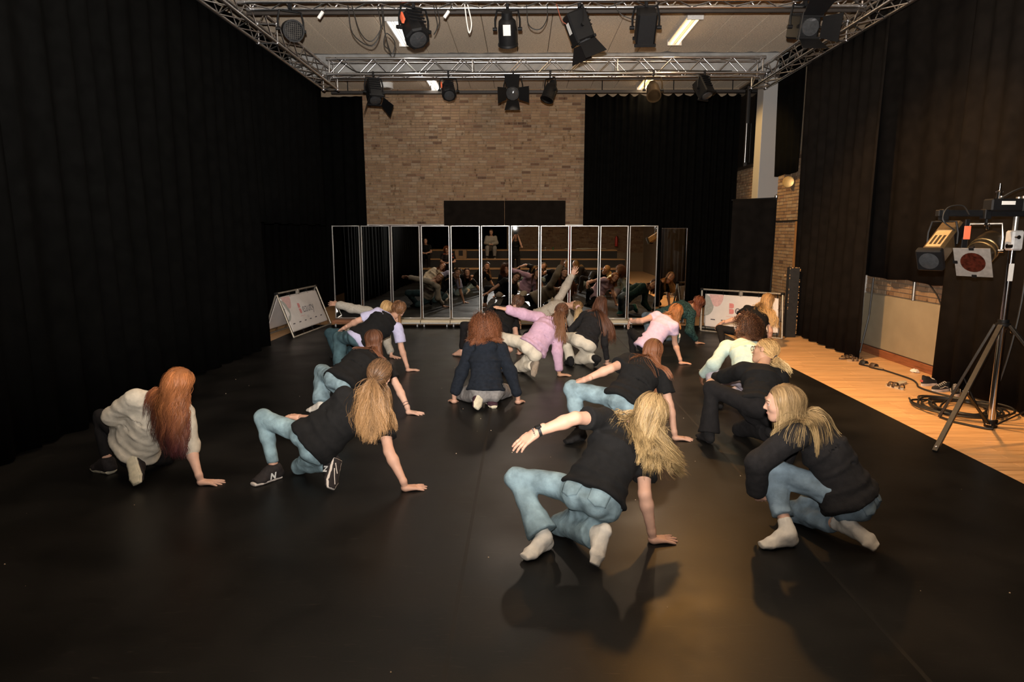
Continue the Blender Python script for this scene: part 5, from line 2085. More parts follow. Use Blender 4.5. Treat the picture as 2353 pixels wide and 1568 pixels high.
                for k in range(3):
                    ph = 2 * math.pi * k / 3
                    a_ = .012 * (1 - .4 * tt)
                    arr.append(pp + ss * (a_ * np.sin(tt * nfreq * 6.28 + ph))[:, None] + uu * (a_ * .6 * np.sin(2 * (tt * nfreq * 6.28 + ph)))[:, None])
                put(hair_mesh('h', np.array(arr), .0125, HD, mt, parent, rs, taper=.55, flat=.9, ribbon=False))
                # loose tuft
                e0 = np.tile(path[-1], (10, 1)) + rs.normal(0, .004, (10, 3))
                st = trace(e0, np.tile(T[-1], (10, 1)), 5, .05 / 5, np.full(10, .008), coll, rs=rs, noise=.1)
                put(hair_mesh('h', st, .004, HD, mt, parent, rs, along0=.8))
            else:
                nt_ = int(n * cfg.get('tailn', .35))
                e0 = np.tile(tp, (nt_, 1)) + rs.normal(0, .008, (nt_, 3))
                back = unit(tp - ec)
                v0 = back * .8 + rs.normal(0, .25, (nt_, 3))
                ln = length * (.75 + .4 * rs.rand(nt_))
                st = trace(e0, v0, steps, ln / steps, .004 + cfg.get('tvol', .03) * rs.rand(nt_), coll, stiff=cfg.get('tstiff', .78), wind=wind, rs=rs, noise=cfg.get('tnoise', .06))
                st, tn, gp = clump(st, .5, 18)
                put(hair_mesh('h', st, w, HD, mt, parent, rs, along0=.3, curl=curl, tint=tn, grp=gp))
    V = np.concatenate(VV)
    me = mesh_np('hair', V - LOC[parent.name], [np.concatenate(FF)], True)
    for nm, dat in (('along', np.concatenate(AL)), ('tint', np.concatenate(TI))):
        at = me.attributes.new(nm, 'FLOAT', 'POINT')
        at.data.foreach_set('value', dat.astype(np.float32))
    return link('hair', me, mt, parent), [HD + np.array(t_) * s @ R for t_ in cfg.get('ties', [])]


# ---------------------------------------------------------------- the figure
def make_person(pose, cfg, label, group=None, name='person'):
    J = {k: np.array(v, float) + (0, 0, .004) for k, v in pose.items()}
    base = np.array([J['P'][0], J['P'][1], min(v[2] for v in J.values())])
    base[2] = cfg.get('base_z', 0.)
    root = thing(name, label, 'person', tuple(base), group)
    far = cfg.get('far', J['P'][1] > 7.6)
    h = .0115 if not far else .0155
    P_, N_, HD = J['P'], J['N'], J['HD']
    t = unit(N_ - P_)
    xs = unit(J['SR'] - J['SL'])
    xs = unit(xs - t * np.dot(xs, t))
    xh = unit(J['HR'] - J['HL'])
    xh = unit(xh - t * np.dot(xh, t))
    fs_, fh = np.cross(t, xs), np.cross(t, xh)
    look = unit(cfg.get('look', fs_))
    up = unit(HD - N_) * .8 + np.array(cfg.get('headup', (0, 0, .35)))
    up = unit(up - look * np.dot(up, look))
    RH = np.array([np.cross(look, up), look, up])
    if 'nod' in cfg:
        a = cfg['nod']
        lk = look * math.cos(a) - up * math.sin(a)
        up = up * math.cos(a) + look * math.sin(a)
        RH = np.array([np.cross(lk, up), lk, up])
    allp = np.array(list(J.values()))
    lo, hi = allp.min(0) - .2, allp.max(0) + .2
    seed = cfg.get('seed', abs(hash(label)) % 1000) if 'seed' in cfg else sum(map(ord, label)) % 997
    bend = cfg.get('bend', .03)
    g = cfg.get('girth', 1.0)

    def spine(u):
        ff = fs_ * u + fh * (1 - u)
        return P_ + (N_ - P_) * u - ff * (bend * math.sin(math.pi * min(max(u, 0), 1)))
    prof = [(-.2, .162, .112), (0, .160, .114), (.2, .140, .103), (.42, .124, .094), (.66, .146, .108), (.86, .128, .084), (1.0, .070, .062)]

    def torso(F, off, u0=-.2, u1=1.0, k=.04, cut=None, loose=0.):
        pr = []
        for (u, a, b) in prof:
            l = loose * (1 - max(0, u)) if u < .7 else 0
            pr.append((u, (a + off + l) * g, (b + off + l) * g))
        if u0 < -.2:
            pr = [(u0, pr[0][1] + .006, pr[0][2] + .006)] + pr
        for (ua, a0, b0), (ub, a1, b1) in zip(pr[:-1], pr[1:]):
            if ub <= u0 or ua >= u1:
                continue
            um = (ua + ub) / 2
            sd = unit(xs * max(0, min(1, um)) + xh * (1 - max(0, min(1, um))))
            F.ecap(spine(ua), spine(ub), sd, (a0, b0), (a1, b1), k, cut)

    # ---- body (one surface) : trunk, limbs, neck
    fb = Field(lo, hi, h)
    torso(fb, -.016)
    for sd in 'LR':
        S_, E_, W_, H_, K_, A_ = [J[q + sd] for q in 'SEWHKA']
        slv = cfg['top'].get('sleeve' + sd, cfg['top'].get('sleeve', .6))
        ca = .82 if slv > 1.5 else 1.
        cl_ = .80
        fb.cap(N_ + t * .0, S_, .05 * g, .046 * g, .04)
        fb.cap(S_, S_ + (E_ - S_) * .5, .047 * g, .044 * g, .03)
        fb.cap(S_ + (E_ - S_) * .45, E_, .044 * g * ca, .037 * g * ca, .02)
        fb.cap(E_, E_ + (W_ - E_) * .3, .037 * g * ca, .040 * g * ca, .02)
        fb.cap(E_ + (W_ - E_) * .28, W_, .040 * g * ca, .0255 * g, .02)
        fb.cap(H_, K_, .072 * g * cl_, .05 * g * cl_, .04)
        fb.cap(K_, K_ + (A_ - K_) * .35, .046 * g * cl_, .05 * g * cl_, .02)
        fb.cap(K_ + (A_ - K_) * .3, A_, .05 * g * cl_, .034 * g, .02)
        if cfg.get('feet', 'sock') == 'bare':
            foot_prims(fb, J, sd, 0.)
    nk = HD + np.array([0, -.03, -.07]) @ RH
    fb.cap(N_ - t * .02, nk, .055 * g, .049, .03)
    parts = [(*fb.mesh(), 0)]
    parts += make_head(HD, RH, .0058 if not far else .0085, N_)
    for sd in 'LR':
        W_, F_ = J['W' + sd], J['F' + sd]
        hk = cfg.get('hand' + sd, {})
        fl_ = F_[2] < .04 + cfg.get('base_z', 0)
        back = hk.get('back', (0, 0, 1))
        W2, F2 = W_.copy(), F_.copy()
        if fl_:
            W2 = W2.copy()
            # palm flat on the floor: the hand leaves the wrist and lies level
            d0 = unit(F_ - W_)
            dflat = unit(np.array([d0[0], d0[1], -.10]))
            W2[2] = .028
            W2[:2] = W_[:2]
            fb2 = Field(np.minimum(W_, W2) - .08, np.maximum(W_, W2) + .08, .0075)
            fb2.cap(J['E' + sd] + (W_ - J['E' + sd]) * .85, W_, .0275, .026, .01)
            fb2.cap(W_, W2 + dflat * .012, .0262, .022, .012)
            fb2.cap(W2 + dflat * .01, W2 + dflat * .04, .022, .018, .012)
            parts.append((*fb2.mesh(), 0))
            F2 = W2 + dflat * .17
        parts.append((*make_hand(W2, F2, back, sd == 'R', hk.get('curl', .06 if fl_ else .28), .0048 if not far else .0062, hk.get('spread', 2.0 if fl_ else .8), heel=.004 if fl_ else -.05), 0))
    to_obj('body', parts, [skin_mat(cfg.get('skin', 'fair')), M_EYEW, M_IRIS, M_LIP, M_BROW], root)

    # ---- trousers
    b = cfg['bottom']
    ft = Field(lo, hi, h)
    st = b.get('style', 'straight')
    wst = b.get('waist', .2)
    cw = (spine(wst), t)
    torso(ft, .004, -.2, wst + .25, .04, cut=cw)
    r = {'skinny': (.082, .060, .053, .044), 'legging': (.080, .056, .050, .038), 'straight': (.092, .070, .068, .066), 'flare': (.088, .064, .060, .095),
         'loose': (.100, .078, .074, .060), 'wide': (.098, .080, .082, .090)}[st]
    for sd, sg in (('L', -1), ('R', 1)):
        H_, K_, A_ = J['H' + sd], J['K' + sd], J['A' + sd]
        ft.ell(P_ - fh * .055 + xh * sg * .068 - t * .055, np.array([xh, fh, t]), (.088 * g, .085 * g, .095 * g), .04)
        ft.cap(H_, K_, r[0] * g, r[1] * g, .045)
        ft.cap(K_, K_ + unit(K_ - H_) * .01, r[1] * g, r[1] * .98 * g, .02)
        hem = b.get('hem' + sd, b.get('hem', .97))
        he = K_ + (A_ - K_) * hem
        far_e = K_ + (A_ - K_) * (hem + .25)
        k_ = r[3] + (r[3] - r[2]) * .25
        ft.cap(K_, K_ + (A_ - K_) * .4, r[1] * .97 * g, r[2] * g, .03, cut=(he, unit(A_ - K_)))
        ft.cap(K_ + (A_ - K_) * .35, far_e, r[2] * g, k_ * g, .02, cut=(he, unit(A_ - K_)))
    ft.wrinkle(b.get('wr', .006), 28, seed + 1)
    ft.wrinkle(b.get('wr', .006) * .6, 62, seed + 2)
    x, y, z = ft.ax[0][:, None, None], ft.ax[1][None, :, None], ft.ax[2][None, None, :]
    ft.D = np.maximum(ft.D, (.008 - z) + 0 * x + 0 * y).astype(np.float32)
    tv, tf = ft.mesh()
    tob = to_obj('trousers', [(tv, tf, 0)], [b['mat']], root)
    if b.get('pockets'):
        m_p = b['mat']
        for sg in (-1, 1):
            c = P_ - fh * .10 + xh * sg * .085 - t * .045
            nu_, nv_ = 13, 14
            pts = []
            for jv in range(nv_):
                q = jv / (nv_ - 1)
                for iu in range(nu_):
                    e_ = iu / (nu_ - 1) * 2 - 1
                    b_lo = -.072 + .022 * abs(e_)
                    pts.append(c + xh * (e_ * (.058 - .006 * (1 - q))) + t * (b_lo + (.055 - b_lo) * q) - fh * .09)
            pts = np.array(pts)
            for _ in range(60):
                d_ = ft.sample(pts)[0]
                pts = pts + fh * np.clip(d_ - .002, -.01, .02)[:, None] * .8
            i_ = np.arange(nu_ - 1)
            F_ = np.concatenate([np.stack([q * nu_ + i_, q * nu_ + i_ + 1, (q + 1) * nu_ + i_ + 1, (q + 1) * nu_ + i_], 1) for q in range(nv_ - 1)])
            if sg * 0 == 0:
                ob_ = link('pocket', mesh_np('pocket', pts - LOC[root.name], [F_]), m_p, tob)
                sm_ = ob_.modifiers.new('thickness', 'SOLIDIFY')
                sm_.thickness = .006
                sm_.offset = 0

    # ---- top
    tp = cfg['top']
    fs2 = Field(lo, hi, h)
    loose = tp.get('loose', .02)
    hem = tp.get('hem', -.05)
    ch = (spine(hem), -t)
    off = tp.get('off', .008) + .004
    torso(fs2, off, min(hem - .15, -.2), 1.0, .04, cut=ch, loose=loose)
    for sg in (-1, 1):
        fs2.ell(P_ - fh * .055 + xh * sg * .068 - t * .055, np.array([xh, fh, t]), ((.102 + loose * .3) * g, (.099 + loose * .3) * g, .108 * g), .04, cut=ch)
    neckcut = (N_ + t * .035, t)
    for sd in 'LR':
        S_, E_, W_ = J['S' + sd], J['E' + sd], J['W' + sd]
        fs2.cap(N_ - t * .015, S_, (.058 + off * .5) * g, (.054 + off) * g, .04, cut=neckcut)
        sl = tp.get('sleeve' + sd, tp.get('sleeve', .6))
        if sl <= 0:
            continue
        ra, re, rw = tp.get('arm', (.062, .066, .05))
        up_d = unit(E_ - S_)
        if sl <= 1:
            he = S_ + (E_ - S_) * sl
            fs2.cap(S_, S_ + (E_ - S_) * (sl + .3), ra * g, re * 1.12 * g, .035, cut=(he, up_d))
        else:
            fs2.cap(S_, E_, ra * g, re * g, .035)
            fr = sl - 1
            he = E_ + (W_ - E_) * fr
            fs2.cap(E_, E_ + (W_ - E_) * max(.1, fr - .12), re * g, (rw + (re - rw) * .3) * g, .025)
            fs2.cap(E_ + (W_ - E_) * max(.05, fr - .14), he + unit(W_ - E_) * .05, rw * 1.08 * g, rw * .8 * g, .012, cut=(he, unit(W_ - E_)))
    if tp.get('hood'):
        fs2.ell(N_ - fs_ * .075 - t * .01, np.array([xs, fs_, t]), (.125, .06, .075), .03)
        fs2.ell(N_ + fs_ * .01 + t * .03, np.array([xs, fs_, t]), (.098, .09, .04), .03)
    if tp.get('rib', False):
        fs2.ecap(spine(hem), spine(hem + .1), xh, ((.150 + off) * g, (.108 + off) * g), ((.158 + off + loose) * g, (.116 + off + loose) * g), .01, cut=ch)
    wr = tp.get('wr', .007)
    fs2.wrinkle(wr, 24, seed + 5)
    fs2.wrinkle(wr * .55, 55, seed + 6, axis=t)
    sob = to_obj(tp.get('name', 't_shirt'), [(*fs2.mesh(), 0)], [tp['mat']], root)
    if tp.get('vest') is not None:
        fv = Field(lo, hi, h)
        torso(fv, off + .016, min(hem + .06, .1) - .2, 1.0, .04, cut=(spine(hem + .07), -t), loose=loose)
        for sd in 'LR':
            fv.cap(N_ - t * .015, N_ + (J['S' + sd] - N_) * .9, .068, .066, .04, cut=neckcut)
        fv.wrinkle(.006, 24, seed + 8)
        to_obj('vest', [(*fv.mesh(), 0)], [tp['vest']], root)

    # ---- feet
    fk = cfg.get('feet', 'sock')
    if fk != 'bare':
        for sd in 'LR':
            A_, T_ = J['A' + sd], J['T' + sd]
            K_ = J['K' + sd]
            m_ = np.minimum(A_, T_) - .13
            M2 = np.maximum(A_, T_) + .13
            fh_ = .0065 if not far else .009
            ff_ = Field(m_, M2, fh_)
            D_, U_, X_ = foot_frame(J, sd)
            if fk == 'sock':
                foot_prims(ff_, J, sd, .004)
                ax = unit(K_ - A_)
                ff_.cap(A_ - ax * .01, A_ + ax * cfg.get('sockh', .08), .043, .042, .02, cut=(A_ + ax * cfg.get('sockh', .08), ax))
                z = ff_.ax[2][None, None, :]
                ff_.D = np.maximum(ff_.D, .003 - z + 0 * ff_.D).astype(np.float32)
                ff_.wrinkle(.003, 70, seed + 9)
                to_obj('sock', [(*ff_.mesh(), 0)], [cfg['footmat']], root)
            else:
                foot_prims(ff_, J, sd, .013, cut=[(A_ - U_ * .062, -U_), (A_ + U_ * .03, U_)])
                so_ = Field(m_, M2, fh_)
                bse = A_ - U_ * .072
                so_.ecap(bse - D_ * .04, bse + D_ * .03, X_, (.047, .016), (.043, .016), .01)
                so_.ecap(bse + D_ * .02, bse + D_ * .13, X_, (.043, .016), (.053, .015), .015)
                so_.ecap(bse + D_ * .13, bse + D_ * .185, X_, (.053, .015), (.035, .015), .012)
                shoe = to_obj('shoe', [(*ff_.mesh(), 0)], [cfg['footmat']], root)
                to_obj('sole', [(*so_.mesh(), 0)], [cfg.get('solemat', M_SOLEW)], shoe)
                tr_ = Field(m_, M2, fh_)
                b2 = A_ - U_ * .084
                tr_.ecap(b2 - D_ * .036, b2 + D_ * .03, X_, (.038, .008), (.034, .008), .01)
                tr_.ecap(b2 + D_ * .02, b2 + D_ * .13, X_, (.034, .008), (.044, .008), .015)
                tr_.ecap(b2 + D_ * .13, b2 + D_ * .18, X_, (.044, .008), (.028, .008), .012)
                to_obj('tread', [(*tr_.mesh(), 0)], [cfg.get('treadmat', cfg.get('solemat', M_SOLEW))], shoe)
                if cfg.get('N_mark'):
                    for a0, a1 in ((.0, .07), (.04, .15)):
                        MB().tube([b2 + D_ * a0 - X_ * .02 - U_ * .008, b2 + D_ * (a0 + a1) / 2 - X_ * .006 - U_ * .009, b2 + D_ * a1 + X_ * .014 - U_ * .008], .004, 5).build('tread_line', M_SOLEW, shoe, True)
                lc = MB()
                for k in range(4):
                    c_ = A_ + D_ * (.055 + k * .026) - U_ * (.0 + k * .0115)
                    lc.tube([c_ - X_ * .024 - U_ * .012, c_ + U_ * .003, c_ + X_ * .024 - U_ * .012], .0032, 5)
                lc.build('laces', cfg.get('lacemat', M_SOLEW), shoe, True)
                if cfg.get('N_mark'):
                    for sx in (-1, 1):
                        text_mesh('N', .062, np.array([D_ * sx, U_, X_ * sx]), A_ + X_ * sx * .0545 - U_ * .055 + D_ * (.02 if sx > 0 else .075),
                                  'side_mark', M_WHITE, shoe, thick=.003, shear=.2)
    # ---- hair
    coarse = Field(lo, hi + .05, .02)
    coarse.D = np.full_like(coarse.D, .3)
    gx = [np.clip(((coarse.ax[i] - fb.lo[i]) / fb.h).round().astype(int), 0, fb.D.shape[i] - 1) for i in range(3)]
    ig = np.ix_(*gx)
    coarse.D = np.minimum(np.minimum(fb.D[ig], fs2.D[ig]), ft.D[ig])
    hair = cfg.get('hair')
    ties = []
    if hair:
        ho, ties = make_hair(hair, HD, RH, 1.0, coarse, root, far, seed)
    for acc in cfg.get('acc', []):
        acc(root, J, RH, HD, ties)
    return root


def foot_frame(J, sd):
    A_, T_, K_ = J['A' + sd], J['T' + sd], J['K' + sd]
    d = unit(T_ - A_)
    u = K_ - A_
    if T_[2] < .05 and A_[2] < .1:
        u = np.array([0, 0, 1.0])
    u = unit(u - d * np.dot(u, d))
    a = math.atan2(.055, .18)
    D_ = d * math.cos(a) + u * math.sin(a)
    U_ = u * math.cos(a) - d * math.sin(a)
    return D_, U_, np.cross(D_, U_)


def foot_prims(F, J, sd, o, cut=None):
    A_ = J['A' + sd]
    D_, U_, X_ = foot_frame(J, sd)
    F.cap(A_ - D_ * .03 - U_ * .045, A_ - D_ * .012 - U_ * .01, .034 + o, .034 + o, .02, cut)
    F.cap(A_, A_ + D_ * .05 - U_ * .02, .035 + o, .034 + o, .025, cut)
    F.ecap(A_ - D_ * .02 - U_ * .052, A_ + D_ * .12 - U_ * .056, X_, (.031 + o, .026 + o), (.042 + o, .022 + o), .025, cut)
    F.cap(A_ + D_ * .04 - U_ * .022, A_ + D_ * .12 - U_ * .05, .032 + o, .024 + o, .025, cut)
    F.ecap(A_ + D_ * .11 - U_ * .058, A_ + D_ * .172 - U_ * .062, X_, (.042 + o, .019 + o), (.030 + o, .014 + o), .02, cut)


def acc_band(joint, other, frac, r, w, m, name, rr=.006):
    """band round the forearm/ankle"""
    def f(root, J, RH, HD, ties):
        a, b = J[joint], J[other]
        c = a + (b - a) * frac
        d = unit(b - a)
        MB().lathe(c - d * w / 2, d, [(0, r), (0, r + rr), (w, r + rr), (w, r), (0, r)], 18).build(name, m, root, True)
    return f


def acc_beads(joint, other, frac, r, m, name='bracelet'):
    def f(root, J, RH, HD, ties):
        a, b = J[joint], J[other]
        c = a + (b - a) * frac
        d = unit(b - a)
        R = frame_from(d, (0, 0, 1) if abs(d[2]) < .9 else (1, 0, 0))
        q = MB()
        for k in range(16):
            t_ = 2 * math.pi * k / 16
            p = c + r * (math.cos(t_) * R[0] + math.sin(t_) * R[2])
            v, fc = uvsphere(p, .005, 6, 4)
            q.add(v, [tuple(x) for x in fc])
        q.build(name, m, root, True)
    return f


def acc_watch(root, J, RH, HD, ties):
    a, b = J['WL'], J['EL']
    c = a + (b - a) * .08
    d = unit(b - a)
    MB().lathe(c - d * .009, d, [(0, .027), (0, .031), (.018, .031), (.018, .027), (0, .027)], 18).build('watch_strap', M_RUBBER, root, True)
    n = unit(np.array([0, -.2, 1.0]) - d * np.dot((0, -.2, 1.0), d))
    R = np.array([d, np.cross(n, d), n])
    MB().at(R, c + n * .031).bbox((-.019, -.017, -.004), (.019, .017, .007), .004).build('watch_case', M_BLACKMETAL, root)


def acc_glasses(m):
    def f(root, J, RH, HD, ties):
        g = MB()
        for sx in (-1, 1):
            ring = [HD + np.array([.033 * sx + .024 * math.cos(q), .108, .002 + .021 * math.sin(q)]) @ RH for q in np.linspace(0, 2 * math.pi, 16, endpoint=False)]
            g.tube(ring, .0026, 5, True)
            g.tube([HD + np.array(p) @ RH for p in ((.057 * sx, .107, .006), (.078 * sx, .06, .008), (.083 * sx, -.01, .006), (.08 * sx, -.03, -.012))], .0024, 5)
        g.tube([HD + np.array(p) @ RH for p in ((-.009, .109, .006), (0, .112, .008), (.009, .109, .006))], .0024, 5)
        g.build('glasses', m, root, True)
    return f


def acc_tie(m, name, r=.018, w=.012, idx=0):
    def f(root, J, RH, HD, ties):
        c = ties[idx]
        d = unit(c - HD)
        R = frame_from(d, RH[2])
        ring = [c + r * (math.cos(q) * R[0] + math.sin(q) * R[2]) * (1 + .12 * math.sin(q * 7)) for q in np.linspace(0, 2 * math.pi, 28, endpoint=False)]
        MB().tube(ring, w, 6, True).build(name, m, root, True)
    return f


def acc_chest_text(word, m):
    """letters printed on the front of the top, each set on the chest surface"""
    def f(root, J, RH, HD, ties):
        t = unit(J['N'] - J['P'])
        x = unit(J['SR'] - J['SL'])
        x = unit(x - t * np.dot(x, t))
        fr = np.cross(t, x)
        n = len(word)
        for i, ch in enumerate(word):
            q = (i - (n - 1) / 2) / n
            a = q * 1.5
            rt = -x * math.cos(a) - fr * math.sin(a)
            nn = fr * math.cos(a) - x * math.sin(a)
            c = J['P'] + (J['N'] - J['P']) * (.66 - .5 * q * q) - x * (.172 * math.sin(a)) + fr * (.172 * math.cos(a)) - fr * .015
            text_mesh(ch, .062, np.array([rt, t, nn]), c - rt * .02, 'printed_letter', m, root, thick=.002)
    return f

# ================================================================ the dancers
M_BLK = cloth('black', (.0072, .0068, .0068), .92, .2, 300, .2, 25)
M_BLKP = cloth('black_trouser', (.0085, .0075, .0078), .9, .2, 300, .2, 25)
M_CHAR = cloth('charcoal', (.0135, .0122, .0125), .92, .35, 260, .25, 30)
M_NAVY = cloth('navy', (.009, .012, .018), .92, .35, 260, .25, 30)
M_CREAMSW = cloth('cream_fleece', (.52, .46, .37), .95, .3, 300, .08, 30)
M_PINKSW = cloth('lilac_fleece', (.50, .32, .42), .95, .3, 300, .08, 30)
M_MINT = cloth('mint_fleece', (.42, .52, .47), .95, .3, 300, .06, 30)
M_GREYSW = cloth('grey_fleece', (.34, .31, .265), .95, .35, 300, .15, 60)
M_BEIGESW = cloth('beige_fleece', (.42, .36, .29), .95, .35, 300, .12, 60)
M_LAV = cloth('lavender_cotton', (.58, .43, .55), .9, .15, 300, .06, 30)
M_LAVB = cloth('blue_lavender_cotton', (.42, .40, .56), .9, .15, 300, .06, 30)
M_CREAMP = cloth('cream_twill', (.60, .53, .42), .85, .2, 350, .08, 20)
M_GREYP = cloth('grey_jersey', (.22, .205, .195), .92, .3, 300, .2, 40)
M_LILP = cloth('pale_lilac_jersey', (.42, .37, .42), .9, .2, 300, .1, 30)
M_WSOCK = cloth('white_sock', (.62, .57, .50), .95, .3, 400, .1, 25)
M_BSOCK = cloth('black_sock', (.012, .011, .011), .95, .3, 400, .1, 25)
M_J1 = denim('light_blue', (.19, .265, .295))
M_J2 = denim('pale_skinny', (.21, .30, .33))
M_J3 = denim('teal_blue', (.055, .10, .115))
M_J4 = denim('mid_blue', (.17, .225, .265))
M_J5 = denim('grey_blue', (.11, .145, .175))
M_J6 = denim('dark_teal', (.035, .07, .085))
M_SNKB = cloth('sneaker_knit', (.022, .018, .018), .75, .3, 400, .25, 60)
M_SNKP = cloth('sneaker_plum', (.05, .022, .03), .75, .3, 400, .25, 60)
M_SOLEC = mat('cream_sole', (.55, .49, .36), .6)
M_KNIT = cloth('green_knit', (.018, .045, .042), .95, .5, 120, .9, 55)

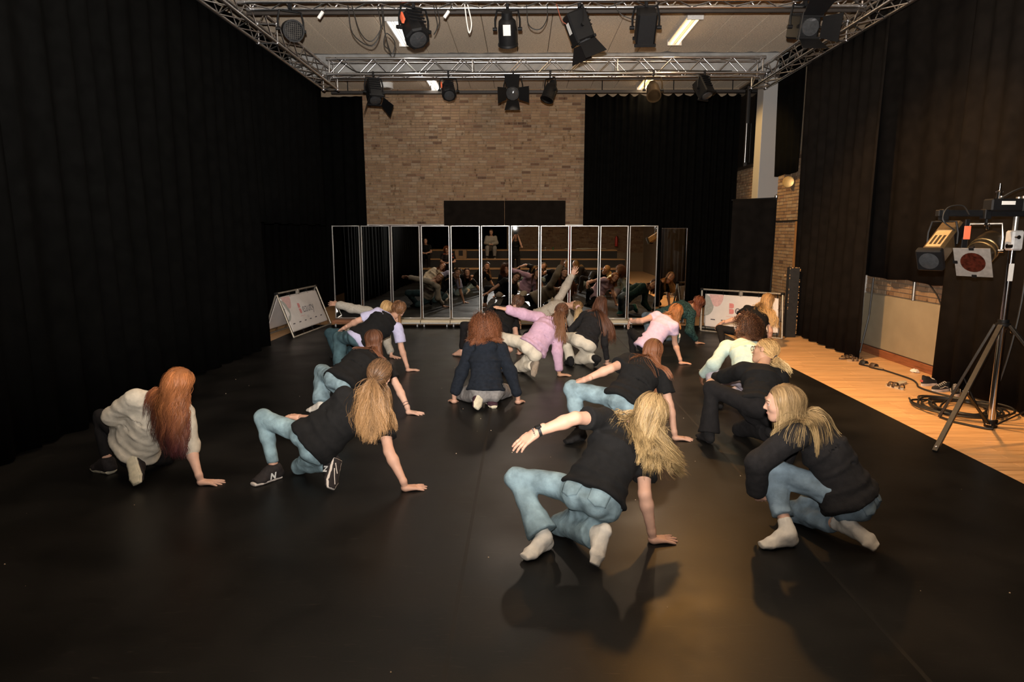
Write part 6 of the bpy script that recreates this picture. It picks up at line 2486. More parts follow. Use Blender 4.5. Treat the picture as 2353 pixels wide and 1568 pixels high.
BLOND = ((.24, .15, .068), (.47, .32, .145))
BLOND2 = ((.22, .135, .062), (.45, .31, .145))
POSES = {
    'redhead': {'P': (-2.92, 4.708, 0.26), 'N': (-2.639, 4.604, 0.61), 'HD': (-2.49, 4.597, 0.764), 'SL': (-2.771, 4.51, 0.654), 'SR': (-2.502, 4.649, 0.527), 'EL': (-2.996, 4.579, 0.511), 'ER': (-2.487, 4.657, 0.253), 'WL': (-3.081, 4.761, 0.378), 'WR': (-2.375, 4.542, 0.074), 'FL': (-3.176, 4.893, 0.35), 'FR': (-2.225, 4.561, 0.015), 'HL': (-3.008, 4.728, 0.305), 'HR': (-2.846, 4.641, 0.247), 'KL': (-3.333, 4.951, 0.395), 'KR': (-2.853, 4.99, 0.058), 'AL': (-3.195, 4.767, 0.092), 'AR': (-2.856, 4.608, 0.148), 'TL': (-3.357, 4.843, 0.03), 'TR': (-2.785, 4.476, 0.029)},
    'sneaker': {'P': (-1.508, 4.585, 0.338), 'N': (-1.147, 4.705, 0.601), 'HD': (-1.068, 4.785, 0.782), 'SL': (-1.31, 4.677, 0.64), 'SR': (-1.04, 4.699, 0.469), 'EL': (-1.511, 4.644, 0.454), 'ER': (-0.963, 4.522, 0.272), 'WL': (-1.692, 4.801, 0.44), 'WR': (-0.849, 4.449, 0.073), 'FL': (-1.844, 4.866, 0.444), 'FR': (-0.7, 4.506, 0.016), 'HL': (-1.6, 4.618, 0.363), 'HR': (-1.458, 4.544, 0.262), 'KL': (-1.962, 4.763, 0.449), 'KR': (-1.707, 4.784, 0.06), 'AL': (-1.865, 4.669, 0.083), 'AR': (-1.407, 4.552, 0.147), 'TL': (-1.966, 4.52, 0.032), 'TR': (-1.375, 4.408, 0.033)},
    'blonde': {'P': (0.421, 3.621, 0.326), 'N': (0.635, 3.907, 0.618), 'HD': (0.798, 3.967, 0.742), 'SL': (0.502, 3.884, 0.71), 'SR': (0.749, 3.862, 0.501), 'EL': (0.312, 3.693, 0.767), 'ER': (0.727, 3.668, 0.312), 'WL': (0.085, 3.657, 0.69), 'WR': (0.777, 3.674, 0.074), 'FL': (-0.054, 3.623, 0.594), 'FR': (0.932, 3.711, 0.017), 'HL': (0.354, 3.694, 0.321), 'HR': (0.486, 3.567, 0.273), 'KL': (-0.027, 3.803, 0.354), 'KR': (0.243, 3.8, 0.056), 'AL': (0.132, 3.569, 0.084), 'AR': (0.435, 3.478, 0.151), 'TL': (0.01, 3.436, 0.031), 'TR': (0.394, 3.343, 0.032)},
    'squat': {'P': (1.952, 3.745, 0.275), 'N': (1.729, 3.861, 0.659), 'HD': (1.585, 3.875, 0.816), 'SL': (1.622, 3.735, 0.655), 'SR': (1.766, 4.021, 0.65), 'EL': (1.4, 3.728, 0.487), 'ER': (1.692, 4.104, 0.398), 'WL': (1.433, 3.809, 0.264), 'WR': (1.713, 4.123, 0.16), 'FL': (1.531, 3.89, 0.159), 'FR': (1.601, 4.003, 0.139), 'HL': (1.883, 3.682, 0.31), 'HR': (2.021, 3.813, 0.295), 'KL': (1.54, 3.886, 0.385), 'KR': (1.761, 4.003, 0.058), 'AL': (1.575, 3.643, 0.086), 'AR': (1.924, 3.658, 0.122), 'TL': (1.396, 3.61, 0.029), 'TR': (2.058, 3.56, 0.03)},
    'flare': {'P': (2.042, 5.47, 0.341), 'N': (2.161, 5.825, 0.607), 'HD': (2.239, 5.961, 0.752), 'SL': (1.998, 5.806, 0.604), 'SR': (2.312, 5.782, 0.553), 'EL': (1.914, 6.045, 0.5), 'ER': (2.395, 5.824, 0.295), 'WL': (1.896, 6.275, 0.436), 'WR': (2.379, 5.729, 0.075), 'FL': (1.805, 6.142, 0.399), 'FR': (2.519, 5.792, 0.014), 'HL': (1.969, 5.414, 0.378), 'HR': (2.118, 5.476, 0.277), 'KL': (1.688, 5.682, 0.469), 'KR': (2.002, 5.792, 0.06), 'AL': (1.652, 5.575, 0.088), 'AR': (2.121, 5.432, 0.15), 'TL': (1.605, 5.746, 0.027), 'TR': (2.172, 5.57, 0.03)},
    'mint': {'P': (2.431, 6.823, 0.307), 'N': (2.432, 7.157, 0.623), 'HD': (2.509, 7.296, 0.765), 'SL': (2.27, 7.179, 0.587), 'SR': (2.588, 7.164, 0.566), 'EL': (2.102, 7.048, 0.414), 'ER': (2.691, 7.109, 0.315), 'WL': (2.032, 7.219, 0.26), 'WR': (2.732, 7.095, 0.077), 'FL': (2.037, 7.304, 0.119), 'FR': (2.885, 7.102, 0.014), 'HL': (2.349, 6.771, 0.329), 'HR': (2.53, 6.823, 0.298), 'KL': (2.12, 7.09, 0.258), 'KR': (2.382, 7.109, 0.06), 'AL': (2.079, 6.742, 0.084), 'AR': (2.455, 6.737, 0.15), 'TL': (2.034, 6.918, 0.028), 'TR': (2.517, 6.87, 0.03)},
    'bannergirl': {'P': (3.633, 10.166, 0.261), 'N': (3.777, 10.414, 0.622), 'HD': (3.914, 10.473, 0.776), 'SL': (3.62, 10.477, 0.628), 'SR': (3.922, 10.375, 0.55), 'EL': (3.415, 10.373, 0.478), 'ER': (3.927, 10.273, 0.3), 'WL': (3.196, 10.433, 0.4), 'WR': (3.929, 10.375, 0.081), 'FL': (3.111, 10.533, 0.3), 'FR': (4.02, 10.495, 0.014), 'HL': (3.529, 10.177, 0.275), 'HR': (3.709, 10.115, 0.228), 'KL': (3.139, 10.3, 0.334), 'KR': (3.594, 10.459, 0.059), 'AL': (3.118, 10.001, 0.082), 'AR': (3.688, 10.091, 0.149), 'TL': (3.076, 10.178, 0.028), 'TR': (3.762, 10.217, 0.029)},
    'auburn': {'P': (0.903, 5.557, 0.369), 'N': (1.129, 5.834, 0.657), 'HD': (1.212, 6.006, 0.756), 'SL': (0.981, 5.902, 0.675), 'SR': (1.265, 5.796, 0.562), 'EL': (0.792, 5.705, 0.644), 'ER': (1.327, 5.714, 0.306), 'WL': (0.569, 5.709, 0.543), 'WR': (1.366, 5.655, 0.075), 'FL': (0.447, 5.804, 0.484), 'FR': (1.519, 5.652, 0.014), 'HL': (0.813, 5.586, 0.4), 'HR': (0.973, 5.579, 0.301), 'KL': (0.458, 5.767, 0.44), 'KR': (0.793, 5.844, 0.06), 'AL': (0.523, 5.615, 0.088), 'AR': (0.98, 5.514, 0.15), 'TL': (0.37, 5.514, 0.027), 'TR': (0.925, 5.379, 0.03)},
    'lavender': {'P': (1.766, 9.01, 0.284), 'N': (2.038, 9.138, 0.633), 'HD': (2.182, 9.258, 0.735), 'SL': (1.929, 9.25, 0.679), 'SR': (2.115, 9.018, 0.557), 'EL': (1.688, 9.136, 0.614), 'ER': (2.155, 9.114, 0.302), 'WL': (1.555, 9.332, 0.574), 'WR': (2.233, 9.078, 0.074), 'FL': (1.533, 9.45, 0.462), 'FR': (2.387, 9.106, 0.016), 'HL': (1.683, 8.981, 0.333), 'HR': (1.849, 8.974, 0.242), 'KL': (1.59, 9.361, 0.41), 'KR': (1.636, 9.259, 0.06), 'AL': (1.577, 9.143, 0.086), 'AR': (1.802, 8.917, 0.15), 'TL': (1.516, 9.312, 0.028), 'TR': (1.848, 9.057, 0.03)},
    'green': {'P': (2.353, 10.748, 0.42), 'N': (2.758, 10.848, 0.617), 'HD': (2.94, 10.932, 0.69), 'SL': (2.689, 10.998, 0.638), 'SR': (2.787, 10.719, 0.519), 'EL': (2.471, 11.085, 0.493), 'ER': (2.764, 10.71, 0.245), 'WL': (2.26, 11.174, 0.418), 'WR': (2.91, 10.787, 0.071), 'FL': (2.117, 11.098, 0.448), 'FR': (3.054, 10.851, 0.018), 'HL': (2.287, 10.82, 0.438), 'HR': (2.394, 10.693, 0.346), 'KL': (2.138, 11.189, 0.411), 'KR': (2.211, 10.906, 0.06), 'AL': (2.163, 10.974, 0.085), 'AR': (2.522, 10.689, 0.149), 'TL': (2.084, 11.137, 0.03), 'TR': (2.597, 10.819, 0.032)},
    'cream': {'P': (0.856, 8.833, 0.369), 'N': (1.05, 9.104, 0.686), 'HD': (1.113, 9.228, 0.848), 'SL': (0.884, 9.148, 0.685), 'SR': (1.169, 9.077, 0.564), 'EL': (0.697, 9.135, 0.48), 'ER': (1.148, 8.974, 0.307), 'WL': (0.568, 9.271, 0.33), 'WR': (1.194, 8.999, 0.075), 'FL': (0.508, 9.393, 0.238), 'FR': (1.263, 9.136, 0.014), 'HL': (0.761, 8.831, 0.4), 'HR': (0.934, 8.802, 0.317), 'KL': (0.606, 9.199, 0.368), 'KR': (0.809, 9.084, 0.06), 'AL': (0.678, 8.939, 0.088), 'AR': (1.001, 8.758, 0.152), 'TL': (0.622, 9.11, 0.028), 'TR': (1.007, 8.9, 0.028)},
    'pink': {'P': (0.129, 8.273, 0.367), 'N': (0.383, 8.477, 0.69), 'HD': (0.511, 8.609, 0.798), 'SL': (0.246, 8.569, 0.725), 'SR': (0.469, 8.445, 0.541), 'EL': (0.015, 8.435, 0.79), 'ER': (0.454, 8.288, 0.317), 'WL': (-0.197, 8.351, 0.865), 'WR': (0.477, 8.273, 0.074), 'FL': (-0.369, 8.355, 0.893), 'FR': (0.631, 8.308, 0.017), 'HL': (0.05, 8.274, 0.427), 'HR': (0.197, 8.323, 0.31), 'KL': (-0.273, 8.505, 0.469), 'KR': (-0.031, 8.545, 0.06), 'AL': (-0.224, 8.428, 0.087), 'AR': (0.154, 8.219, 0.155), 'TL': (-0.338, 8.568, 0.03), 'TR': (0.136, 8.077, 0.034)},
    'curly': {'P': (-0.386, 6.824, 0.177), 'N': (-0.389, 6.944, 0.624), 'HD': (-0.401, 7.053, 0.808), 'SL': (-0.553, 6.961, 0.599), 'SR': (-0.228, 6.973, 0.593), 'EL': (-0.652, 6.95, 0.338), 'ER': (-0.121, 6.93, 0.34), 'WL': (-0.734, 6.901, 0.103), 'WR': (-0.044, 6.882, 0.103), 'FL': (-0.787, 7.025, 0.009), 'FR': (0.01, 7.004, 0.008), 'HL': (-0.458, 6.757, 0.196), 'HR': (-0.29, 6.849, 0.172), 'KL': (-0.644, 7.08, 0.056), 'KR': (-0.189, 7.22, 0.059), 'AL': (-0.471, 6.737, 0.12), 'AR': (-0.348, 6.867, 0.09), 'TL': (-0.484, 6.571, 0.03), 'TR': (-0.292, 6.696, 0.033)},
    'braids': {'P': (-0.342, 9.575, 0.443), 'N': (-0.23, 9.966, 0.655), 'HD': (-0.072, 10.034, 0.781), 'SL': (-0.404, 9.965, 0.689), 'SR': (-0.125, 9.964, 0.52), 'EL': (-0.618, 10.049, 0.54), 'ER': (-0.094, 9.783, 0.316), 'WL': (-0.808, 10.107, 0.407), 'WR': (-0.048, 9.777, 0.078), 'FL': (-0.919, 10.224, 0.37), 'FR': (0.008, 9.917, 0.013), 'HL': (-0.446, 9.578, 0.459), 'HR': (-0.273, 9.587, 0.371), 'KL': (-0.859, 9.573, 0.478), 'KR': (-0.457, 9.765, 0.062), 'AL': (-0.899, 9.606, 0.089), 'AR': (-0.21, 9.477, 0.15), 'TL': (-1.051, 9.7, 0.028), 'TR': (-0.224, 9.624, 0.03)},
    'beige': {'P': (0.316, 11.232, 0.354), 'N': (0.709, 11.26, 0.594), 'HD': (0.925, 11.289, 0.59), 'SL': (0.636, 11.375, 0.682), 'SR': (0.747, 11.138, 0.493), 'EL': (0.773, 11.395, 0.922), 'ER': (0.873, 11.249, 0.276), 'WL': (0.865, 11.291, 1.117), 'WR': (0.958, 11.35, 0.076), 'FL': (0.929, 11.302, 1.27), 'FR': (1.087, 11.432, 0.014), 'HL': (0.241, 11.275, 0.404), 'HR': (0.374, 11.24, 0.273), 'KL': (-0.12, 11.445, 0.395), 'KR': (0.092, 11.429, 0.06), 'AL': (-0.069, 11.215, 0.085), 'AR': (0.414, 11.227, 0.15), 'TL': (-0.193, 11.348, 0.03), 'TR': (0.416, 11.079, 0.03)},
    'greysweat': {'P': (-2.403, 9.436, 0.306), 'N': (-2.169, 9.669, 0.625), 'HD': (-2.009, 9.591, 0.742), 'SL': (-2.311, 9.738, 0.669), 'SR': (-2.054, 9.653, 0.502), 'EL': (-2.578, 9.783, 0.703), 'ER': (-2.043, 9.675, 0.228), 'WL': (-2.805, 9.822, 0.766), 'WR': (-1.95, 9.516, 0.074), 'FL': (-2.96, 9.877, 0.772), 'FR': (-1.823, 9.431, 0.016), 'HL': (-2.489, 9.47, 0.345), 'HR': (-2.328, 9.459, 0.244), 'KL': (-2.869, 9.596, 0.359), 'KR': (-2.62, 9.661, 0.06), 'AL': (-2.706, 9.371, 0.085), 'AR': (-2.309, 9.444, 0.15), 'TL': (-2.842, 9.491, 0.03), 'TR': (-2.274, 9.301, 0.03)},
    'vest': {'P': (-2.098, 8.402, 0.457), 'N': (-1.764, 8.57, 0.721), 'HD': (-1.659, 8.731, 0.816), 'SL': (-1.919, 8.564, 0.788), 'SR': (-1.651, 8.579, 0.598), 'EL': (-2.175, 8.547, 0.686), 'ER': (-1.611, 8.558, 0.32), 'WL': (-2.376, 8.626, 0.58), 'WR': (-1.538, 8.541, 0.077), 'FL': (-2.497, 8.71, 0.505), 'FR': (-1.395, 8.6, 0.016), 'HL': (-2.149, 8.33, 0.502), 'HR': (-2.035, 8.423, 0.382), 'KL': (-2.444, 8.595, 0.447), 'KR': (-2.26, 8.504, 0.061), 'AL': (-2.411, 8.457, 0.085), 'AR': (-1.968, 8.261, 0.15), 'TL': (-2.571, 8.545, 0.031), 'TR': (-2.006, 8.403, 0.03)},
    'bracelet': {'P': (-1.783, 6.324, 0.361), 'N': (-1.573, 6.682, 0.557), 'HD': (-1.569, 6.83, 0.712), 'SL': (-1.733, 6.718, 0.572), 'SR': (-1.43, 6.695, 0.457), 'EL': (-1.94, 6.715, 0.392), 'ER': (-1.284, 6.588, 0.249), 'WL': (-2.097, 6.895, 0.374), 'WR': (-1.173, 6.466, 0.075), 'FL': (-2.203, 7.022, 0.37), 'FR': (-1.022, 6.444, 0.014), 'HL': (-1.867, 6.378, 0.375), 'HR': (-1.694, 6.323, 0.315), 'KL': (-2.097, 6.706, 0.382), 'KR': (-1.9, 6.553, 0.06), 'AL': (-2.058, 6.457, 0.088), 'AR': (-1.614, 6.303, 0.15), 'TL': (-2.225, 6.527, 0.03), 'TR': (-1.646, 6.446, 0.03)},
}
TEE = dict(name='t_shirt', mat=M_BLK, sleeve=.62, loose=.02, hem=-.06, arm=(.066, .072, .05))


def tee(m=M_BLK, **k):
    d = dict(TEE)
    d['mat'] = m
    d.update(k)
    return d


def sweat(m, **k):
    d = dict(name='sweatshirt', mat=m, sleeve=1.97, loose=.025, hem=-.02, off=.014, arm=(.074, .070, .050), rib=True, wr=.008)
    d.update(k)
    return d


HAIRTIE = mat('hair_elastic', (.03, .02, .02), .8)
CAST = {
    'blonde': (dict(top=tee(loose=.03, hem=-.02, sleeve=.66), bottom=dict(style='flare', mat=M_J1, pockets=True, hem=.93, wr=.006), feet='sock', footmat=M_WSOCK, look=(.05, 1, .12), skin='fair',
                    handL=dict(curl=.22, spread=.7, back=(-.35, -.5, .8)),
                    hair=dict(mode='loose', col=BLOND, len=.43, n=640, w=.0072, vol=.04, wind=(1.15, -.2, .55), wind2=(-.5, -.7, .25), split=-.012, curl=(.016, 2.4), part=.1),
                    acc=[acc_watch, acc_beads('WL', 'EL', -.06, .028, mat('dark_beads', (.06, .045, .035), .4))]),
               'blonde girl in black T-shirt and flared blue jeans reaching one arm sideways'),
    'squat': (dict(top=sweat(M_CHAR, name='hoodie', hood=True, hem=-.05, loose=.035), bottom=dict(style='straight', mat=M_J4, pockets=True, hem=.74, wr=.008), feet='sock', footmat=M_WSOCK, look=(-1, .28, -.12), sockh=.085,
                   handL=dict(curl=.35, back=(-.6, -.7, .1)), handR=dict(curl=.3),
                   hair=dict(mode='loose', col=BLOND2, len=.40, n=560, w=.0072, vol=.025, curl=(.007, 2.5), noise=.006)),
              'blonde girl in dark hoodie and cropped blue jeans squatting with white socks'),
    'sneaker': (dict(top=tee(hem=-.12, loose=.03), bottom=dict(style='skinny', mat=M_J2, hem=.90, wr=.005), feet='shoe', footmat=M_SNKB, look=(.15, 1, .1), N_mark=True, treadmat=M_SNKB, lacemat=mat('blue_lace', (.05, .35, .6), .6),
                     hair=dict(mode='half', col=((.085, .042, .020), (.36, .20, .085)), len=.42, n=560, w=.0068, ties=[(0, -.125, -.005)], halfz=-.02, tailn=.5, tvol=.05, tnoise=.13, curl=(.012, 4), wind=(.1, -.2, .1)),
                     acc=[acc_tie(HAIRTIE, 'hair_tie', .016, .006)]),
                'brown haired girl in black T-shirt, pale skinny jeans and dark running shoes'),
    'redhead': (dict(top=sweat(M_CREAMSW, sleeveR=1.12, hem=-.04), bottom=dict(style='legging', mat=M_BLKP, hem=.9), feet='shoe', footmat=M_SNKB, solemat=M_SOLEC, look=(.25, 1, .05), skin='pale',
                     hair=dict(mode='loose', col=((.36, .13, .042), (.07, .018, .022)), tip=.45, len=.52, n=640, w=.0068, vol=.03, curl=(.017, 5.5), noise=.006, part=-.1)),
                'girl with long wavy red hair in cream sweatshirt leaning on one hand'),
    'auburn': (dict(top=tee(hem=-.08, loose=.03), bottom=dict(style='straight', mat=M_J1, hem=.86, wr=.006), feet='sock', footmat=M_BSOCK, look=(.1, 1, .08), sockh=.03,
                    handL=dict(curl=.2, spread=1.0, back=(-.2, -.25, 1)),
                    hair=dict(mode='loose', col=((.13, .05, .022), (.25, .09, .035)), len=.48, n=560, w=.0068, vol=.022, curl=(.006, 3), wind=(.25, -.1, 0))),
               'girl with long auburn hair in black T-shirt, hand on the knee of her blue jeans'),
    'flare': (dict(top=sweat(M_BLK, name='jumper', hem=-.05), bottom=dict(style='flare', mat=M_BLKP, hem=.98, wr=.004), feet='sock', footmat=M_BSOCK, look=(-.72, .7, .0), skin='tan',
                   hair=dict(mode='tie', col=((.50, .30, .12), (.74, .52, .25)), len=.2, n=440, w=.007, ties=[(0, -.115, -.045)], tailn=.5, tvol=.05, tnoise=.16, curl=(.01, 6)),
                   acc=[acc_tie(HAIRTIE, 'hair_tie', .018, .007), acc_glasses(mat('brown_frames', (.10, .05, .03), .3))]),
              'girl with blonde ponytail and glasses in black flared trousers'),
    'mint': (dict(top=sweat(M_MINT, hem=-.05, loose=.035), bottom=dict(style='loose', mat=M_LILP, hem=.95), feet='sock', footmat=M_BSOCK, look=(-.85, .5, -.05), skin='brown',
                  handL=dict(curl=.3, back=(-.7, -.3, .4)),
                  hair=dict(mode='curly', col=((.035, .018, .012), (.10, .04, .018)), len=.13, n=520, w=.008, vol=.045, curl=(.010, 24), far=False),
                  acc=[acc_glasses(mat('clear_frames', (.45, .38, .33), .2))]),
             'dark curly haired girl in pale mint sweatshirt with glasses'),
    'bannergirl': (dict(top=tee(hem=-.08), bottom=dict(style='legging', mat=M_BLKP), feet='sock', footmat=M_BSOCK, look=(.2, 1, .05),
                        handL=dict(curl=.3, back=(-.2, -.4, .9)),
                        hair=dict(mode='loose', col=((.42, .22, .085), (.62, .38, .15)), len=.46, n=560, w=.007, vol=.03, curl=(.014, 5), wind=(.2, 0, 0))),
                   'girl with long blonde hair in black T-shirt in front of the smooth banner'),
    'lavender': (dict(top=tee(M_LAV, hem=-.22, loose=.008, off=.004, sleeve=.45, arm=(.058, .058, .05), wr=.004, name='t_shirt'), bottom=dict(style='legging', mat=M_BLKP, hem=.95), feet='sock', footmat=M_BSOCK, look=(.25, 1, -.1),
                      handL=dict(curl=.3, back=(-.4, -.4, .8)),
                      hair=dict(mode='loose', col=((.27, .10, .035), (.36, .15, .05)), len=.24, n=480, w=.0075, vol=.03, curl=(.01, 5)),
                      acc=[acc_beads('WL', 'EL', .1, .03, M_WHITE)]),
                 'auburn haired girl in tight lavender T-shirt and black leggings'),
    'green': (dict(top=sweat(M_KNIT, name='sweater', loose=.045, hem=-.1), bottom=dict(style='straight', mat=M_J5, hem=.9), feet='shoe', footmat=cloth('teal_shoe', (.03, .16, .16)), look=(.1, 1, .0), skin='tan',
                   hair=dict(mode='loose', col=((.10, .028, .014), (.17, .05, .02)), len=.22, n=420, w=.008, vol=.03, curl=(.008, 5))),
              'dark red haired girl in green patterned knit sweater and jeans'),
    'cream': (dict(top=sweat(M_CHAR, name='long_sleeve_top', hem=-.02, loose=.008, off=.010, arm=(.056, .05, .036), rib=False), bottom=dict(style='straight', mat=M_CREAMP, hem=.92, wr=.004, waist=.06), feet='sock', footmat=M_BSOCK, look=(.1, 1, .0),
                   hair=dict(mode='loose', col=((.075, .030, .016), (.12, .045, .02)), len=.62, n=620, w=.0072, vol=.02, curl=(.006, 3))),
              'girl with very long dark brown hair in cream trousers'),
    'pink': (dict(top=sweat(M_PINKSW, hem=.0, loose=.03), bottom=dict(style='straight', mat=M_CREAMP, hem=.93, wr=.006), feet='sock', footmat=cloth('grey_sock', (.26, .21, .16)), look=(.2, 1, .05), skin='tan',
                  handL=dict(curl=.05, spread=.9, back=(0, -.2, 1)),
                  hair=dict(mode='half', col=((.085, .035, .018), (.20, .09, .04)), len=.42, n=520, w=.007, ties=[(0, -.11, .03)], halfz=.0, tailn=.25, curl=(.01, 4), wind=(-.1, 0, 0)),
                  acc=[acc_tie(mat('claw_clip', (.09, .03, .015), .3), 'hair_clip', .022, .009)]),
             'girl in lilac pink sweatshirt and cream trousers with one arm stretched out'),
    'curly': (dict(top=sweat(M_NAVY, name='hoodie', hood=True, hem=-.0, loose=.03), bottom=dict(style='loose', mat=M_GREYP, hem=.9), feet='shoe', footmat=M_SNKP, solemat=M_SOLEC, look=(0, 1, .0), bend=-.0,
                   handL=dict(curl=.35, spread=1.2), handR=dict(curl=.35, spread=1.2),
                   hair=dict(mode='curly', col=((.06, .022, .011), (.19, .065, .026)), len=.21, n=900, w=.0075, vol=.036, curl=(.010, 22)),
                   acc=[acc_band('WL', 'EL', .06, .037, .02, M_WHITE, 'shirt_cuff'), acc_band('WR', 'ER', .06, .037, .02, M_WHITE, 'shirt_cuff')]),
              'girl with big curly auburn hair in dark navy hoodie kneeling on her heels'),
    'braids': (dict(top=tee(hem=-.1, loose=.03), bottom=dict(style='legging', mat=M_BLKP, hem=.93), feet='bare', look=(.1, 1, .05),
                    hair=dict(mode='braid', col=((.085, .04, .022), (.20, .10, .05)), len=.3, n=420, w=.008, ties=[(-.045, -.095, -.05), (.045, -.095, -.05)])),
               'girl with dark braids in black T-shirt and leggings behind the pink sweatshirt'),
    'beige': (dict(top=sweat(M_BEIGESW, hem=-.05), bottom=dict(style='legging', mat=M_BLKP), feet='sock', footmat=M_BSOCK, look=(-.1, 1, .0), headup=(0, 0, 0), skin='fair',
                   handL=dict(curl=.1, spread=1.2, back=(0, -1, .1)),
                   hair=dict(mode='tie', col=((.24, .13, .055), (.58, .40, .2)), len=.3, n=420, w=.0075, ties=[(.02, -.115, .03)], tailn=.4, curl=(.008, 4)),
                   acc=[acc_tie(cloth('scrunchie', (.62, .38, .36)), 'scrunchie', .03, .02)]),
              'girl in beige sweatshirt with pink scrunchie raising one arm at the mirrors'),
    'greysweat': (dict(top=sweat(M_GREYSW, hem=-.05, loose=.035), bottom=dict(style='straight', mat=M_J6), feet='sock', footmat=M_BSOCK, look=(.2, 1, .1),
                       handL=dict(curl=.12, spread=1.0, back=(-.1, -.7, .6)),
                       hair=dict(mode='loose', col=((.38, .22, .09), (.58, .38, .17)), len=.24, n=420, w=.0078, vol=.02, curl=(.006, 4)), acc=[acc_chest_text('HARVARD', mat('maroon_print', (.10, .02, .025), .8))]),
                  'blonde girl in grey sweatshirt stretching one arm towards the crumpled banner'),
    'vest': (dict(top=tee(M_LAVB, hem=-.16, loose=.02, sleeve=.75, vest=M_BLK), bottom=dict(style='wide', mat=M_J3, hem=.97, wr=.006), feet='sock', footmat=M_WSOCK, look=(.3, 1, .0), sockh=.03,
                  hair=dict(mode='braid', col=((.12, .055, .025), (.34, .18, .075)), len=.26, n=420, w=.008, ties=[(-.05, -.085, -.05), (.055, -.07, -.05)], winds=[(-1.2, -.1, .8), (.1, 0, 0)])),
             'girl with braids in black vest over lavender T-shirt and wide teal jeans'),
    'bracelet': (dict(top=tee(hem=-.12, loose=.035), bottom=dict(style='wide', mat=M_J1, hem=.93, wr=.008), feet='sock', footmat=M_WSOCK, look=(.1, 1, .05), skin='pale',
                      hair=dict(mode='loose', col=((.085, .035, .018), (.17, .065, .03)), len=.27, n=480, w=.0072, vol=.018, curl=(.004, 3)),
                      acc=[acc_band('WR', 'ER', .08, .027, .005, M_RUBBER, 'bracelet', .003), acc_beads('WR', 'ER', .2, .031, mat('dark_beads2', (.05, .03, .03), .4))]),
                 'brown haired girl in black T-shirt with dark bracelets and rolled blue jeans'),
}
for k, (cfg, lab) in CAST.items():
    make_person(POSES[k], cfg, lab, 'dancers on the vinyl floor')

# ---- onlookers behind the camera, seen in the mirrors
def seated(x, y, z, dx=0., lean=.05):
    return {'P': (x, y, z + .11), 'N': (x + dx, y + lean, z + .56), 'HD': (x + dx, y + lean + .05, z + .77), 'SL': (x + dx + .17, y + lean, z + .54), 'SR': (x + dx - .17, y + lean, z + .54),
            'EL': (x + dx + .24, y + .1, z + .30), 'ER': (x + dx - .24, y + .1, z + .30), 'WL': (x + .06, y + .28, z + .26), 'WR': (x - .06, y + .28, z + .26),
            'FL': (x - .08, y + .33, z + .24), 'FR': (x + .08, y + .33, z + .24),
            'HL': (x + .095, y, z + .1), 'HR': (x - .095, y, z + .1), 'KL': (x + .16, y + .40, z + .10), 'KR': (x - .16, y + .40, z + .10),
            'AL': (x + .16, y + .44, z - .27), 'AR': (x - .16, y + .44, z - .27), 'TL': (x + .18, y + .62, z - .33), 'TR': (x - .18, y + .62, z - .33)}


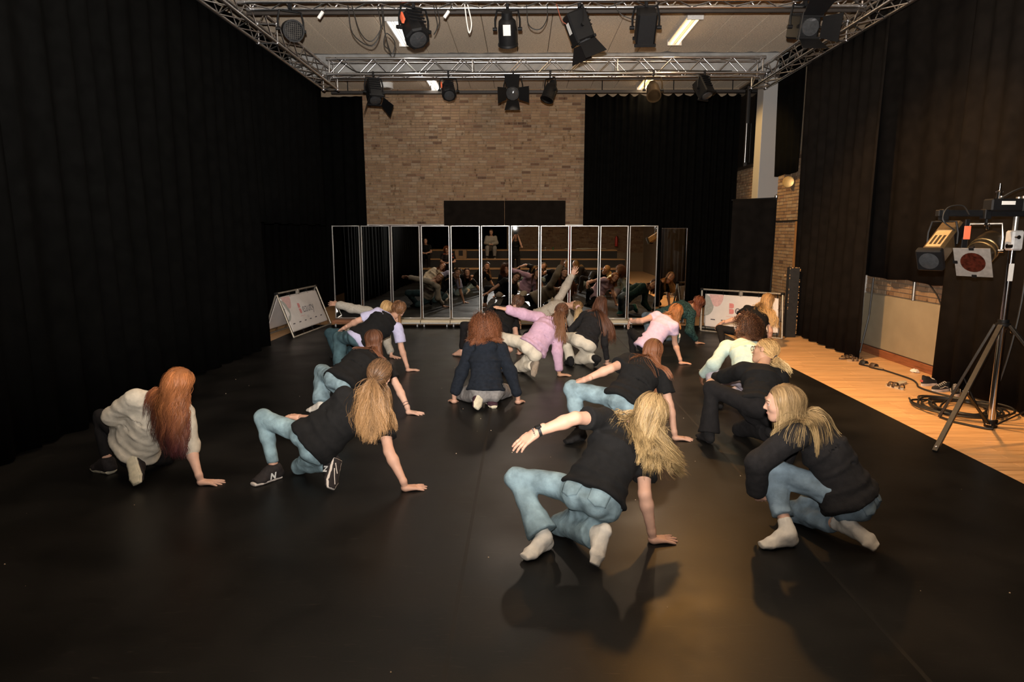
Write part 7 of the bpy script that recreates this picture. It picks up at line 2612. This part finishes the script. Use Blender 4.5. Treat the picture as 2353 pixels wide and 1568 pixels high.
make_person(seated(-1.25, -3.3, 1.09), dict(far=True, base_z=.72, top=sweat(M_GREYSW), bottom=dict(style='loose', mat=M_GREYP), feet='shoe', footmat=M_SNKB, look=(0, 1, -.1), girth=1.12,
            hair=dict(mode='loose', col=((.12, .07, .04), (.15, .09, .05)), len=.05, n=380, w=.008, lower=-.02)), 'onlooker in grey sweatshirt seated on the upper wooden tier')
make_person(seated(-3.95, -2.35, .73), dict(far=True, base_z=.36, top=tee(), bottom=dict(style='straight', mat=M_BLKP), feet='shoe', footmat=M_SNKB, look=(.2, 1, 0),
            hair=dict(mode='loose', col=((.10, .05, .03), (.14, .07, .04)), len=.3, n=380, w=.008)), 'woman in black T-shirt seated on the lower wooden tier with folded arms')
make_person(seated(-2.95, -1.35, .37), dict(far=True, base_z=.0, top=tee(cloth('black_orange', (.02, .015, .015))), bottom=dict(style='straight', mat=M_BLKP), feet='shoe', footmat=M_SNKB, look=(.2, 1, 0),
            hair=dict(mode='curly', col=((.35, .10, .04), (.42, .14, .05)), len=.08, n=380, w=.008, vol=.03),
            acc=[acc_glasses(M_BLACKMETAL), lambda r, J, RH, HD, t: MB().tube([J['SL'] + (0, .06, -.1), J['SL'] + (-.03, .03, .05), J['N'] + (0, -.08, .04), J['SR'] + (.03, .03, .05), J['SR'] + (0, .06, -.1)], .03, 6).build('collar', M_ORANGE, r, True)]),
            'short curly red haired onlooker with an orange collar seated on the lowest tier')
# the photographer behind the lens
ph = {'P': (.0, -.34, .95), 'N': (.0, -.30, 1.48), 'HD': (.0, -.235, 1.70), 'SL': (-.18, -.29, 1.46), 'SR': (.18, -.29, 1.46), 'EL': (-.25, -.12, 1.27), 'ER': (.25, -.12, 1.27),
      'WL': (-.09, -.075, 1.62), 'WR': (.12, -.10, 1.66), 'FL': (-.03, -.07, 1.77), 'FR': (.07, -.09, 1.81), 'HL': (-.095, -.34, .94), 'HR': (.095, -.34, .94),
      'KL': (-.13, -.33, .50), 'KR': (.13, -.33, .50), 'AL': (-.14, -.38, .085), 'AR': (.14, -.38, .085), 'TL': (-.17, -.20, .03), 'TR': (.17, -.20, .03)}
make_person(ph, dict(far=True, top=tee(), bottom=dict(style='straight', mat=M_BLKP), feet='shoe', footmat=M_SNKB, look=(0, 1, 0), handL=dict(back=(-1, -.2, 0), curl=.4), handR=dict(back=(1, -.2, 0), curl=.4),
            hair=dict(mode='loose', col=((.09, .05, .03), (.12, .07, .04)), len=.28, n=380, w=.008)), 'photographer in black holding a camera with flash up to the eye')
t = thing('camera_body', 'black camera with lit flash held by the photographer', 'camera', (0, -.08, 1.78))
MB().bbox((-.072, -.105, 1.785), (.072, -.05, 1.885), .012).build('body', M_BLACKMETAL, t)
MB().lathe((0, -.052, 1.84), (0, 1, 0), [(0, .036), (.02, .04), (.04, .04), (.042, .034)], 16).build('lens_barrel', M_BLACKMETAL, t, True)
MB().bbox((-.03, -.1, 1.885), (.03, -.05, 1.90), .004).bbox((-.035, -.1, 1.9), (.035, -.045, 1.98), .008).build('flash_body', M_BLACKMETAL, t)
MB().bbox((-.04, -.1, 1.98), (.04, -.03, 2.045), .008).build('flash_head', M_BLACKMETAL, t)
MB().box((-.034, -.031, 1.99), (.034, -.0285, 2.036)).build('flash_tube', mat('flash_lit', (1, 1, 1), .4, var=0, emit=((.9, .96, 1.0), 60.0)), t)
